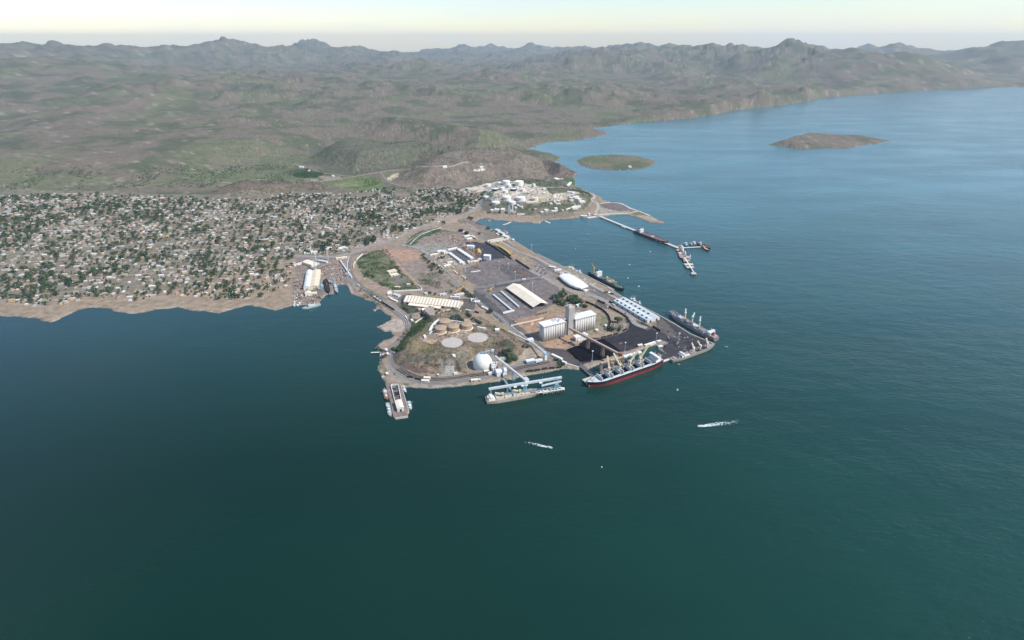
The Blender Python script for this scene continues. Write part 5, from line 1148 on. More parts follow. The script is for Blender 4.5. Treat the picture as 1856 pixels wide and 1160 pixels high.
def small_ship(name, label, cat, stern, bow, off, B, H, hc, dc_, houses, masts=(), arms=0, group=None, low=None):
    t, L = ship_root(name, label, cat, stern, bow, off, group)
    hm, deck, sheer, wdf = hull(L, B, 0, H, hc, low or hc, .4, n=12, zb=-1.5); hm.build('hull', t); deck_mesh(deck, dc_, .02).build('deck', t)
    for x, l, w_, h, mt in houses:
        m = MB(); m.box((L*x, 0, H), (l, w_, h), mt); m.box((L*x+l/2+.02, 0, H+h*.55), (.1, w_*.8, h*.25), GLASS); m.build('wheelhouse', t)
    for x, h in masts: m = MB(); m.tube((L*x, 0, H), (L*x, 0, H+h), .22, WHT, 6); m.beam((L*x, -1.5, H+h*.8), (L*x, 1.5, H+h*.8), .15, .15, WHT); m.build('mast', t)
    if arms:
        for s in (-1, 1): m = MB(); m.beam((L*.5, s*.5, H+3), (L*.5-2, s*arms, H+arms*.75), .22, .22, WHT); m.beam((L*.5, 0, H+8), (L*.5-2, s*arms, H+arms*.75), .08, .08, GREY); m.build('outrigger', t)
    return t
ga = 'shrimp trawlers moored along the long quay'
small_ship('trawler', 'white shrimp trawler farthest along the quay beside the boat shaped shed', 'trawler', (1028, 485), (1039, 491.5), 5, 7, 2.6, WHT, LGREY, ((.62, 6, 5, 5, WHT),), ((.5, 16), (.15, 9)), 13, ga)
small_ship('trawler', 'second white trawler just behind the navy hulled cargo ship', 'trawler', (1041, 491.5), (1053, 498.5), 5, 7, 2.6, WALLW, LGREY, ((.6, 6, 5, 5, WHT),), ((.5, 10),), 9, ga)
small_ship('trawler', 'left one of two white trawlers behind the skylit quay warehouse', 'trawler', (1140, 542.5), (1150, 548.5), 5, 7, 2.6, WHT, LGREY, ((.6, 6, 5, 5, WHT),), ((.5, 14), (.2, 8)), 11, ga)
small_ship('trawler', 'right one of two white trawlers behind the skylit quay warehouse', 'trawler', (1150, 548.8), (1160, 554.5), 5, 7, 2.6, OLIVE, DGREY, ((.6, 5, 4, 4, WHT),), ((.5, 9),), 9, ga)
small_ship('patrol_ship', 'long grey green naval ship off the shipyard point', 'ship', (582, 553.8), (549.5, 562), -4, 9, 3.2, OLIVE, OLIVE, ((.45, 14, 6, 4, LGREY), (.6, 7, 5, 7, LGREY), (.25, 8, 5, 3, OLIVE)), ((.52, 12), (.3, 7)))
small_ship('slipway_ship', 'dark rusty hulled ship hauled up on the shipyard slipway', 'ship', (590.5, 510), (596, 533), 0, 12, 7, BLACK, DARK, ((.3, 10, 8, 4, NAVYT),), ((.5, 8),), low=RUST)
small_ship('slipway_ship', 'pale grey workboat half on the slipway right of the dark hull', 'ship', (606, 513), (611.5, 532), 0, 9, 4, OLIVE, GREY, ((.6, 7, 6, 4, LGREY), (.35, 5, 5, 2.5, WHT)), ((.5, 8),))
small_ship('fishing_boat', 'grey fishing boat nearest the left edge of the picture', 'boat', (535, 546), (533.5, 557), 0, 6, 2.4, OLIVE, LGREY, ((.4, 6, 4, 4, WHT),), ((.5, 8),), group='boats moored left of the shipyard point')
small_ship('fishing_boat', 'small white fishing boat left of the shipyard point', 'boat', (546, 549), (538.5, 555), 0, 5, 2, WHT, LGREY, ((.4, 5, 3.5, 3.4, WHT),), ((.5, 7),), group='boats moored left of the shipyard point')
small_ship('workboat', 'rusty brown trawler with white gear on the left of the ruined pier', 'trawler', (697, 707), (702, 726), 0, 9, 3, RUST, RUST, ((.35, 7, 6, 4, WALLW), (.7, 4, 4, 2.5, WHT)), ((.5, 9), (.2, 8)), 8)
small_ship('patrol_boat', 'grey green patrol boat on the left side of the ruined pier', 'boat', (702.6, 732), (708, 756), 0, 8, 2.8, OLIVE, OLIVE, ((.38, 6, 4.5, 3.5, LGREY), (.6, 5, 4, 4.5, WHT), (.8, 4, 3.5, 2.2, LGREY)), ((.5, 8),))
small_ship('fishing_boat', 'small greyish boat at the root of the ruined pier, right side', 'boat', (730.5, 700.5), (736, 713), 0, 6, 2.4, DGREY, LGREY, ((.3, 5, 4, 3.4, LGREY), (.75, 3, 3, 2, WHT)), ((.5, 6),))
small_ship('fishing_boat', 'bluish shrimp boat with outriggers on the right side of the ruined pier', 'trawler', (741, 729), (744.5, 743), 0, 6.5, 2.4, PBLUE, LGREY, ((.7, 5, 4.5, 3.6, WHT), (.3, 4, 4, 3, PBLUE)), ((.45, 9),), 7)
gt = 'tugs and boats at the small finger of the oil jetty'
small_ship('tug', 'left one of three small grey boats behind the jetty finger', 'boat', (1239, 442.5), (1246.5, 446.5), 0, 8, 3, LGREY, GREY, ((.5, 9, 5, 6, WHT),), ((.5, 9),), group=gt)
small_ship('tug', 'middle one of three small grey boats behind the jetty finger', 'boat', (1249.5, 442), (1257, 446.5), 0, 7, 2.5, DGREY, GREY, ((.4, 6, 4, 3, LGREY),), group=gt)
small_ship('tug', 'right one of three small grey boats, white wheelhouse, behind the jetty finger', 'boat', (1253.5, 440.5), (1262, 445), 0, 8, 3, GREY, GREY, ((.5, 9, 6, 6, WHT),), ((.5, 8),), group=gt)
small_ship('tug', 'reddish tug nearest the tip at the back of the jetty finger', 'tug', (1264, 441), (1277, 450.5), 0, 11, 4, DRED, DRED, ((.35, 9, 7, 5, WALLW), (.42, 5, 5, 8, WHT)), ((.5, 12),), group=gt)
small_ship('tug', 'dark red tug lying farthest right beyond the jetty finger', 'tug', (1274, 444), (1287, 452), 0, 10, 3.6, NAVYT, DRED, ((.35, 8, 6, 4, DRED),), ((.5, 8),), group=gt)
small_ship('tug', 'dark red tug in front of the tip of the jetty finger', 'tug', (1271, 447.5), (1284, 455.5), 0, 10, 3.8, DRED, PINK, ((.35, 8, 6, 4, PINK),), ((.5, 8),), group=gt)
go = 'open motor boats on the bay'
for (s, b, lab) in (((1177, 456.5), (1180, 456.2), 'tiny white skiff in the bay below the tanker'), ((1139.6, 480.6), (1142.4, 480), 'tiny white skiff in mid bay off the navy hulled cargo ship'),
                    ((1137, 505), (1139.4, 504), 'tiny white skiff near the bow of the navy hulled cargo ship'), ((1156.2, 520), (1159.4, 518.6), 'small skiff off the skylit quay warehouse'),
                    ((1228, 660), (1232.5, 661.5), 'small launch below the rusty grey coaster'), ((1226.6, 708.2), (1229, 706), 'small sailing skiff off the red and black ship'),
                    ((1089.6, 847.4), (1091.8, 846.8), 'tiny skiff near the lower edge of the picture'), ((1313.5, 628.3), (1319, 629.6), 'white tender trailing a line off the outer quay corner'),
                    ((1065, 424), (1067, 424.4), 'tiny skiff off the headland shore'), ((1042, 451), (1044, 451.3), 'tiny skiff in the inner bay')):
    small_ship('motor_boat', lab, 'boat', s, b, 0, 2.0, .6, GALV, GREY, ((.45, 1.2, 1.0, .8, WALLW),), group=go)
# speedboats with their foam wakes
def wake(lab, boat_px, tail_px, spread, seed, boat_len=9):
    a, b = W(*boat_px, 0), W(*tail_px, 0); d = (b-a); Lw = d.length; d.normalize(); n = Vector((-d.y, d.x, 0)); rnd = random.Random(seed)
    t = thing('speedboat', lab, 'speedboat', a, math.atan2(-d.y, -d.x), 'speedboats running in the foreground')
    hm, deck, sh, wf = hull(boat_len, 3, 0, 1.1, WHT, WHT, .3, n=8, zb=-.4); hm.build('hull', t); deck_mesh(deck, LGREY, .02).build('deck', t)
    m = MB(); m.box((boat_len*.45, 0, 1.1), (2, 1.8, 1.1), WHT); m.build('console', t)
    m = MB(); N = 40
    rows = [[(-Lw*(i/N)+2, s*spread*(.18+.62*(i/N)**.7), .12) for s in (-1, -.5, 0, .5, 1)] for i in range(N+1)]
    for i in range(N):
        for j in range(4): m.poly([rows[i][j], rows[i+1][j], rows[i+1][j+1], rows[i][j+1]], foam_mat(Lw, spread))
    o = m.build('wake_foam'); o.location = a; o.rotation_euler = (0, 0, math.atan2(-d.y, -d.x)); o['kind'] = 'stuff'
def foam_mat(Lw, spread):
    nm = 'wake_foam_%d' % int(Lw)
    if nm in MATS: return MATS[nm]
    m = bpy.data.materials.new(nm); m.use_nodes = True; n = m.node_tree; b = n.nodes['Principled BSDF']; b.inputs['Base Color'].default_value = (.72, .80, .80, 1); b.inputs['Roughness'].default_value = .9
    tc = n.nodes.new('ShaderNodeTexCoord'); s = n.nodes.new('ShaderNodeSeparateXYZ'); n.links.new(tc.outputs['Object'], s.inputs[0])
    a = n.nodes.new('ShaderNodeTexNoise'); a.inputs['Scale'].default_value = .28; a.inputs['Detail'].default_value = 6; n.links.new(tc.outputs['Object'], a.inputs['Vector'])
    r = n.nodes.new('ShaderNodeMapRange'); r.inputs[1].default_value = -Lw; r.inputs[2].default_value = 0; r.inputs[3].default_value = -.16; r.inputs[4].default_value = .16; n.links.new(s.outputs[0], r.inputs[0])
    ay = n.nodes.new('ShaderNodeMath'); ay.operation = 'ABSOLUTE'; n.links.new(s.outputs[1], ay.inputs[0])
    ry = n.nodes.new('ShaderNodeMapRange'); ry.inputs[1].default_value = spread*.15; ry.inputs[2].default_value = spread*.8; ry.inputs[3].default_value = .03; ry.inputs[4].default_value = -.14; n.links.new(ay.outputs[0], ry.inputs[0])
    s1 = n.nodes.new('ShaderNodeMath'); n.links.new(a.outputs[0], s1.inputs[0]); n.links.new(r.outputs[0], s1.inputs[1]); s2 = n.nodes.new('ShaderNodeMath'); n.links.new(s1.outputs[0], s2.inputs[0]); n.links.new(ry.outputs[0], s2.inputs[1])
    o = n.nodes.new('ShaderNodeMapRange'); o.inputs[1].default_value = .42; o.inputs[2].default_value = .78; n.links.new(s2.outputs[0], o.inputs[0]); n.links.new(o.outputs[0], b.inputs['Alpha'])
    MATS[nm] = m; return m
WK = []
for args in (('speedboat with a broad white wake at the right edge of the picture', (1272.5, 772.3), (1345, 762.5), 10, 1), ('speedboat with a short white wake in the lower middle of the bay', (992, 810.5), (950, 800), 6, 2)):
    wake(*args)
# ------------------------------------------------------------------ oil jetty
JA, JB = (1088.5, 392.2), (1229.5, 449)
a, b = W(*JA, 5), W(*JB, 5); r = math.atan2(b.y-a.y, b.x-a.x); L = (b-a).length
t = thing('oil_jetty', 'long straight pale jetty reaching out from the headland past the tanker', 'jetty', (a.x, a.y, 0), r)
m = MB(); m.box((L/2, 0, 4), (L, 11, 1.2), CONC); m.build('deck', t)
m = MB()
for s, z in ((3.2, .5), (2.4, .5), (4.2, .4)): m.box((L/2, s, 5.25), (L, z, .6), WHT if s < 4 else LGREY)
m.build('pipeline', t)
for k in range(46):
    for y in (-4, 4): m = MB(); m.tube((L*k/45, y, -3), (L*k/45, y, 4), .5, CONCD, 6); m.build('pile', t)
m = MB()
for x, y in ((.34, -8), (.37, -8), (.78, -9), (.82, -8)): m.box((L*x, y, 2), (9, 6, 2.6), CONC2)
m.build('berthing_step', t)
def plat(lab, pts, z=5, m_=CONC2): return deck_on_piles('jetty_platform', lab, 'platform', pts, z, m_, CONCD, 10, 'platforms of the jetty head')
plat('reddish brown jetty platform at the crossing with the curved pipe', T('l', (1000,480),(1080,440),(1130,500),(1110,570),(1040,560)), 5, mat('brown_deck', (.30, .22, .19), .9))
plat('first pale step platform below the jetty crossing', T('l', (985,535),(1040,530),(1060,560),(1010,562)))
plat('second pale step platform below the jetty crossing', T('l', (1015,590),(1110,575),(1140,610),(1045,625)))
plat('broad brown jetty platform in the middle of the head', T('l', (1030,635),(1150,600),(1190,660),(1110,700),(1060,690)), 5, mat('brown_deck', (.30, .22, .19), .9))
plat('pale strip platform with the upright white mast', T('l', (1120,665),(1235,660),(1240,690),(1130,690)))
plat('brown square platform below the white mast', T('l', (1110,700),(1230,700),(1245,760),(1130,762)), 5, mat('brown_deck', (.30, .22, .19), .9))
plat('third pale step platform near the jetty end', T('l', (1130,795),(1295,795),(1310,830),(1150,835)))
plat('fourth pale step platform near the jetty end', T('l', (1165,850),(1305,850),(1325,880),(1185,882)))
plat('last pale mooring platform at the very end of the jetty', T('l', (1262,965),(1345,962),(1372,1000),(1275,1002)))
for nm, lab, a_, b_, w_, m_ in (('jetty_finger', 'thin straight pale finger jetty leading to the red tugs', (1237, 449.2), (1270, 447.4), 5, WALLW), ('catwalk', 'pale catwalk linking the step platforms of the jetty head', (1240, 466), (1252, 484), 4, CREAM2),
                              ('catwalk', 'thin pale catwalk to the last mooring platform', (1252, 484), (1258, 494.5), 3, WALLW)):
    p, q = W(*a_, 5), W(*b_, 5); t = thing(nm, lab, 'catwalk' if nm == 'catwalk' else 'jetty'); m = MB(); m.beam(p, q, w_, 1, m_); m.build('deck', t)
    n = max(3, int((q-p).length/14))
    for k in range(n+1): c = p.lerp(q, k/n); m = MB(); m.tube((c.x, c.y, -3), (c.x, c.y, 4.5), .5, CONCD, 6); m.build('pile', t)
t = thing('loading_arm_frame', 'white curved pipe bridge over the jetty crossing', 'pipe bridge'); m = MB()
pts = [W(x, y, z) for (x, y), z in zip(T('l', (1065,470),(1085,462),(1105,480),(1118,520),(1122,570),(1150,575),(1165,605),(1155,640)), (6, 12, 13, 12, 9, 12, 12, 6))]
for p, q in zip(pts, pts[1:]): m.beam(p, q, 3, 1.5, WHT)
m.build('pipe', t)
t = thing('marker_mast', 'short upright white mast with arm on the jetty head', 'mast'); p = W(*T('l', (1240, 715))[0], 5); m = MB(); m.box((p.x, p.y, 5), (4, 4, 14), WALLW, 0, .7); m.build('shaft', t)
t = thing('little_jetty', 'short white wooden jetty sticking out from the west shore', 'jetty'); p, q = W(672.4, 638.9, 2.5), W(688, 638.4, 2.5)
m = MB(); m.beam(p, q, 3.6, .5, WALLW); m.build('deck', t); 
for k in range(12): c = p.lerp(q, (k//2)/5); y_ = c.y+(1.4 if k % 2 else -1.4); m = MB(); m.tube((c.x, y_, -2), (c.x, y_, 2.3), .25, TIMBER, 6); m.build('pile', t)
for lab, pts in (('dark timber landing in the inner corner of the bay', T('o', (560,130),(600,90),(650,110),(600,170))), ('thin pale slip reaching into the inner bay', T('o', (910,215),(1010,190),(1090,150),(1120,160),(1030,205),(930,228))), ('small pale boat ramp on the headland shore', T('r', (90,1020),(150,1040),(235,1080),(200,1092),(100,1050)))):
    p = [plane(x, y, 1.2) for x, y in pts]; m = MB(); m.prism(p, -2, 1.2, CONC2 if 'pale' in lab else TIMBER); tag(m.build('landing'), lab, 'landing')

# ------------------------------------------------------------------ ruined pier on the south west corner
z = 3.2; pp = [plane(x, y, z) for x, y in T('x', (196,380),(252,560),(302,780),(345,1000),(388,1034),(628,1000),(615,925),(642,885),(560,620),(500,415),(350,340))]
m = MB(); m.prism(pp, -3, z, mat('pier_top', (.20, .155, .130), .9, var=.25, scale=.12), CONC2); structure(m.build('wharf'))
for pts, lab in ((T('x', (388,1028),(628,996)), 'pale coping along the end of the ruined pier'), (T('x', (500,420),(560,620),(640,885)), 'pale coping along the right side of the ruined pier')):
    m = MB(); q = [Vector((*plane(x, y, z), z)) for x, y in pts]
    for i_, (a_, b_) in enumerate(zip(q, q[1:])): m.beam(a_+Vector((0, 0, .3+.05*i_)), b_+Vector((0, 0, .3+.05*i_)), 1.4, .8, CONC2)
    tag(m.build('coping'), lab, 'kerb')
building('pier_shed', 'white shed with a low arched roof standing on the ruined pier', 'shed', (720.8, 747), (732.4, 744.6), 26, 8, WALLW, CREAM2, 'gable', 2, 'y', z=3.2, doors=(('f', .5, 4, 5),))
t = thing('ruined_shed', 'roofless ruin with white wall outline on the pier behind the white shed', 'ruin')
q = [W(x, y, 3.3) for x, y in T('x', (305,430),(325,408),(430,405),(445,430),(500,700),(380,720))]; m = MB()
for a_, b_ in zip(q, q[1:]+q[:1]): m.beam(a_+Vector((0, 0, 1.6)), b_+Vector((0, 0, 1.6)), 1.3, 3.4, WALLW)
m.build('wall', t); m = MB(); rnd = random.Random(9); A0, A1, A2 = q[0], q[4], q[3]
for k in range(80):
    c = q[1].lerp(q[5], rnd.uniform(.05, .95)); e = q[2].lerp(q[4], rnd.uniform(.05, .95)); c = c.lerp(e, rnd.uniform(.1, .9)); m.box((c.x, c.y, 3.2), (rnd.uniform(1, 5), rnd.uniform(1, 4), rnd.uniform(.4, 2.4)), (DARK, CONCD, DARK, TIMBER)[k % 4], rnd.random()*3)
m.build('rubble', t)

# ------------------------------------------------------------------ tank farm on the headland
TF = [(355,345,150,13,WHT,'white tank farthest left in the tank farm'),(655,285,115,11,WHT,'small white tank between the leftmost and the tall rear tanks'),(835,270,190,15,WHT,'tall white tank at the back left of the farm'),
 (1172,300,225,18,mat('ivory_tank', (.78,.76,.62), .6, var=.06),'largest ivory tank at the back right of the farm'),(547,440,155,9,BLACK,'left of two black sided tanks with a white roof'),(1020,445,150,10,NAVYT,'right of two black sided tanks'),
 (730,420,120,10,WHT,'white tank right of the left black tank'),(910,350,110,10,WHT,'white tank in the middle of the back row'),(815,495,130,9,CREAM2,'squat cream tank in front of the two black tanks'),(1112,400,90,9,WHT,'small white tank right of the right black tank'),
 (1270,450,110,9,WHT,'small white tank at the right of the farm road'),(855,680,220,13,WHT,'big white tank left in the front row'),(1218,700,235,14,WHT,'big white tank in the centre of the front row'),(1590,690,180,10,CREAM,'cream tank at the right of the front row'),
 (565,780,205,7,WHT,'low wide white tank alone in front left'),(995,790,180,9,WHT,'white tank above the grey refinery columns')]
for qx, qy, wpx, hh, mt, lab in TF:
    px, py = T('q', (qx, qy))[0]; c = G(px, py); dist = Vector((c.x, c.y, CAM_H-c.z)).length
    rr = wpx/14.5/FOC*dist/2; t = thing('oil_tank', lab, 'tank', c, 0, 'tanks of the headland tank farm'); white_top = 'black' in lab
    m = MB(); m.lathe((0, 0, -4), [(rr, 0), (rr, hh+4)], mt, 28); m.build('shell', t)
    m = MB(); m.lathe((0, 0, hh), [(rr+.15, 0), (rr+.15, .5), (rr*.6, 1.3), (.4, 1.9)], WHT if white_top else mt, 28); m.build('roof', t)
    m = MB()
    for k in range(9): a_ = 3.6+k*.13; m.box((math.cos(a_)*(rr+.5), math.sin(a_)*(rr+.5), hh*k/9), (1.4, 1.4, .3), GREY, a_)
    m.build('stair', t)
for i, (qx, qy, h) in enumerate(((885, 1040, 30), (905, 1035, 34), (925, 1030, 26), (1000, 1000, 24))):
    c = G(*T('q', (qx, qy))[0]); t = thing('refinery_column', ('first', 'tallest', 'third', 'rightmost')[i]+' grey column of the refinery group above the shore', 'column', c, 0, 'refinery columns on the headland')
    m = MB(); m.lathe((0, 0, -2), [(2.6, 0), (2.6, h), (1.6, h+3), (.5, h+4)], GREY if i != 3 else WALLW, 12); m.build('vessel', t)
    m = MB(); m.lathe((0, 0, h*.6), [(3.4, 0), (3.4, .5)], GALV, 12); m.build('platform', t)
HB = [  # headland buildings (tile q or r): x0,y0,x1,y1,depth,h,label
 ('q',690,1045,780,1045,22,16,'cream office block with window grid beside the refinery columns',6),('q',520,985,640,985,60,7,'long pale slanting roof beside the cream office block',0),('q',420,1000,500,1000,18,6,'white shed left of the cream office block',2),
 ('q',225,650,295,655,20,10,'white cube building at the road fork left of the tanks',2),('q',30,720,125,722,10,4,'small pair of white houses left of the headland road',2),('q',950,1020,1010,1010,14,7,'white house right of the grey columns',2),
 ('q',1000,1060,1090,1060,14,6,'pink white house right of the grey columns near the shore',2),('q',1070,930,1125,925,12,6,'white house above the headland trees, first from left',2),('q',1190,900,1215,895,12,7,'white house above the headland trees, second from left',2),
 ('q',1240,920,1280,915,12,7,'white house above the headland trees, third from left',2),('q',1125,1095,1320,1080,9,4,'long white roof low on the headland slope',4),('q',1130,860,1170,858,10,6,'cream hut below the central front tank',1),
 ('q',1560,960,1650,955,12,5,'pinkish house on the right headland slope',2),('q',1360,770,1640,765,10,4,'long white shed before the cream tank',5),('q',1550,350,1610,340,14,12,'white square process block at the right end of the farm',2),
 ('q',1450,350,1510,345,12,6,'low white process units right of the ivory tank',1),('r',100,820,180,815,14,6,'white house with trees on the lower headland terrace',2),('r',330,775,400,770,12,5,'pale house on the lower headland terrace',2),
 ('r',260,830,400,815,9,4,'long white house on the lower headland terrace',3),('r',0,860,70,855,12,5,'white house at the left of the lower headland terrace',2),('r',740,770,880,765,16,6,'white villa around a dark garden on the headland',3),
 ('r',860,730,940,725,12,5,'white house behind the villa with the dark garden',2),('r',500,810,540,808,8,4,'tiny white hut right of the lower terrace',1),('r',320,620,370,615,12,6,'cream house on the upper terrace, left',2),
 ('r',390,600,450,600,12,5,'white house on the upper terrace, middle',2),('r',370,660,470,650,9,4,'long pale roof of the upper terrace',3),('r',220,660,280,655,10,5,'white hut left of the upper terrace',1),
 ('r',620,390,740,400,14,5,'white shed group on the bare sandy ground, left',3),('r',740,410,800,415,14,5,'white shed on the bare sandy ground, right',2),('r',780,510,900,505,12,5,'pale house row inland of the tip road',3),
 ('r',880,560,960,560,14,5,'grey white house inland of the tip road',2),('r',920,620,1040,625,12,5,'white house nearest the tip road',3),('r',690,520,760,515,10,4,'pale house left of the tip houses',2),('r',690,580,770,585,10,4,'small white house below the pale tip house',2),
 ('r',60,410,130,405,12,5,'white hut on the upper headland road',2),('r',60,320,130,315,10,8,'white cube by the upper headland road',1),('r',650,235,720,238,10,4,'white hut behind the coastal road',1),
 ('r',930,955,1010,970,14,6,'white building at the foot of the jetty, left',3),('r',1020,960,1090,955,14,6,'white building at the foot of the jetty, middle',2),('r',1120,920,1160,915,10,9,'tall white hut at the foot of the jetty',1),
 ('r',1180,905,1220,905,10,6,'pinkish white hut at the foot of the jetty',1),('r',1100,985,1300,955,7,3,'white quay shed at the very foot of the jetty',4),('r',1250,915,1310,915,9,4,'white hut beside the jetty road',1)]
for tl, x0, y0, x1, y1, dp, h, lab, nw in HB:
    a_, b_ = T(tl, (x0, y0), (x1, y1)); fl = 4 if h > 14 else 1
    pk = 'pink' in lab; building('building' if h > 9 else 'house' if 'house' in lab else 'shed', lab, 'building' if h > 9 else 'house' if 'house' in lab else 'shed', a_, b_, dp, h, PINK if pk else CREAM2 if 'cream' in lab else WALLW, WHT if not pk else PINK, 'flat', windows=nw, fl=fl, group='buildings on the headland')
for px, py, w_, lab in ((807, 304.5, 30, 'white hut on the back slope of the brown hill'), (873, 305, 26, 'pale shed by the quarry behind the brown hill'), (603, 321, 14, 'small pale hut by the road behind the town'), (560, 311.5, 14, 'small pale hut in the woods behind the town'), (546, 304.5, 30, 'white roof in the woods at the top left of the town'), (700, 357.4, 60, 'dark fronted grey roofed hall in the back of the town'), (1142, 304, 22, 'white house alone on the far shore')):
    building('house' if 'hut' not in lab and 'shed' not in lab and 'hall' not in lab else 'shed', lab, 'house' if 'house' in lab or 'roof in' in lab else 'hut', (px-w_/8, py), (px+w_/8, py), 14, 7, WALLW if 'dark' not in lab else NAVYT, WHT if 'grey' not in lab else LGREY, 'flat')
# ------------------------------------------------------------------ roads and tracks draped over the ground
def resample(pts, step):
    p = [Vector((*q[:2], 0)) for q in pts]; out = []
    for i in range(len(p)-1):
        a, b, c, d = p[max(0, i-1)], p[i], p[i+1], p[min(len(p)-1, i+2)]; n = max(1, int((c-b).length/step))
        for k in range(n):
            t = k/n; out.append(.5*((2*b)+(c-a)*t+(2*a-5*b+4*c-d)*t*t+(-a+3*b-3*c+d)*t**3))
    out.append(p[-1]); return out
def normals(c):
    N = []
    for i in range(len(c)):
        d = c[min(len(c)-1, i+1)]-c[max(0, i-1)]; d = d.normalized() if d.length > 1e-6 else Vector((1, 0, 0)); N.append(Vector((-d.y, d.x, 0)))
    return N
def ribbon(name, c, N, off, wd, m, dz, mb=None, zs=None):
    own = mb is None; mb = mb or MB(); us = (-1, -.33, .33, 1); rows = []
    X = np.array([[c[i].x+N[i].x*(off+u*wd/2) for u in us] for i in range(len(c))]); Y = np.array([[c[i].y+N[i].y*(off+u*wd/2) for u in us] for i in range(len(c))])
    Z = np.maximum(height(X.ravel(), Y.ravel()).reshape(X.shape), .6)+dz
    base = len(mb.v); mb.v += [tuple(v) for v in np.stack([X, Y, Z], -1).reshape(-1, 3)]; k_ = mb.mi(m)
    for i in range(len(c)-1):
        for j in range(3): a = base+i*4+j; mb.f.append((a, a+1, a+5, a+4)); mb.m.append(k_)
    if own: return structure(mb.build(name))
ROADS = [
 ([(500,463),(533,463.5),(600,465.5),(630,459.5),(655,452.5),(669,447),(690,441.5),(713,434),(730,426),(744,418.5),(762,412),(780,407),(800,400.5),(820,393.5),(850,385.5),(864,375),(871,364),(878,354)], 12, ROADM, 1),
 ([(300,460),(400,462),(500,463)], 12, ROADM, 0),
 ([(878,354),(858,347),(838,341),(814,337),(793,340.5),(762,341.5),(740,339.5),(718,335),(702,327),(695,319),(691,312)], 8, ROADM, 0),
 ([(400,330),(480,326),(533,327.5),(560,328),(600,325),(640,320),(688,312),(713,309.5),(741,307),(783,301.5),(850,294)], 12, DIRT, 0),
 ([(533,297),(585,313),(605,315.5),(626,318.5),(642,318.5)], 8, DIRT, 0),
 ([(702,327),(714,322),(722,315)], 7, DIRT, 0),
 (T('b', (640,30),(760,50),(900,85),(1050,150),(1130,230),(1290,390),(1400,480),(1530,600),(1740,800)) + [(853,533),(866,546),(884,560),(905,573),(926,593),(950,611),(967,625),(989,639),(1004,644)], 8, TAR, 1),
 (T('b', (640,30),(560,60),(480,80),(330,90)) + [(680,451),(660,455),(645,460),(633,468)], 8, ROADM, 0),
 ([(727,447),(733,443),(745,434),(757,426),(780,415.5),(805,411),(832,412.5),(855,419),(880,436),(897,449),(912,460)], 7, ROADM, 0),
 (T('f', (0,290),(240,410),(560,590),(900,700),(1150,750),(1400,880),(1740,1080)) + [(1152,587),(1172,595)], 11, ROADM, 1),
 (T('o', (700,600),(900,640),(1100,740),(1300,850),(1560,960)) + [(975,469),(1000,482),(1026,492),(1060,511),(1090,526),(1130,547)], 9, mat('pale_quay_road', (.33, .29, .255), .9), 0),
 (T('c', (-400,-60),(0,140),(300,340),(500,480),(590,600),(600,700),(545,830),(400,960),(280,1060)) + T('m', (365,440),(350,560),(335,660),(400,790),(540,890),(700,955),(1000,1015),(1300,1015),(1740,945)) + [(880,684),(915,671),(935,664),(953,653),(965,646)], 8, ROADM, 0),
 ([(633,468),(626,480),(627,492),(634,505),(645,516),(665,530),(690,546),(712,560),(733,577),(738,590)], 8, TAR, 1),
 (T('c', (590,600),(640,470),(560,440),(420,330),(400,260),(500,140)), 7, TAR, 0),
 (T('h', (460,590),(300,680),(80,760),(-200,800)), 6, DIRT, 0),
 (T('e', (0,400),(240,380),(500,320),(860,260),(1100,225),(1200,235)), 11, TAR, 1),
 (T('q', (0,500),(250,430),(360,440),(560,490),(760,550),(950,560),(1280,490),(1740,380)), 8, PAINT if False else CREAM2, 0),
 (T('q', (130,960),(200,700),(300,670),(500,650),(740,580)), 8, ROADM, 0),
 (T('r', (-100,260),(100,255),(450,250),(720,270),(960,310),(1150,380),(1260,460),(1200,560),(1320,620),(1340,740),(1290,840),(1390,930)), 8, mat('pale_quay_road', (.33, .29, .255), .9), 1),
 (T('r', (0,110),(160,90),(250,40),(400,80),(560,130),(700,190),(780,240)), 7, ROADM, 0),
 (T('r', (600,770),(700,730),(810,660),(760,620)), 6, CREAM2, 0),
 (T('k', (920,490),(1050,478),(1180,492),(1300,540),(1400,585),(1560,650)), 5, CREAM2, 0),
 (T('k', (900,640),(1050,625),(1270,620),(1400,590)), 5, CREAM2, 0),
]
rd = {}
for i, (pts, wd, m, mark) in enumerate(ROADS):
    c = resample(GG(pts), 7); N = normals(c); ribbon('road' if m is not DIRT else 'dirt_road', c, N, 0, wd, m, .30+.012*(i % 5)); rd[i] = c
    if mark:
        ribbon('lane_marking', c, N, 0, .9, PAINT, .38+.012*(i % 5)); mb = MB()
        for s in (-1, 1): ribbon('', c, N, s*(wd/2+.5), 1.0, CONC2, .42, mb)
        structure(mb.build('kerb'))
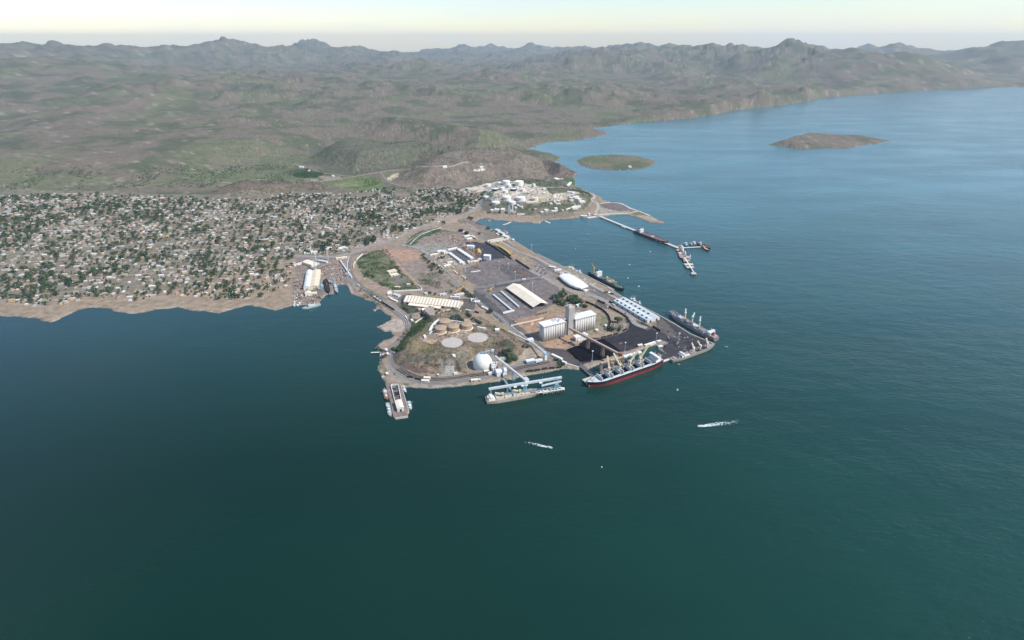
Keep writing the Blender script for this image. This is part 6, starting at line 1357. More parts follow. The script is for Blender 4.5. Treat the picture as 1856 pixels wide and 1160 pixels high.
TRACKS = [
 (T('a', (1100,215),(860,285),(822,400),(838,520),(905,640),(1010,740),(1150,820),(1326,925)) + T('c', (160,300),(330,420),(480,540),(560,640),(570,740),(500,850),(400,960)) + T('m', (395,380),(375,480),(400,620),(480,730),(640,835),(860,905),(1100,935),(1400,915),(1740,870)) + T('u', (400,500),(700,440),(1100,350),(1300,310)), (0, 5, -5)),
 (T('m', (480,760),(620,870),(860,960),(1100,990),(1400,985),(1740,930)) + T('u', (400,530),(700,480),(1100,400),(1450,350)), (0, 6, 12, -6)),
 (T('d', (500,120),(700,110),(900,190),(1020,300),(1240,420)), (0, 7, -7, 14, -14, -21)),
 ([(912,437),(935,452),(970,472),(1010,497),(1060,516),(1100,536),(1150,566),(1198,596)], (0, 6)),
 (T('d', (600,240),(800,300),(1000,450),(1200,600),(1440,770)) + [(950,485),(980,504),(1020,524),(1060,545)] + T('g', (0,450),(110,505),(200,590),(247,700),(232,810)), (0,)),
 ([(1060,532),(1083,545)] + T('g', (230,450),(430,565),(540,640),(572,720),(540,845),(440,900),(300,950),(150,990),(0,1020)) + [(1072,620)], (0,)),
 ([(905,573),(935,597),(960,618),(980,633)], (8, 13)),
]
tk = {}
for i, (pts, offs) in enumerate(TRACKS):
    c = resample(GG(pts), 7); N = normals(c); tk[i] = (c, N)
    for o_ in offs:
        mb = MB(); ribbon('', c, N, o_, 3.6, BALL, .22, mb)
        for s in (-.75, .75): ribbon('', c, N, o_+s, .35, RAIL, .40, mb)
        structure(mb.build('railway_track'))
# ------------------------------------------------------------------ wagons
def wagon(body, load, kind):
    t = thing('rail_wagon', 'wagon', 'rail wagon'); m = MB()
    if kind == 'hopper':
        m.box((0, 0, 1.2), (12.6, 2.9, 2.6), body)
        for k in range(6): m.box((-5.5+k*2.2, 0, 1.3), (.25, 3.1, 2.4), body)
    elif kind == 'box': m.box((0, 0, 1.2), (12.8, 2.9, 2.9), body); m.box((0, 0, 4.1), (13, 3.0, .2), load)
    else: m.tube((-6, 0, 2.6), (6, 0, 2.6), 1.4, body, 12)
    m.build('body', t)
    if kind == 'hopper': m = MB(); m.box((0, 0, 3.81), (11.6, 2.5, .7), load, 0, (.9, .4)); m.build('load', t)
    m = MB(); m.box((0, 0, .9), (13.4, 2.2, .35), DARK); m.build('underframe', t)
    for s in (-1, 1): m = MB(); m.box((s*4.2, 0, .25), (3, 2.2, .7), DARK); m.build('bogie', t)
    return t
WG = {'dark': wagon(BLACK, COAL, 'hopper'), 'brown': wagon(mat('brown_wagon', (.09, .055, .045), .8), COAL, 'hopper'), 'white': wagon(WALLW, WHT, 'box'), 'tank': wagon(BLACK, BLACK, 'tank')}
used_w = set()
def place(proto, used, x, y, z, rz, label, group, sc=None):
    if proto.name not in used: o = proto; used.add(proto.name)
    else: o = copy_tree(proto)
    o.location = (x, y, z); o.rotation_euler = (0, 0, rz); o['label'] = label
    if group: o['group'] = group
    if sc: o.scale = sc
    return o
def train(pts, kind, label, group, gap=14.6, skip=()):
    c = resample(GG(pts) if not isinstance(pts[0], Vector) else pts, 1.0); acc = 0; last = c[0]; n = 0
    tot = sum((c[i+1]-c[i]).length for i in range(len(c)-1)); k = max(1, int(tot/gap)); d = 0; j = 0
    for i in range(len(c)-1):
        d += (c[i+1]-c[i]).length
        if d >= (n+.5)*gap and n < k:
            v = c[i+1]-c[i]
            if n not in skip: place(WG[kind], used_w, c[i].x, c[i].y, hz(c[i].x, c[i].y)+.35, math.atan2(v.y, v.x), label, group)
            n += 1
train(T('g', (0,455),(110,505),(200,590),(247,700),(232,810)), 'dark', 'black hopper wagon in the curved train behind the silos', 'wagons of the inner curved train')
train(T('f', (980,850),(1150,920),(1280,990)), 'dark', 'black hopper wagon in the train on the straight behind the silos', 'wagons of the inner curved train')
train(T('g', (230,450),(430,565),(540,640),(572,720),(566,770)), 'brown', 'brown hopper wagon on the outer curve beside the coal quay road', 'wagons of the outer curved train')
train(T('g', (540,845),(440,900)), 'dark', 'black wagon where the outer curve meets the coal yard', 'wagons of the outer curved train')
train(T('g', (390,925),(250,965),(150,990),(30,1015)), 'brown', 'brown wagon lining the far edge of the coal yard', 'wagons along the coal yard edge', 17)
train(T('g', (30,340),(220,430)), 'brown', 'brown wagon in the row inland of the skylit warehouse', 'wagons inland of the quay warehouse')
train(T('g', (230,365),(360,420)), 'dark', 'black wagon in the short row at the corner of the skylit warehouse', 'wagons inland of the quay warehouse')
train(T('g', (1000,800),(1180,920)), 'dark', 'black wagon in the row on the coal quay road', 'wagons on the coal quay road')
train(T('d', (960,480),(1100,560),(1290,690),(1435,785)), 'dark', 'black wagon in the long row beside the yellow heap', 'wagons beside the yellow heap')
train(T('d', (1180,560),(1420,735)), 'dark', 'black wagon in the second row beside the yellow heap', 'wagons beside the yellow heap')
train(T('d', (1500,790),(1600,860),(1740,950)), 'dark', 'black wagon in the row running down to the quay road', 'wagons down to the quay road')
train(T('s', (1030,75),(1220,130)), 'tank', 'black tank wagon on the curve behind the knoll', 'tank wagons behind the knoll')
train(T('s', (820,45),(1010,80)), 'white', 'white wagon on the curve behind the knoll', 'white wagons behind the knoll')
train(T('m', (650,905),(720,915)), 'tank', 'black tank wagon in the southern yard, left pair', 'tank wagons of the southern yard'); train(T('m', (790,940),(860,950)), 'tank', 'black tank wagon in the southern yard, right pair', 'tank wagons of the southern yard')
train(T('a', (1200,905),(1326,990)), 'white', 'pale wagon on the shore siding west of the scalloped warehouse', 'wagons on the shore siding'); train(T('c', (0,200),(200,330),(390,450)), 'brown', 'brown wagon on the shore siding west of the scalloped warehouse', 'wagons on the shore siding')
train(T('h', (530,820),(700,800),(860,770),(1040,760)), 'brown', 'brown wagon in the row on the southern shore track', 'wagons on the southern shore track', 16)
for k_ in WG:
    if WG[k_].name not in used_w: bpy.data.objects.remove(WG[k_])

# ------------------------------------------------------------------ heaps, cranes, masts
m = MB(); c = resample(GG(T('d', (1130,530),(1200,560),(1300,620),(1385,685))), 8)
for a_, b_ in zip(c, c[1:]): m.beam((a_.x, a_.y, 4.2), (b_.x, b_.y, 4.2), 13, 4, mat('yellow_heap', (.50, .36, .12), .9, var=.3)); m.beam((a_.x, a_.y, 7), (b_.x, b_.y, 7), 6, 2.4, mat('yellow_heap', (.5, .4, .2), .9))
o = m.build('ore_heap'); tag(o, 'long yellow covered heap beside the row of black wagons', 'heap')
for pts, h, mt, lab in (([(1026,633),(1050,626),(1085,618.5),(1108,630),(1119,640),(1108,645),(1072,653),(1050,655)], 3.5, COAL, 'large flat black coal heap under the ore conveyor in front of the silos'),
                        (T('e', (660,85),(800,130),(980,150),(960,175),(820,165),(700,115)), 3, ORE, 'dark low curved ore heap at the back of the grey yard'),
                        (T('t', (0,640),(60,610),(90,660),(60,700),(10,700)), 2.5, mat('sandy_heap', (.46, .31, .20), .9, bump=.5), 'small sandy heap on the red soil left of the silos'),
                        (T('h', (1150,300),(1330,280),(1330,300),(1160,330)), 2, ORE, 'low brown bank along the edge of the red silo yard'),
                        (T('v', (620,290),(700,280),(700,300),(630,310)), 3, ORE, 'small brown heap in the middle of the coal yard'),
                        (T('m', (1300,700),(1480,700),(1490,840),(1290,860)), 3, mat('grey_scree', (.30, .285, .26), .95, var=.3, bump=.8), 'grey scree fan below the cliff top cabin'),
                        (T('d', (560,560),(640,540),(660,600),(600,620)), 3, ORE, 'reddish scrap heap left of the white block shed'),
                        (T('d', (820,600),(870,590),(890,660),(830,660)), 3, YELM, 'yellowish scrap heap on the dark ground')):
    q = GG(pts); c = Vector((sum(p[0] for p in q)/len(q), sum(p[1] for p in q)/len(q), 0)); m = MB(); vs = []; n = len(q)*4; rnd = random.Random(int(pts[0][0]))
    ring = [Vector((*q[i//4], 0)).lerp(Vector((*q[(i//4+1) % len(q)], 0)), (i % 4)/4) for i in range(n)]
    for s_, z_ in ((1.04, -.5), (.93 if mt is COAL else .8, .8*h if mt is COAL else .55*h), (.5, .9*h), (.15, h)):
        for p in ring: e = c+(p-c)*s_*rnd.uniform(.93, 1.05); vs.append((e.x, e.y, hz(e.x, e.y)+z_*rnd.uniform(.85, 1.1)))
    m.raw(vs, [(j*n+k, j*n+(k+1) % n, (j+1)*n+(k+1) % n, (j+1)*n+k) for j in range(3) for k in range(n)]+[tuple(range(3*n, 4*n))], mt); tag(m.build('heap'), lab, 'heap')
def lamp(px, py, ht, lab):
    c = G(px, py); t = thing('lamp_mast', lab, 'lamp mast', c, 0, 'tall lamp masts of the port'); m = MB(); m.tube((0, 0, -.5), (0, 0, ht), .55, GALV, 8, .3); m.build('pole', t)
    m = MB(); m.lathe((0, 0, ht), [(.5, 0), (1.9, .3), (1.9, .8), (.6, 1.2)], WHT, 10); m.build('lamp_head', t)
    m = MB(); m.box((0, 0, -.4), (2.4, 2.4, .9), WALLW); m.build('base', t)
for px, py, ht, lab in ((904.7, 487.8, 25, 'lamp mast on the upper grey yard'), (933.6, 507.8, 26, 'lamp mast behind the cream gable shed'), (843.3, 491.4, 22, 'lamp mast at the left corner of the grey yard'), (965, 527.6, 24, 'lamp mast right of the cream gable shed'),
                        (1076.9, 527.6, 22, 'lamp mast right of the boat shaped shed'), (1073, 653.9, 24, 'lamp mast in front of the black coal heap'), (1132, 638.2, 24, 'lamp mast between coal yard and basin'), (1188.5, 620.8, 24, 'lamp mast at the far end of the basin'),
                        (1097.3, 607, 24, 'lamp mast right of the silo blocks'), (1229.3, 620.6, 24, 'lamp mast on the coal quay'), (963.4, 456.5, 24, 'lamp mast on the long quay near the harbour bay'), (772.3, 569, 16, 'mast in front of the scalloped warehouse'), (1100.5, 566.5, 16, 'short mast between the two curved trains'), (921, 487, 16, 'thin mast at the far corner of the grey yard'), (949, 478.5, 18, 'thin mast by the railway at the long quay')):
    lamp(px, py, ht, lab)
def portal_crane(px, py, h, az, jib, mt, lab, group=None):
    c = G(px, py); t = thing('portal_crane', lab, 'crane', c, 0, group); trestle('portal', t, (0, 0, -1), (0, 0, h*.5), 7, 7, mt, 3, .55)
    m = MB(); m.box((0, 0, h*.5), (5, 4, 4), mt, az); m.truss((0, 0, h*.5+4), (0, .1, h), 1.6, 1.6, mt, 5, .35); m.build('tower', t)
    q = Vector((math.cos(az)*jib, math.sin(az)*jib, h*.95)); m = MB(); m.truss((0, 0, h*.5+3), q, 1.4, 1.2, mt, 9, .3); m.beam((0, 0, h), q, .2, .2, GREY); m.build('jib', t)
gs = 'light blue cranes of the shipyard'
portal_crane(571.5, 489, 30, 2.0, 16, PBLUE, 'pale blue crane left between the shipyard roofs', gs); portal_crane(582.5, 526, 26, 1.4, 14, LBLUE, 'pale blue crane at the slipway left of the dark hull', gs)
portal_crane(606, 515, 28, 1.9, 15, LBLUE, 'pale blue crane over the right hand slipway', gs); portal_crane(631.5, 501, 20, 1.2, 12, PBLUE, 'pale blue crane beside the outfitting quay', gs)
portal_crane(867, 486, 16, 2.3, 16, ORG, 'orange mobile crane lying over the upper grey yard'); portal_crane(889, 528.5, 12, .5, 12, YELM, 'yellow stacking machine at the head of the long canopies'); portal_crane(866, 457, 12, 1.0, 10, YELM, 'yellow loader on the dark scrap ground')
for (x, y, h, lab) in ((595, 471.5, 36, 'tall pale grey water tower mast behind the shipyard'), (573.5, 477, 30, 'thin grey mast behind the large cream hall')):
    c = G(x, y); t = thing('mast_tower', lab, 'mast', c); m = MB(); m.truss((0, 0, -1), (0, .1, h), 3, 3, GALV, 9, .45); m.build('lattice', t); m = MB(); m.box((0, 0, h), (5, 5, 2.5), WALLW); m.build('head', t)
t = thing('gantry_boom', 'orange yellow boom lying slanted behind the scalloped warehouse', 'crane', (0, 0, 0)); p, q = G(826, 532.5), G(841.5, 524.5); m = MB(); m.truss(p+Vector((0, 0, 5)), q+Vector((0, 0, 10)), 2.4, 2.4, YELM, 9, .5); m.build('boom', t)
trestle('leg', t, q-Vector((0, 0, .5)), q+Vector((0, 0, 9)), 5, 5, ORG, 3, .5); trestle('leg', t, p-Vector((0, 0, .5)), p+Vector((0, 0, 4)), 4, 4, ORG, 2, .5)
t = thing('beam_stack', 'white beam on the ground beside the orange crane in the yard', 'beam', G(858.5, 493)); m = MB(); m.box((6, 3, 0), (30, 3, 1.8), WHT, .35); m.build('beam', t); m = MB()
for k in range(4): m.box((-6+k*8, -1.6+k*3, -.3), (1, 3.4, .35), TIMBER, .35)
m.build('bearer', t)
deck_on_piles('outfitting_quay', 'sandy concrete quay strip right of the slipways', 'quay', T('a', (790,690),(830,690),(905,830),(860,845)), 3, DIRT, CONC2, 8)
longroof('long pale blue covered walkway beside the slipways', (615.5, 473), (636.5, 504.5), 4, 4, LGREY, 'covered_walkway', LGREY, 'flat')
# slipway rails, clutter of the shipyard and of the landing
def clutter(name, lab, poly, n, mats, smin, smax, hmax, seed):
    q = GG(poly); a = np.array(q); rnd = random.Random(seed); m = MB(); k = 0
    while k < n:
        x, y = rnd.uniform(a[:, 0].min(), a[:, 0].max()), rnd.uniform(a[:, 1].min(), a[:, 1].max())
        if not inside(q, np.array([x]), np.array([y]))[0]: continue
        if any(math.hypot(x-p_[0], y-p_[1]) < p_[2]+1 for p_ in PADS): n -= 1; continue
        m.box((x, y, max(.3, hz(x, y))-.2), (rnd.uniform(smin, smax), rnd.uniform(smin, smax)*.6, rnd.uniform(.5, hmax)+.2), mats[k % len(mats)], rnd.random()*3); k += 1
    o = m.build(name); o['label'] = lab; o['kind'] = 'stuff'; return o
CL = (RUST, GREY, TIMBER, DARK, PRUST, RUST, DARK, GREY, CREAM2, TIMBER)
clutter('yard_clutter', 'scrap and gear lying about the shipyard', T('a', (380,400),(760,380),(800,640),(600,700),(480,830),(400,760)), 190, CL, 1, 6, 2.5, 1)
clutter('yard_clutter', 'scrap and gear on the shipyard point', T('a', (0,560),(140,700),(170,900),(380,860),(460,860),(380,1000),(180,1010),(0,960)), 170, CL, 1, 6, 2.5, 2)
clutter('yard_clutter', 'scrap and gear on the dark ground behind the white compound', T('d', (300,330),(700,480),(900,620),(900,760),(740,720),(620,640),(480,560),(330,460)), 170, (RUST, TIMBER, DARK, ORE, CREAM2), 1, 5, 2, 3)
clutter('yard_clutter', 'vehicles and gear inside the white compound', T('d', (60,720),(300,720),(520,860),(240,880)), 90, (WALLW, GREY, WHT, TIMBER, PBLUE), 1.5, 5, 2.5, 4)
clutter('yard_clutter', 'bags and gear stacked along the long quay', T('f', (600,300),(940,420),(1140,560),(1000,540),(640,360)), 110, (LGREY, GREY, CREAM2, WALLW), 1, 5, 2, 5)
clutter('yard_clutter', 'small machines and spill heaps on the coal quay', T('w', (200,480),(620,600),(850,720),(400,880),(180,700)), 60, (DARK, BLACK, GREY), 1, 5, 2, 6)
clutter('yard_clutter', 'gear around the little jetty huts', T('m', (160,440),(330,440),(340,560),(190,580)), 26, (WALLW, GREY, TIMBER), 1, 3, 2, 7)
clutter('yard_clutter', 'pipes and gear between the tan tanks and slabs', T('s', (500,560),(860,520),(860,640),(660,680),(500,640)), 50, (CREAM2, WALLW, GREY, TIMBER), .6, 3, 1.2, 8)
clutter('yard_clutter', 'pipework between the headland tanks', T('q', (300,300),(1300,300),(1700,420),(1300,500),(900,620),(400,500)), 150, (WHT, CREAM2, GREY, WALLW), 1, 7, 2, 9)
clutter('yard_clutter', 'gear among the small boat landing sheds', T('o', (640,330),(980,400),(1180,560),(1000,560),(760,460)), 60, (GREY, WALLW, DARK, TIMBER), 1, 5, 2, 10)

# ------------------------------------------------------------------ vehicles
def vehicle(kind, paint):
    if kind == 'car':
        t = thing('parked_car', 'car', 'car'); m = MB(); m.box((0, 0, .35), (4.5, 1.8, .75), paint); m.box((-.2, 0, 1.1), (2.5, 1.6, .6), GLASS, 0, (.75, .85)); m.build('body', t)
        for x in (-1.4, 1.4):
            for y in (-.85, .85): m = MB(); m.tube((x, y-.1, .35), (x, y+.1, .35), .35, DARK, 8); m.build('wheel', t)
    else:
        t = thing('lorry', 'lorry', 'lorry'); m = MB(); m.box((-1.2, 0, .9), (9, 2.5, 2.9), paint); m.build('cargo_box', t); m = MB(); m.box((4.6, 0, .6), (2.2, 2.4, 2.4), WHT); m.box((5.72, 0, 1.8), (.06, 2, .9), GLASS); m.build('cab', t)
        for x in (-4.5, -3.2, 4.2): m = MB(); m.tube((x, -1.2, .5), (x, 1.2, .5), .5, DARK, 8); m.build('wheel', t)
    return t
cp_ = [mat('car_white', (.75, .75, .75), .3), mat('car_silver', (.45, .46, .48), .3, .4), mat('car_red', (.42, .04, .035), .3), mat('car_dark', (.03, .035, .05), .3), mat('car_blue', (.06, .12, .30), .3)]
cn = ['white', 'silver', 'red', 'dark', 'blue']
VP = {('car', i): vehicle('car', cp_[i]) for i in range(5)}; VP[('lorry', 0)] = vehicle('lorry', WHT); VP[('lorry', 1)] = vehicle('lorry', CREAM2)
used_v = set(); rnd = random.Random(12)
def put(kind, ci, px, py, az, where, group):
    c = G(px, py); col = cn[ci] if kind == 'car' else ('white', 'cream')[ci]
    place(VP[(kind, ci)], used_v, c.x, c.y, c.z+.42, az, f"{col} {kind} {where}", group, (1.25, 1.25, 1.25) if kind == 'car' else None)
for r_ in range(4):
    for k in range(6):
        px, py = T('f', (85+k*32+r_*14, 190+k*14+r_*42))[0]; put('car', (0, 1, 0, 3, 4, 0, 2)[(r_*6+k) % 7], px, py, rnd.choice((.5, .52)), 'in the car park by the long quay', 'cars parked by the long quay')
for x, y, kd, ci in ((400,930,'lorry',0),(430,1000,'lorry',0),(460,1030,'lorry',1),(500,1040,'car',3),(570,1090,'lorry',0),(600,1110,'lorry',0),(590,1140,'car',3),(390,1000,'car',0),(640,1130,'car',3),(210,930,'lorry',0),(300,880,'lorry',0),(340,860,'car',0),(370,880,'car',0),(150,900,'lorry',1)):
    px, py = T('d', (x, y))[0]; put(kd, ci, px, py, -.95, 'in the lorry park left of the grey yard', 'lorries and cars left of the grey yard')
for x, y, ci in ((310,930,0),(350,950,0),(640,1050,0),(800,915,0),(835,912,0),(705,990,0)): px, py = T('e', (x, y))[0]; put('car', ci, px, py, -.9, 'beside the yard road near the knoll', 'cars on the yard road')
for ri, ks, wh in ((0, (20, 33, 41, 60, 75, 90, 96), 'on the coastal road'), (6, (12, 30, 44, 60, 71, 84), 'on the long access road'), (9, (8, 22, 31, 45, 52), 'on the quay road'), (11, (5, 18, 40, 52, 64, 76), 'on the shore road round the knoll'), (15, (8, 20), 'on the yard cross road')):
    c = rd[ri]
    for k in ks:
        if k+1 < len(c):
            v = c[k+1]-c[k]; n = Vector((-v.y, v.x, 0)).normalized()*2.2*(1 if k % 2 else -1); p = c[k]+n; kd = 'lorry' if k % 5 == 0 else 'car'; ci = k % 5 if kd == 'car' else k % 2
            place(VP[(kd, ci)], used_v, p.x, p.y, hz(p.x, p.y)+.48, math.atan2(v.y, v.x), f"{cn[ci] if kd == 'car' else ('white', 'cream')[ci]} {kd} driving {wh}", 'vehicles driving '+wh, (1.25, 1.25, 1.25) if kd == 'car' else None)
for k_ in list(VP):
    if VP[k_].name not in used_v:
        for ch in list(VP[k_].children): bpy.data.objects.remove(ch)
        bpy.data.objects.remove(VP[k_])

# ------------------------------------------------------------------ trees
def leaf_mat(name, c1, c2):
    m = bpy.data.materials.new(name); m.use_nodes = True; n = m.node_tree; b = n.nodes['Principled BSDF']; b.inputs['Roughness'].default_value = .8; b.inputs['Specular IOR Level'].default_value = .2
    tc = n.nodes.new('ShaderNodeTexCoord'); a = n.nodes.new('ShaderNodeTexNoise'); a.inputs['Scale'].default_value = .45; a.inputs['Detail'].default_value = 4
    oi = n.nodes.new('ShaderNodeObjectInfo'); ad = n.nodes.new('ShaderNodeMath'); mu = n.nodes.new('ShaderNodeMath'); mu.operation = 'MULTIPLY'; mu.inputs[1].default_value = .35
    n.links.new(tc.outputs['Object'], a.inputs['Vector']); n.links.new(oi.outputs['Random'], mu.inputs[0]); n.links.new(mu.outputs[0], ad.inputs[0]); n.links.new(a.outputs[0], ad.inputs[1])
    r = n.nodes.new('ShaderNodeValToRGB'); r.color_ramp.elements[0].position = .4; r.color_ramp.elements[1].position = .85; r.color_ramp.elements[0].color = (*c1, 1); r.color_ramp.elements[1].color = (*c2, 1)
    n.links.new(ad.outputs[0], r.inputs[0]); n.links.new(r.outputs[0], b.inputs['Base Color']); return m
LEAF = leaf_mat('dark_foliage', (.020, .048, .024), (.062, .105, .045)); LEAF2 = leaf_mat('dry_foliage', (.050, .062, .030), (.105, .115, .060)); BARK = mat('bark', (.12, .09, .07), .9)
def crown_geo(rnd, r, h, n, z0):
    """leaf clumps spread through several overlapping lobes"""
    lobes = [(rnd.uniform(-.45, .45)*r, rnd.uniform(-.45, .45)*r, z0+h*rnd.uniform(.35, .72), r*rnd.uniform(.45, .7)) for _ in range(5)]; vs = []; fs = []
    for k in range(n):
        lx, ly, lz, lr = lobes[k % 5]; a = rnd.random()*6.283; u = rnd.uniform(-.75, 1); s = math.sqrt(1-u*u); q = rnd.uniform(.7, 1.05)
        c = Vector((lx+lr*s*math.cos(a)*q, ly+lr*s*math.sin(a)*q, lz+lr*u*.75*q)); nn = Vector((s*math.cos(a), s*math.sin(a), u)).normalized()+Vector((rnd.uniform(-.6, .6), rnd.uniform(-.6, .6), rnd.uniform(-.3, .6)))
        t1 = nn.cross(Vector((0, 0, 1))).normalized(); t2 = nn.cross(t1).normalized(); e = r*rnd.uniform(.16, .30); i = len(vs)
        vs += [c+t1*e, c+t2*e*.8, c-t1*e, c-t2*e*.8]; fs.append((i, i+1, i+2, i+3))
    return vs, fs
def tree_proto(i, parts):
    rnd = random.Random(50+i); r = 4.5; h = 7.5
    t = thing('tree', 'tree', 'tree'); m = MB(); m.tube((0, 0, -.6), (rnd.uniform(-.4, .4), .2, 3.4), .38, BARK, 7, .2)
    for k in range(4): a = k*1.6+rnd.random(); m.tube((0, 0, 2.4), (math.cos(a)*2.2, math.sin(a)*2.2, 4.6), .18, BARK, 5, .08)
    m.build('trunk', t); vs, fs = crown_geo(rnd, r, h, 170, 1.2); m = MB(); m.raw(vs, fs, LEAF if i % 4 else LEAF2); m.build('crown', t); return t
def small_tree(i):
    rnd = random.Random(80+i); m = MB(); m.tube((0, 0, -.6), (0, .2, 3), .35, BARK, 5, .2); vs, fs = crown_geo(rnd, 4.5, 7, 90, 1.0); m.raw(vs, fs, LEAF if i % 5 else LEAF2)
    o = m.build('tree'); o['category'] = 'tree'; return o
TP = [tree_proto(i, True) for i in range(4)]; used_t = set()
def tree(px, py, s, label, group):
    c = G(px, py); rnd = random.Random(int(px*7+py*13)); place(TP[rnd.randrange(4)], used_t, c.x, c.y, c.z-.2, rnd.random()*6, label, group, (s*rnd.uniform(.9, 1.15), s*rnd.uniform(.9, 1.15), s*rnd.uniform(.85, 1.1)))
def grove(pts, s, label, group): 
    for x, y in pts: tree(x, y, s, label, group)
grove(T('f', (440,780),(410,800),(480,830),(520,870),(550,900),(560,850),(600,910),(470,860)), 1.5, 'dark green tree in the left grove behind the silo tower', 'trees behind the silo tower')
grove(T('f', (550,730),(590,700),(620,750),(580,760)), 1.7, 'dark green tree in the upper grove behind the silo tower', 'trees behind the silo tower')
grove(T('f', (720,800),(760,780),(800,790),(840,830),(790,850),(740,840),(820,880),(870,870),(900,890),(680,830),(760,880)), 1.6, 'dark green tree in the right grove behind the silo tower', 'trees behind the silo tower')
grove(T('f', (900,930),(960,930),(990,950)), 1.1, 'small olive tree beside the narrow white shed', 'trees behind the silo tower')
tree(*T('g', (385,720))[0], 2.2, 'single large round tree between the two curved trains', None)
grove(T('g', (220,850),(250,860),(280,870)), 1.5, 'tree at the lower edge of the curved train garden', 'trees in the curved train garden'); grove(T('g', (330,860),(420,840),(410,870)), 1.0, 'smaller tree right in the curved train garden', 'trees in the curved train garden')
grove(T('b', (1040,235),(1050,285),(1090,310)), 1.2, 'round tree on the verge left of the access road', 'trees along the access road'); grove(T('b', (1130,360),(1170,430),(1190,410),(1230,400),(1260,430),(1210,450),(1150,440),(1300,465),(1340,520),(1380,540),(1190,490)), 1.2, 'tree in the thicket along the access road', 'trees along the access road')
grove(T('c', (1560,80),(1590,110),(1620,140),(1650,170),(1690,190),(1720,210),(1530,40)), 1.2, 'dark tree in the row right of the scalloped warehouse', 'trees right of the scalloped warehouse')
grove(T('c', (950,110),(970,130),(1050,140),(1240,110),(1340,110)), .8, 'small dark tree behind the scalloped warehouse', 'trees behind the scalloped warehouse')
grove(T('c', (500,380),(530,400),(480,350),(560,430),(590,460)), .9, 'tree on the verge of the coastal bend', 'trees on the coastal bend'); grove(T('c', (830,470),(820,500),(1080,470),(1130,430),(960,380),(1010,390),(1060,400)), .8, 'tree between the warehouse and the oval basins', 'trees below the warehouse')
grove(T('s', (1400,100),(1420,80)), 1.4, 'round tree beside the wagon curve', 'trees beside the wagon curve'); grove(T('s', (860,130),(900,160),(940,190),(1000,250),(1060,280),(1100,310),(1150,340),(1180,360)), .9, 'low green tree in the row below the wagon curve', 'trees beside the wagon curve')
grove(T('s', (480,240),(540,260),(600,270),(680,250),(740,270)), .8, 'low green tree round the small pond', 'trees round the pond')
grove(T('u', (590,210),(630,180),(650,240),(690,250),(720,290),(660,290),(560,200)), 1.5, 'dark tree in the clump right of the bluish hut', 'trees right of the white dome'); grove(T('u', (620,320),(660,340),(700,300),(770,300)), 1.0, 'small tree below the clump right of the dome', 'trees right of the white dome')
grove(T('u', (940,95),(970,90),(900,80)), .9, 'bright green shrub under the road conveyor', 'trees under the road conveyor')
grove(T('h', (1020,610),(1050,620),(1075,625),(1120,640),(1090,660),(1110,690),(1150,700),(1130,740),(1080,750),(1180,700)), .75, 'small round tree planted in the clump beside the white shore wall', 'round trees beside the shore wall')
grove(T('h', (540,815),(580,812),(625,808),(680,800)), .65, 'small round shrub in the row on the southern shore', 'shrubs on the southern shore')
grove(T('m', (150,420),(190,450),(230,470),(240,570),(270,560)), .9, 'tree among the huts at the little jetty', 'trees at the little jetty'); grove(T('m', (410,430),(440,440),(470,450),(500,440)), .9, 'dark tree at the western foot of the knoll', 'trees at the foot of the knoll')
grove(T('o', (565,320),(590,335),(370,455),(130,85),(180,95),(210,110)), 1.3, 'dark tree on the railway strip beside the bay', 'trees on the railway strip')
grove(T('o', (690,385),(760,410),(860,460),(880,480)), .9, 'dark tree among the boat landing sheds', 'trees at the boat landing')
grove(T('d', (190,750),(210,770),(240,745),(140,775)), .9, 'tree inside the white compound', 'trees in the white compound'); grove(T('d', (230,140),(240,160)), 1.4, 'dark tree beside the loop road at the town edge', 'trees at the town edge')
grove(T('f', (1320,690),(1350,685),(1430,710),(1460,715)), .7, 'small dark tree on the open quay', 'trees on the open quay')
grove(T('b', (10,450),(40,560),(80,600),(20,600),(140,580),(60,520),(160,610)), .9, 'dense dark bush at the left of the green field', 'bushes of the green field')
grove(T('e', (1090,885),(1130,872),(1170,862),(1210,855),(1250,845)), .5, 'small round shrub in the row along the silo yard wall', 'shrubs along the silo yard wall')
for k_ in TP:
    if k_.name not in used_t:
        for ch in list(k_.children): bpy.data.objects.remove(ch)
        bpy.data.objects.remove(k_)

# ------------------------------------------------------------------ the town
TOWN = GG([(533,349),(560,352),(600,350),(620,353),(655,347),(695,341),(705,346),(735,352),(770,343),(800,341),(850,346),(878,356),(868,366),(862,375),(848,383),(815,393),(780,404),(744,415.5),(715,430),(690,438),(655,448),(628,456),(600,461),(533,459)])
TOWNX = GG([(534,349),(500,354),(420,362),(300,356),(100,352),(-150,360),(-420,380),(-450,560),(-300,545),(-150,565),(0,545),(90,560),(160,540),(240,548),(320,535),(400,545),(470,540),(520,520),(534,480)])
BARE = [GG(T('j', (140,470),(450,465),(420,560),(180,590))), GG(T('i', (1060,480),(1440,470),(1400,560),(1100,570))), GG(T('j', (900,870),(960,900),(980,950),(860,960))), GG(T('j', (650,900),(860,870),(860,930),(740,960),(650,930)))]
rnd = random.Random(77); HW = [mat('limewash', (.50, .48, .44), .85, var=.2), mat('cream_wall', (.50, .44, .35), .85, var=.2), PINK, mat('tan_wall', (.46, .37, .28), .85), mat('grey_wall', (.40, .38, .36), .85), mat('ochre_wall', (.50, .36, .18), .85)]
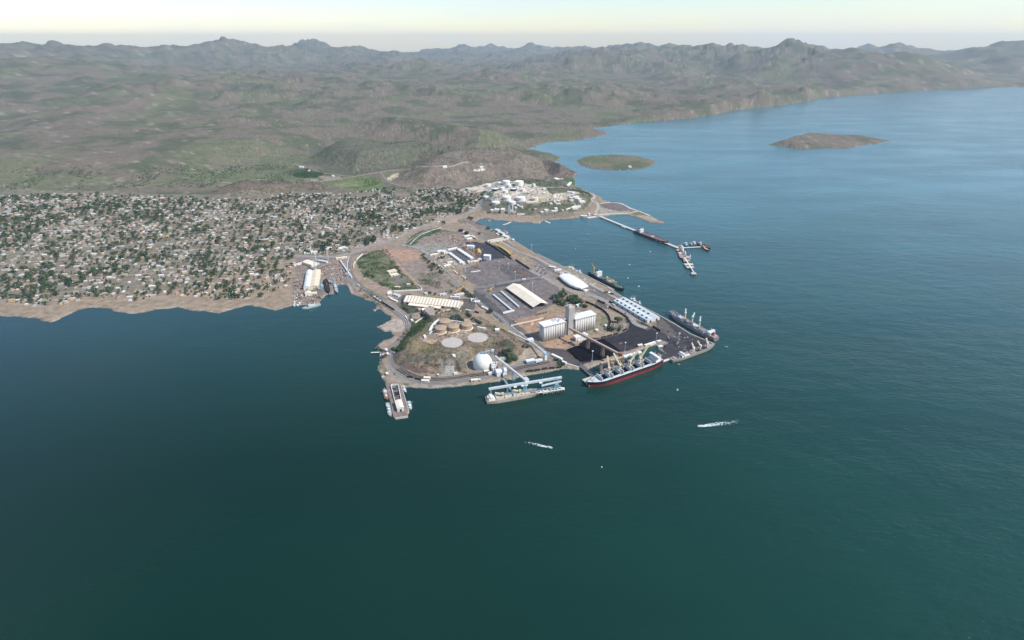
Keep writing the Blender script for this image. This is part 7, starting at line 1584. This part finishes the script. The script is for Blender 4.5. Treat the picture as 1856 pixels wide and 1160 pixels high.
HR = [(WHT, 'white'), (mat('cream_roof', (.52, .47, .38), .8, var=.25), 'cream'), (mat('grey_roof', (.38, .37, .34), .85, var=.25), 'grey'), (mat('pale_roof', (.45, .41, .37), .85, var=.2), 'pale'), (mat('pink_roof', (.46, .30, .25), .85, var=.2), 'pinkish'), (PBLUE, 'bluish'), (mat('brown_roof', (.22, .16, .13), .85), 'brown'), (mat('offwhite_roof', (.60, .59, .55), .8, var=.2), 'off white')]
def town_spots(poly, sx, sy, seed, jit):
    a = np.array(poly); rn = np.random.RandomState(seed); th = R(14); out = []
    u0 = np.arange(-2600, 1600, sx); v0 = np.arange(600, 3600, sy); U, V = np.meshgrid(u0, v0); U = U.ravel()+rn.uniform(-jit, jit, U.size); V = V.ravel()+rn.uniform(-jit, jit, V.size)
    X = U*math.cos(th)-V*math.sin(th)+500; Y = U*math.sin(th)+V*math.cos(th)
    m = inside(poly, X, Y)
    for b in BARE: m &= ~inside(b, X, Y)
    m &= (np.abs((V % 96)-48) > 5.5) & (np.abs((U % 128)-64) > 4)
    return list(zip(X[m], Y[m])), th
def house_geo(m, c, z, l, w_, h, rz, wm, rm, rt):
    cx, cy = c; m.box((cx, cy, z-1.2), (l, w_, h+1.2), wm, rz)
    if rt == 0: m.box((cx, cy, z+h+.01), (l+.5, w_+.5, .3), rm, rz)
    elif rt == 1: m.box((cx, cy, z+h+.01), (l+.8, w_+.8, 1.5), rm, rz, (1, .06))
    else: m.box((cx, cy, z+h+.01), (l+.4, w_+.4, .3), rm, rz); a, b = math.cos(rz), math.sin(rz); m.box((cx+a*l*.2, cy+b*l*.2, z+h+.31), (l*.4, w_*.6, 2.4), rm, rz)
sp1, th = town_spots(TOWN, 17, 15.5, 1, 5.5); sp2, _ = town_spots(TOWNX, 19, 16.5, 2, 5.5)
print('town', len(sp1), len(sp2))
sp1 = [p for p in sp1 if rnd.random() < .16+.68*vnoise(p[0], p[1], 60, 3)]; sp2 = [p for p in sp2 if rnd.random() < .16+.68*vnoise(p[0], p[1], 60, 3)]
sp1.sort(key=lambda p: p[0]**2+p[1]**2)
Z1 = height(np.array([p[0] for p in sp1]), np.array([p[1] for p in sp1])); Z2 = height(np.array([p[0] for p in sp2]), np.array([p[1] for p in sp2]))
HV = {}
def hproto(wi, ri, rt):
    k = (wi, ri, rt)
    if k not in HV:
        m = MB(); house_geo(m, (0, 0), 0, 12, 9, 3.6, 0, HW[wi], HR[ri][0], rt); m.box((1.5, -4.55, 0), (1.1, .2, 2.1), DARK); m.box((-3, -4.55, 1.1), (1.6, .2, 1.1), GLASS); o = m.build('town_house'); HV[k] = [o, False]
    return HV[k]
for k in range(4, 46):
    V = k*96+48; run = []
    for U in range(-2600, 1600, 14):
        X, Y = U*math.cos(th)-V*math.sin(th)+500, U*math.sin(th)+V*math.cos(th)
        if inside(TOWN, np.array([X]), np.array([Y]))[0] or inside(TOWNX, np.array([X]), np.array([Y]))[0]: run.append(Vector((X, Y, 0)))
        else:
            if len(run) > 5: ribbon('street', run, normals(run), 0, 7, DIRT if k % 2 else ROADM, .3)
            run = []
    if len(run) > 5: ribbon('street', run, normals(run), 0, 7, DIRT, .3)
stuffm = MB(); nt_ = 0
def nearest_zone(x, y, d):
    row = ('first', 'second', 'third', 'fourth', 'fifth', 'sixth')[max(0, min(5, int((d-1560)/75)))]
    col = ('far western', 'western', 'mid western', 'central', 'mid eastern', 'eastern')[max(0, min(5, int((x/y+.40)/.05)))]
    return f"in the {row} row of the {col} town"
for i, ((x, y), z) in enumerate(zip(sp1+sp2, list(Z1)+list(Z2))):
    wi = rnd.choice((0, 0, 1, 2, 3, 4, 5, 1)); ri = rnd.choice((0, 1, 2, 2, 2, 3, 3, 3, 4, 4, 5, 6, 6, 7, 7)); rt = rnd.choice((0, 0, 0, 1, 2)); sx, sy, sz = rnd.uniform(.5, 1.2)*rnd.choice((1, 1, 1, 1.3)), rnd.uniform(.5, 1.0), rnd.choice((.8, .9, 1, 1.1, 1.7)); rz = th+rnd.gauss(0, .10)+(math.pi/2 if rnd.random() < .3 else 0)
    if i < 300:
        pr_ = hproto(wi, ri, rt); o = pr_[0]
        if pr_[1]: o = o.copy(); COL.objects.link(o)
        pr_[1] = True; o.location = (x, y, z); o.rotation_euler = (0, 0, rz); o.scale = (sx, sy, sz); kind = ('flat', 'pitched', 'stepped flat')[rt]
        wn = ('white', 'cream', 'pink', 'tan', 'grey', 'ochre')[wi]
        tag(o, f"{wn} house, {HR[ri][1]} {kind} roof, {nearest_zone(x, y, math.hypot(x, y))}", 'house', 'houses of the hillside town')
    else: house_geo(stuffm, (x, y), z, 12*sx, 9*sy, 3.6*sz, rz, HW[wi], HR[ri][0], rt)
o = stuffm.build('town_houses'); o['kind'] = 'stuff'
# trees in between the houses
tp, _ = town_spots(TOWN, 15, 14, 5, 9); tx, _ = town_spots(TOWNX, 17, 15, 6, 9)
den = lambda p: vnoise(p[0], p[1], 70, 7)
tp = [p for p in tp if rnd.random() < .38+1.0*den(p)]; tx = [p for p in tx if rnd.random() < .35+.95*den(p)]; tp.sort(key=lambda p: p[0]**2+p[1]**2)
ZT = height(np.array([p[0] for p in tp+tx]), np.array([p[1] for p in tp+tx])); ST = [small_tree(i) for i in range(6)]; su = set(); tm = MB()
geo = [crown_geo(random.Random(200+i), 4.5, 7, 56, 1.0) for i in range(10)]
KEEP = 300-len([o for o in bpy.data.objects if o.name.startswith('tree') and o.type == 'EMPTY'])
def scatter(m, geo_, x, y, z, s, sz, rz, mt):
    vs, fs = geo_; a, b = math.cos(rz)*s, math.sin(rz)*s; m.raw([(x+v.x*a-v.y*b, y+v.x*b+v.y*a, z+v.z*sz) for v in vs], fs, mt)
for i, ((x, y), z) in enumerate(zip(tp+tx, ZT)):
    s = (.45+1.25*rnd.random()**1.8)*(.75+1.1*den((x, y)))
    if i < KEEP:
        pr_ = ST[rnd.randrange(6)]; o = pr_
        if pr_.name in su: o = pr_.copy(); COL.objects.link(o)
        su.add(pr_.name); o.location = (x, y, z); o.scale = (s, s, s*rnd.uniform(.8, 1.05)); o.rotation_euler = (0, 0, rnd.random()*6)
        tag(o, ('small' if s < 1 else 'broad' if s < 1.5 else 'large')+' dark green tree between the houses '+nearest_zone(x, y, math.hypot(x, y)), 'tree', 'trees between the town houses')
    else: scatter(tm, geo[rnd.randrange(10)], x, y, z-.3, s, s*rnd.uniform(.7, 1.15), rnd.random()*6, LEAF if rnd.random() < .8 else LEAF2)
o = tm.build('town_trees'); o['kind'] = 'stuff'
# dense groves by the coastal road
# scrub, one mass
sm = MB(); bush = [crown_geo(random.Random(300+i), 1.6, 2.0, 16, -.2) for i in range(8)]
def strew(poly, n, smin, smax, mt, seed, clump=30, thr=.45, raw=False):
    q = poly if raw else GG(poly); a = np.array(q); rn = np.random.RandomState(seed); X = rn.uniform(a[:, 0].min(), a[:, 0].max(), n*6); Y = rn.uniform(a[:, 1].min(), a[:, 1].max(), n*6)
    m = inside(q, X, Y) & (vnoise(X, Y, clump, seed) > thr); X, Y = X[m][:n], Y[m][:n]; Z = height(X, Y); S = rn.uniform(smin, smax, len(X))
    for x, y, z, s in zip(X, Y, Z, S):
        if z > .9 and not any(math.hypot(x-p_[0], y-p_[1]) < p_[2]+1 for p_ in PADS): scatter(sm, bush[int(s*977) % 8], x, y, z, s, s, s*40, mt)
strew(KNOLL, 900, .6, 1.8, LEAF2, 1, 26, .5, True); strew(KNOLL, 260, .8, 2.2, LEAF, 2, 30, .6, True)
strew(T('m', (420,380),(520,200),(760,0),(1000,0),(900,130),(680,250),(620,420),(500,480),(440,460)), 420, .8, 2.0, LEAF, 3, 30, .2)
field = [(650,470),(672,456),(702,452),(728,490),(762,526),(716,527),(690,518),(668,505),(652,492)]
strew(field, 700, .7, 2.0, LEAF2, 4, 40, .4); strew(field, 420, .9, 2.4, LEAF, 5, 34, .58)
strew([(741,431),(757,420),(783,414),(806,417),(800,424),(775,432),(755,441),(735,448)], 260, .8, 1.9, LEAF, 6, 20, .3)
strew(T('b', (860,560),(1300,520),(1500,700),(1700,830),(1500,860),(1000,720)), 330, .7, 1.7, LEAF2, 7, 24, .45)
strew([(757,436),(790,420),(830,420),(860,428),(845,440),(835,452),(780,455),(752,444)], 260, .6, 1.5, LEAF2, 8, 24, .5)
strew(T('a', (940,830),(1000,760),(1150,820),(1326,930),(1326,1100),(1180,960),(960,870)), 200, .8, 1.9, LEAF2, 9, 20, .3)
strew(T('c', (600,470),(900,560),(900,700),(620,840),(560,820),(620,700)), 260, .8, 1.9, LEAF, 10, 20, .3)
strew(REF, 900, 1.0, 2.6, LEAF2, 11, 50, .45, True); strew(REF, 500, 1.2, 3.0, LEAF, 12, 40, .58, True)
strew(HILL, 1500, 1.2, 2.8, LEAF2, 13, 80, .42, True); strew(HILL2, 260, 1.2, 2.6, LEAF2, 14, 60, .5, True); strew(HILL3, 500, 1.2, 2.8, LEAF2, 15, 60, .45, True); strew(HILL4, 900, 1.4, 3.2, LEAF, 16, 90, .5, True)
strew(T('i', (0,60),(250,50),(520,130),(470,215),(150,220),(0,200)), 500, 1.6, 3.4, LEAF, 17, 60, .3)
strew([(690,345),(705,335),(740,343),(800,345),(800,350),(740,350)], 160, 1.4, 2.8, LEAF, 18, 40, .3)
strew(T('i', (640,300),(820,225),(1500,210),(1560,330),(1200,430),(900,400)), 260, 1.2, 2.6, LEAF, 19, 70, .55)
strew(T('g', (250,640),(540,680),(540,840),(320,960),(180,900),(270,760)), 130, .6, 1.5, LEAF2, 20, 12, .4)
strew([(-400,345),(0,345),(300,340),(520,330),(560,300),(400,296),(0,310),(-400,325)], 1300, 2, 4, LEAF, 21, 120, .5)
o = sm.build('scrub'); o['kind'] = 'stuff'
# rocks along the shore
rm_ = MB(); rn = random.Random(33); cs = resample(COAST[15:-28], 5)
for i, p in enumerate(cs):
    if math.hypot(p.x, p.y) > 2600 or p.y < 700: continue
    for k in range(2):
        x, y = p.x+rn.gauss(0, 2.4), p.y+rn.gauss(0, 2.4)
        if -1.2 < hz(x, y) < 2.4 and not inside(QUAYZ, np.array([x]), np.array([y]))[0]: rm_.box((x, y, hz(x, y)-.8), (rn.uniform(1, 3.4), rn.uniform(1, 2.6), rn.uniform(1.1, 2.2)), STONE, rn.random()*3, rn.uniform(.4, .8))
o = rm_.build('shore_rocks'); o['kind'] = 'stuff'
# quay walls of the long quay and the coal quay
qe = [plane(x, y, 3) for x, y in T('w', (330,944),(1010,704),(880,648),(600,536),(300,346),(0,181)) + T('g', (450,258),(200,101)) + T('f', (1480,626),(940,356),(720,218),(612,231),(558,206),(250,56),(130,-4))]
m = MB()
for i_, (a_, b_) in enumerate(zip(qe, qe[1:])): m.beam((*a_, 1.0), (*b_, 1.0+.004*i_), 2.2, 4.6, CONC2)
tag(m.build('quay_wall'), 'long pale concrete quay edge from the harbour bay round to the coal quay', 'quay wall')
haze()
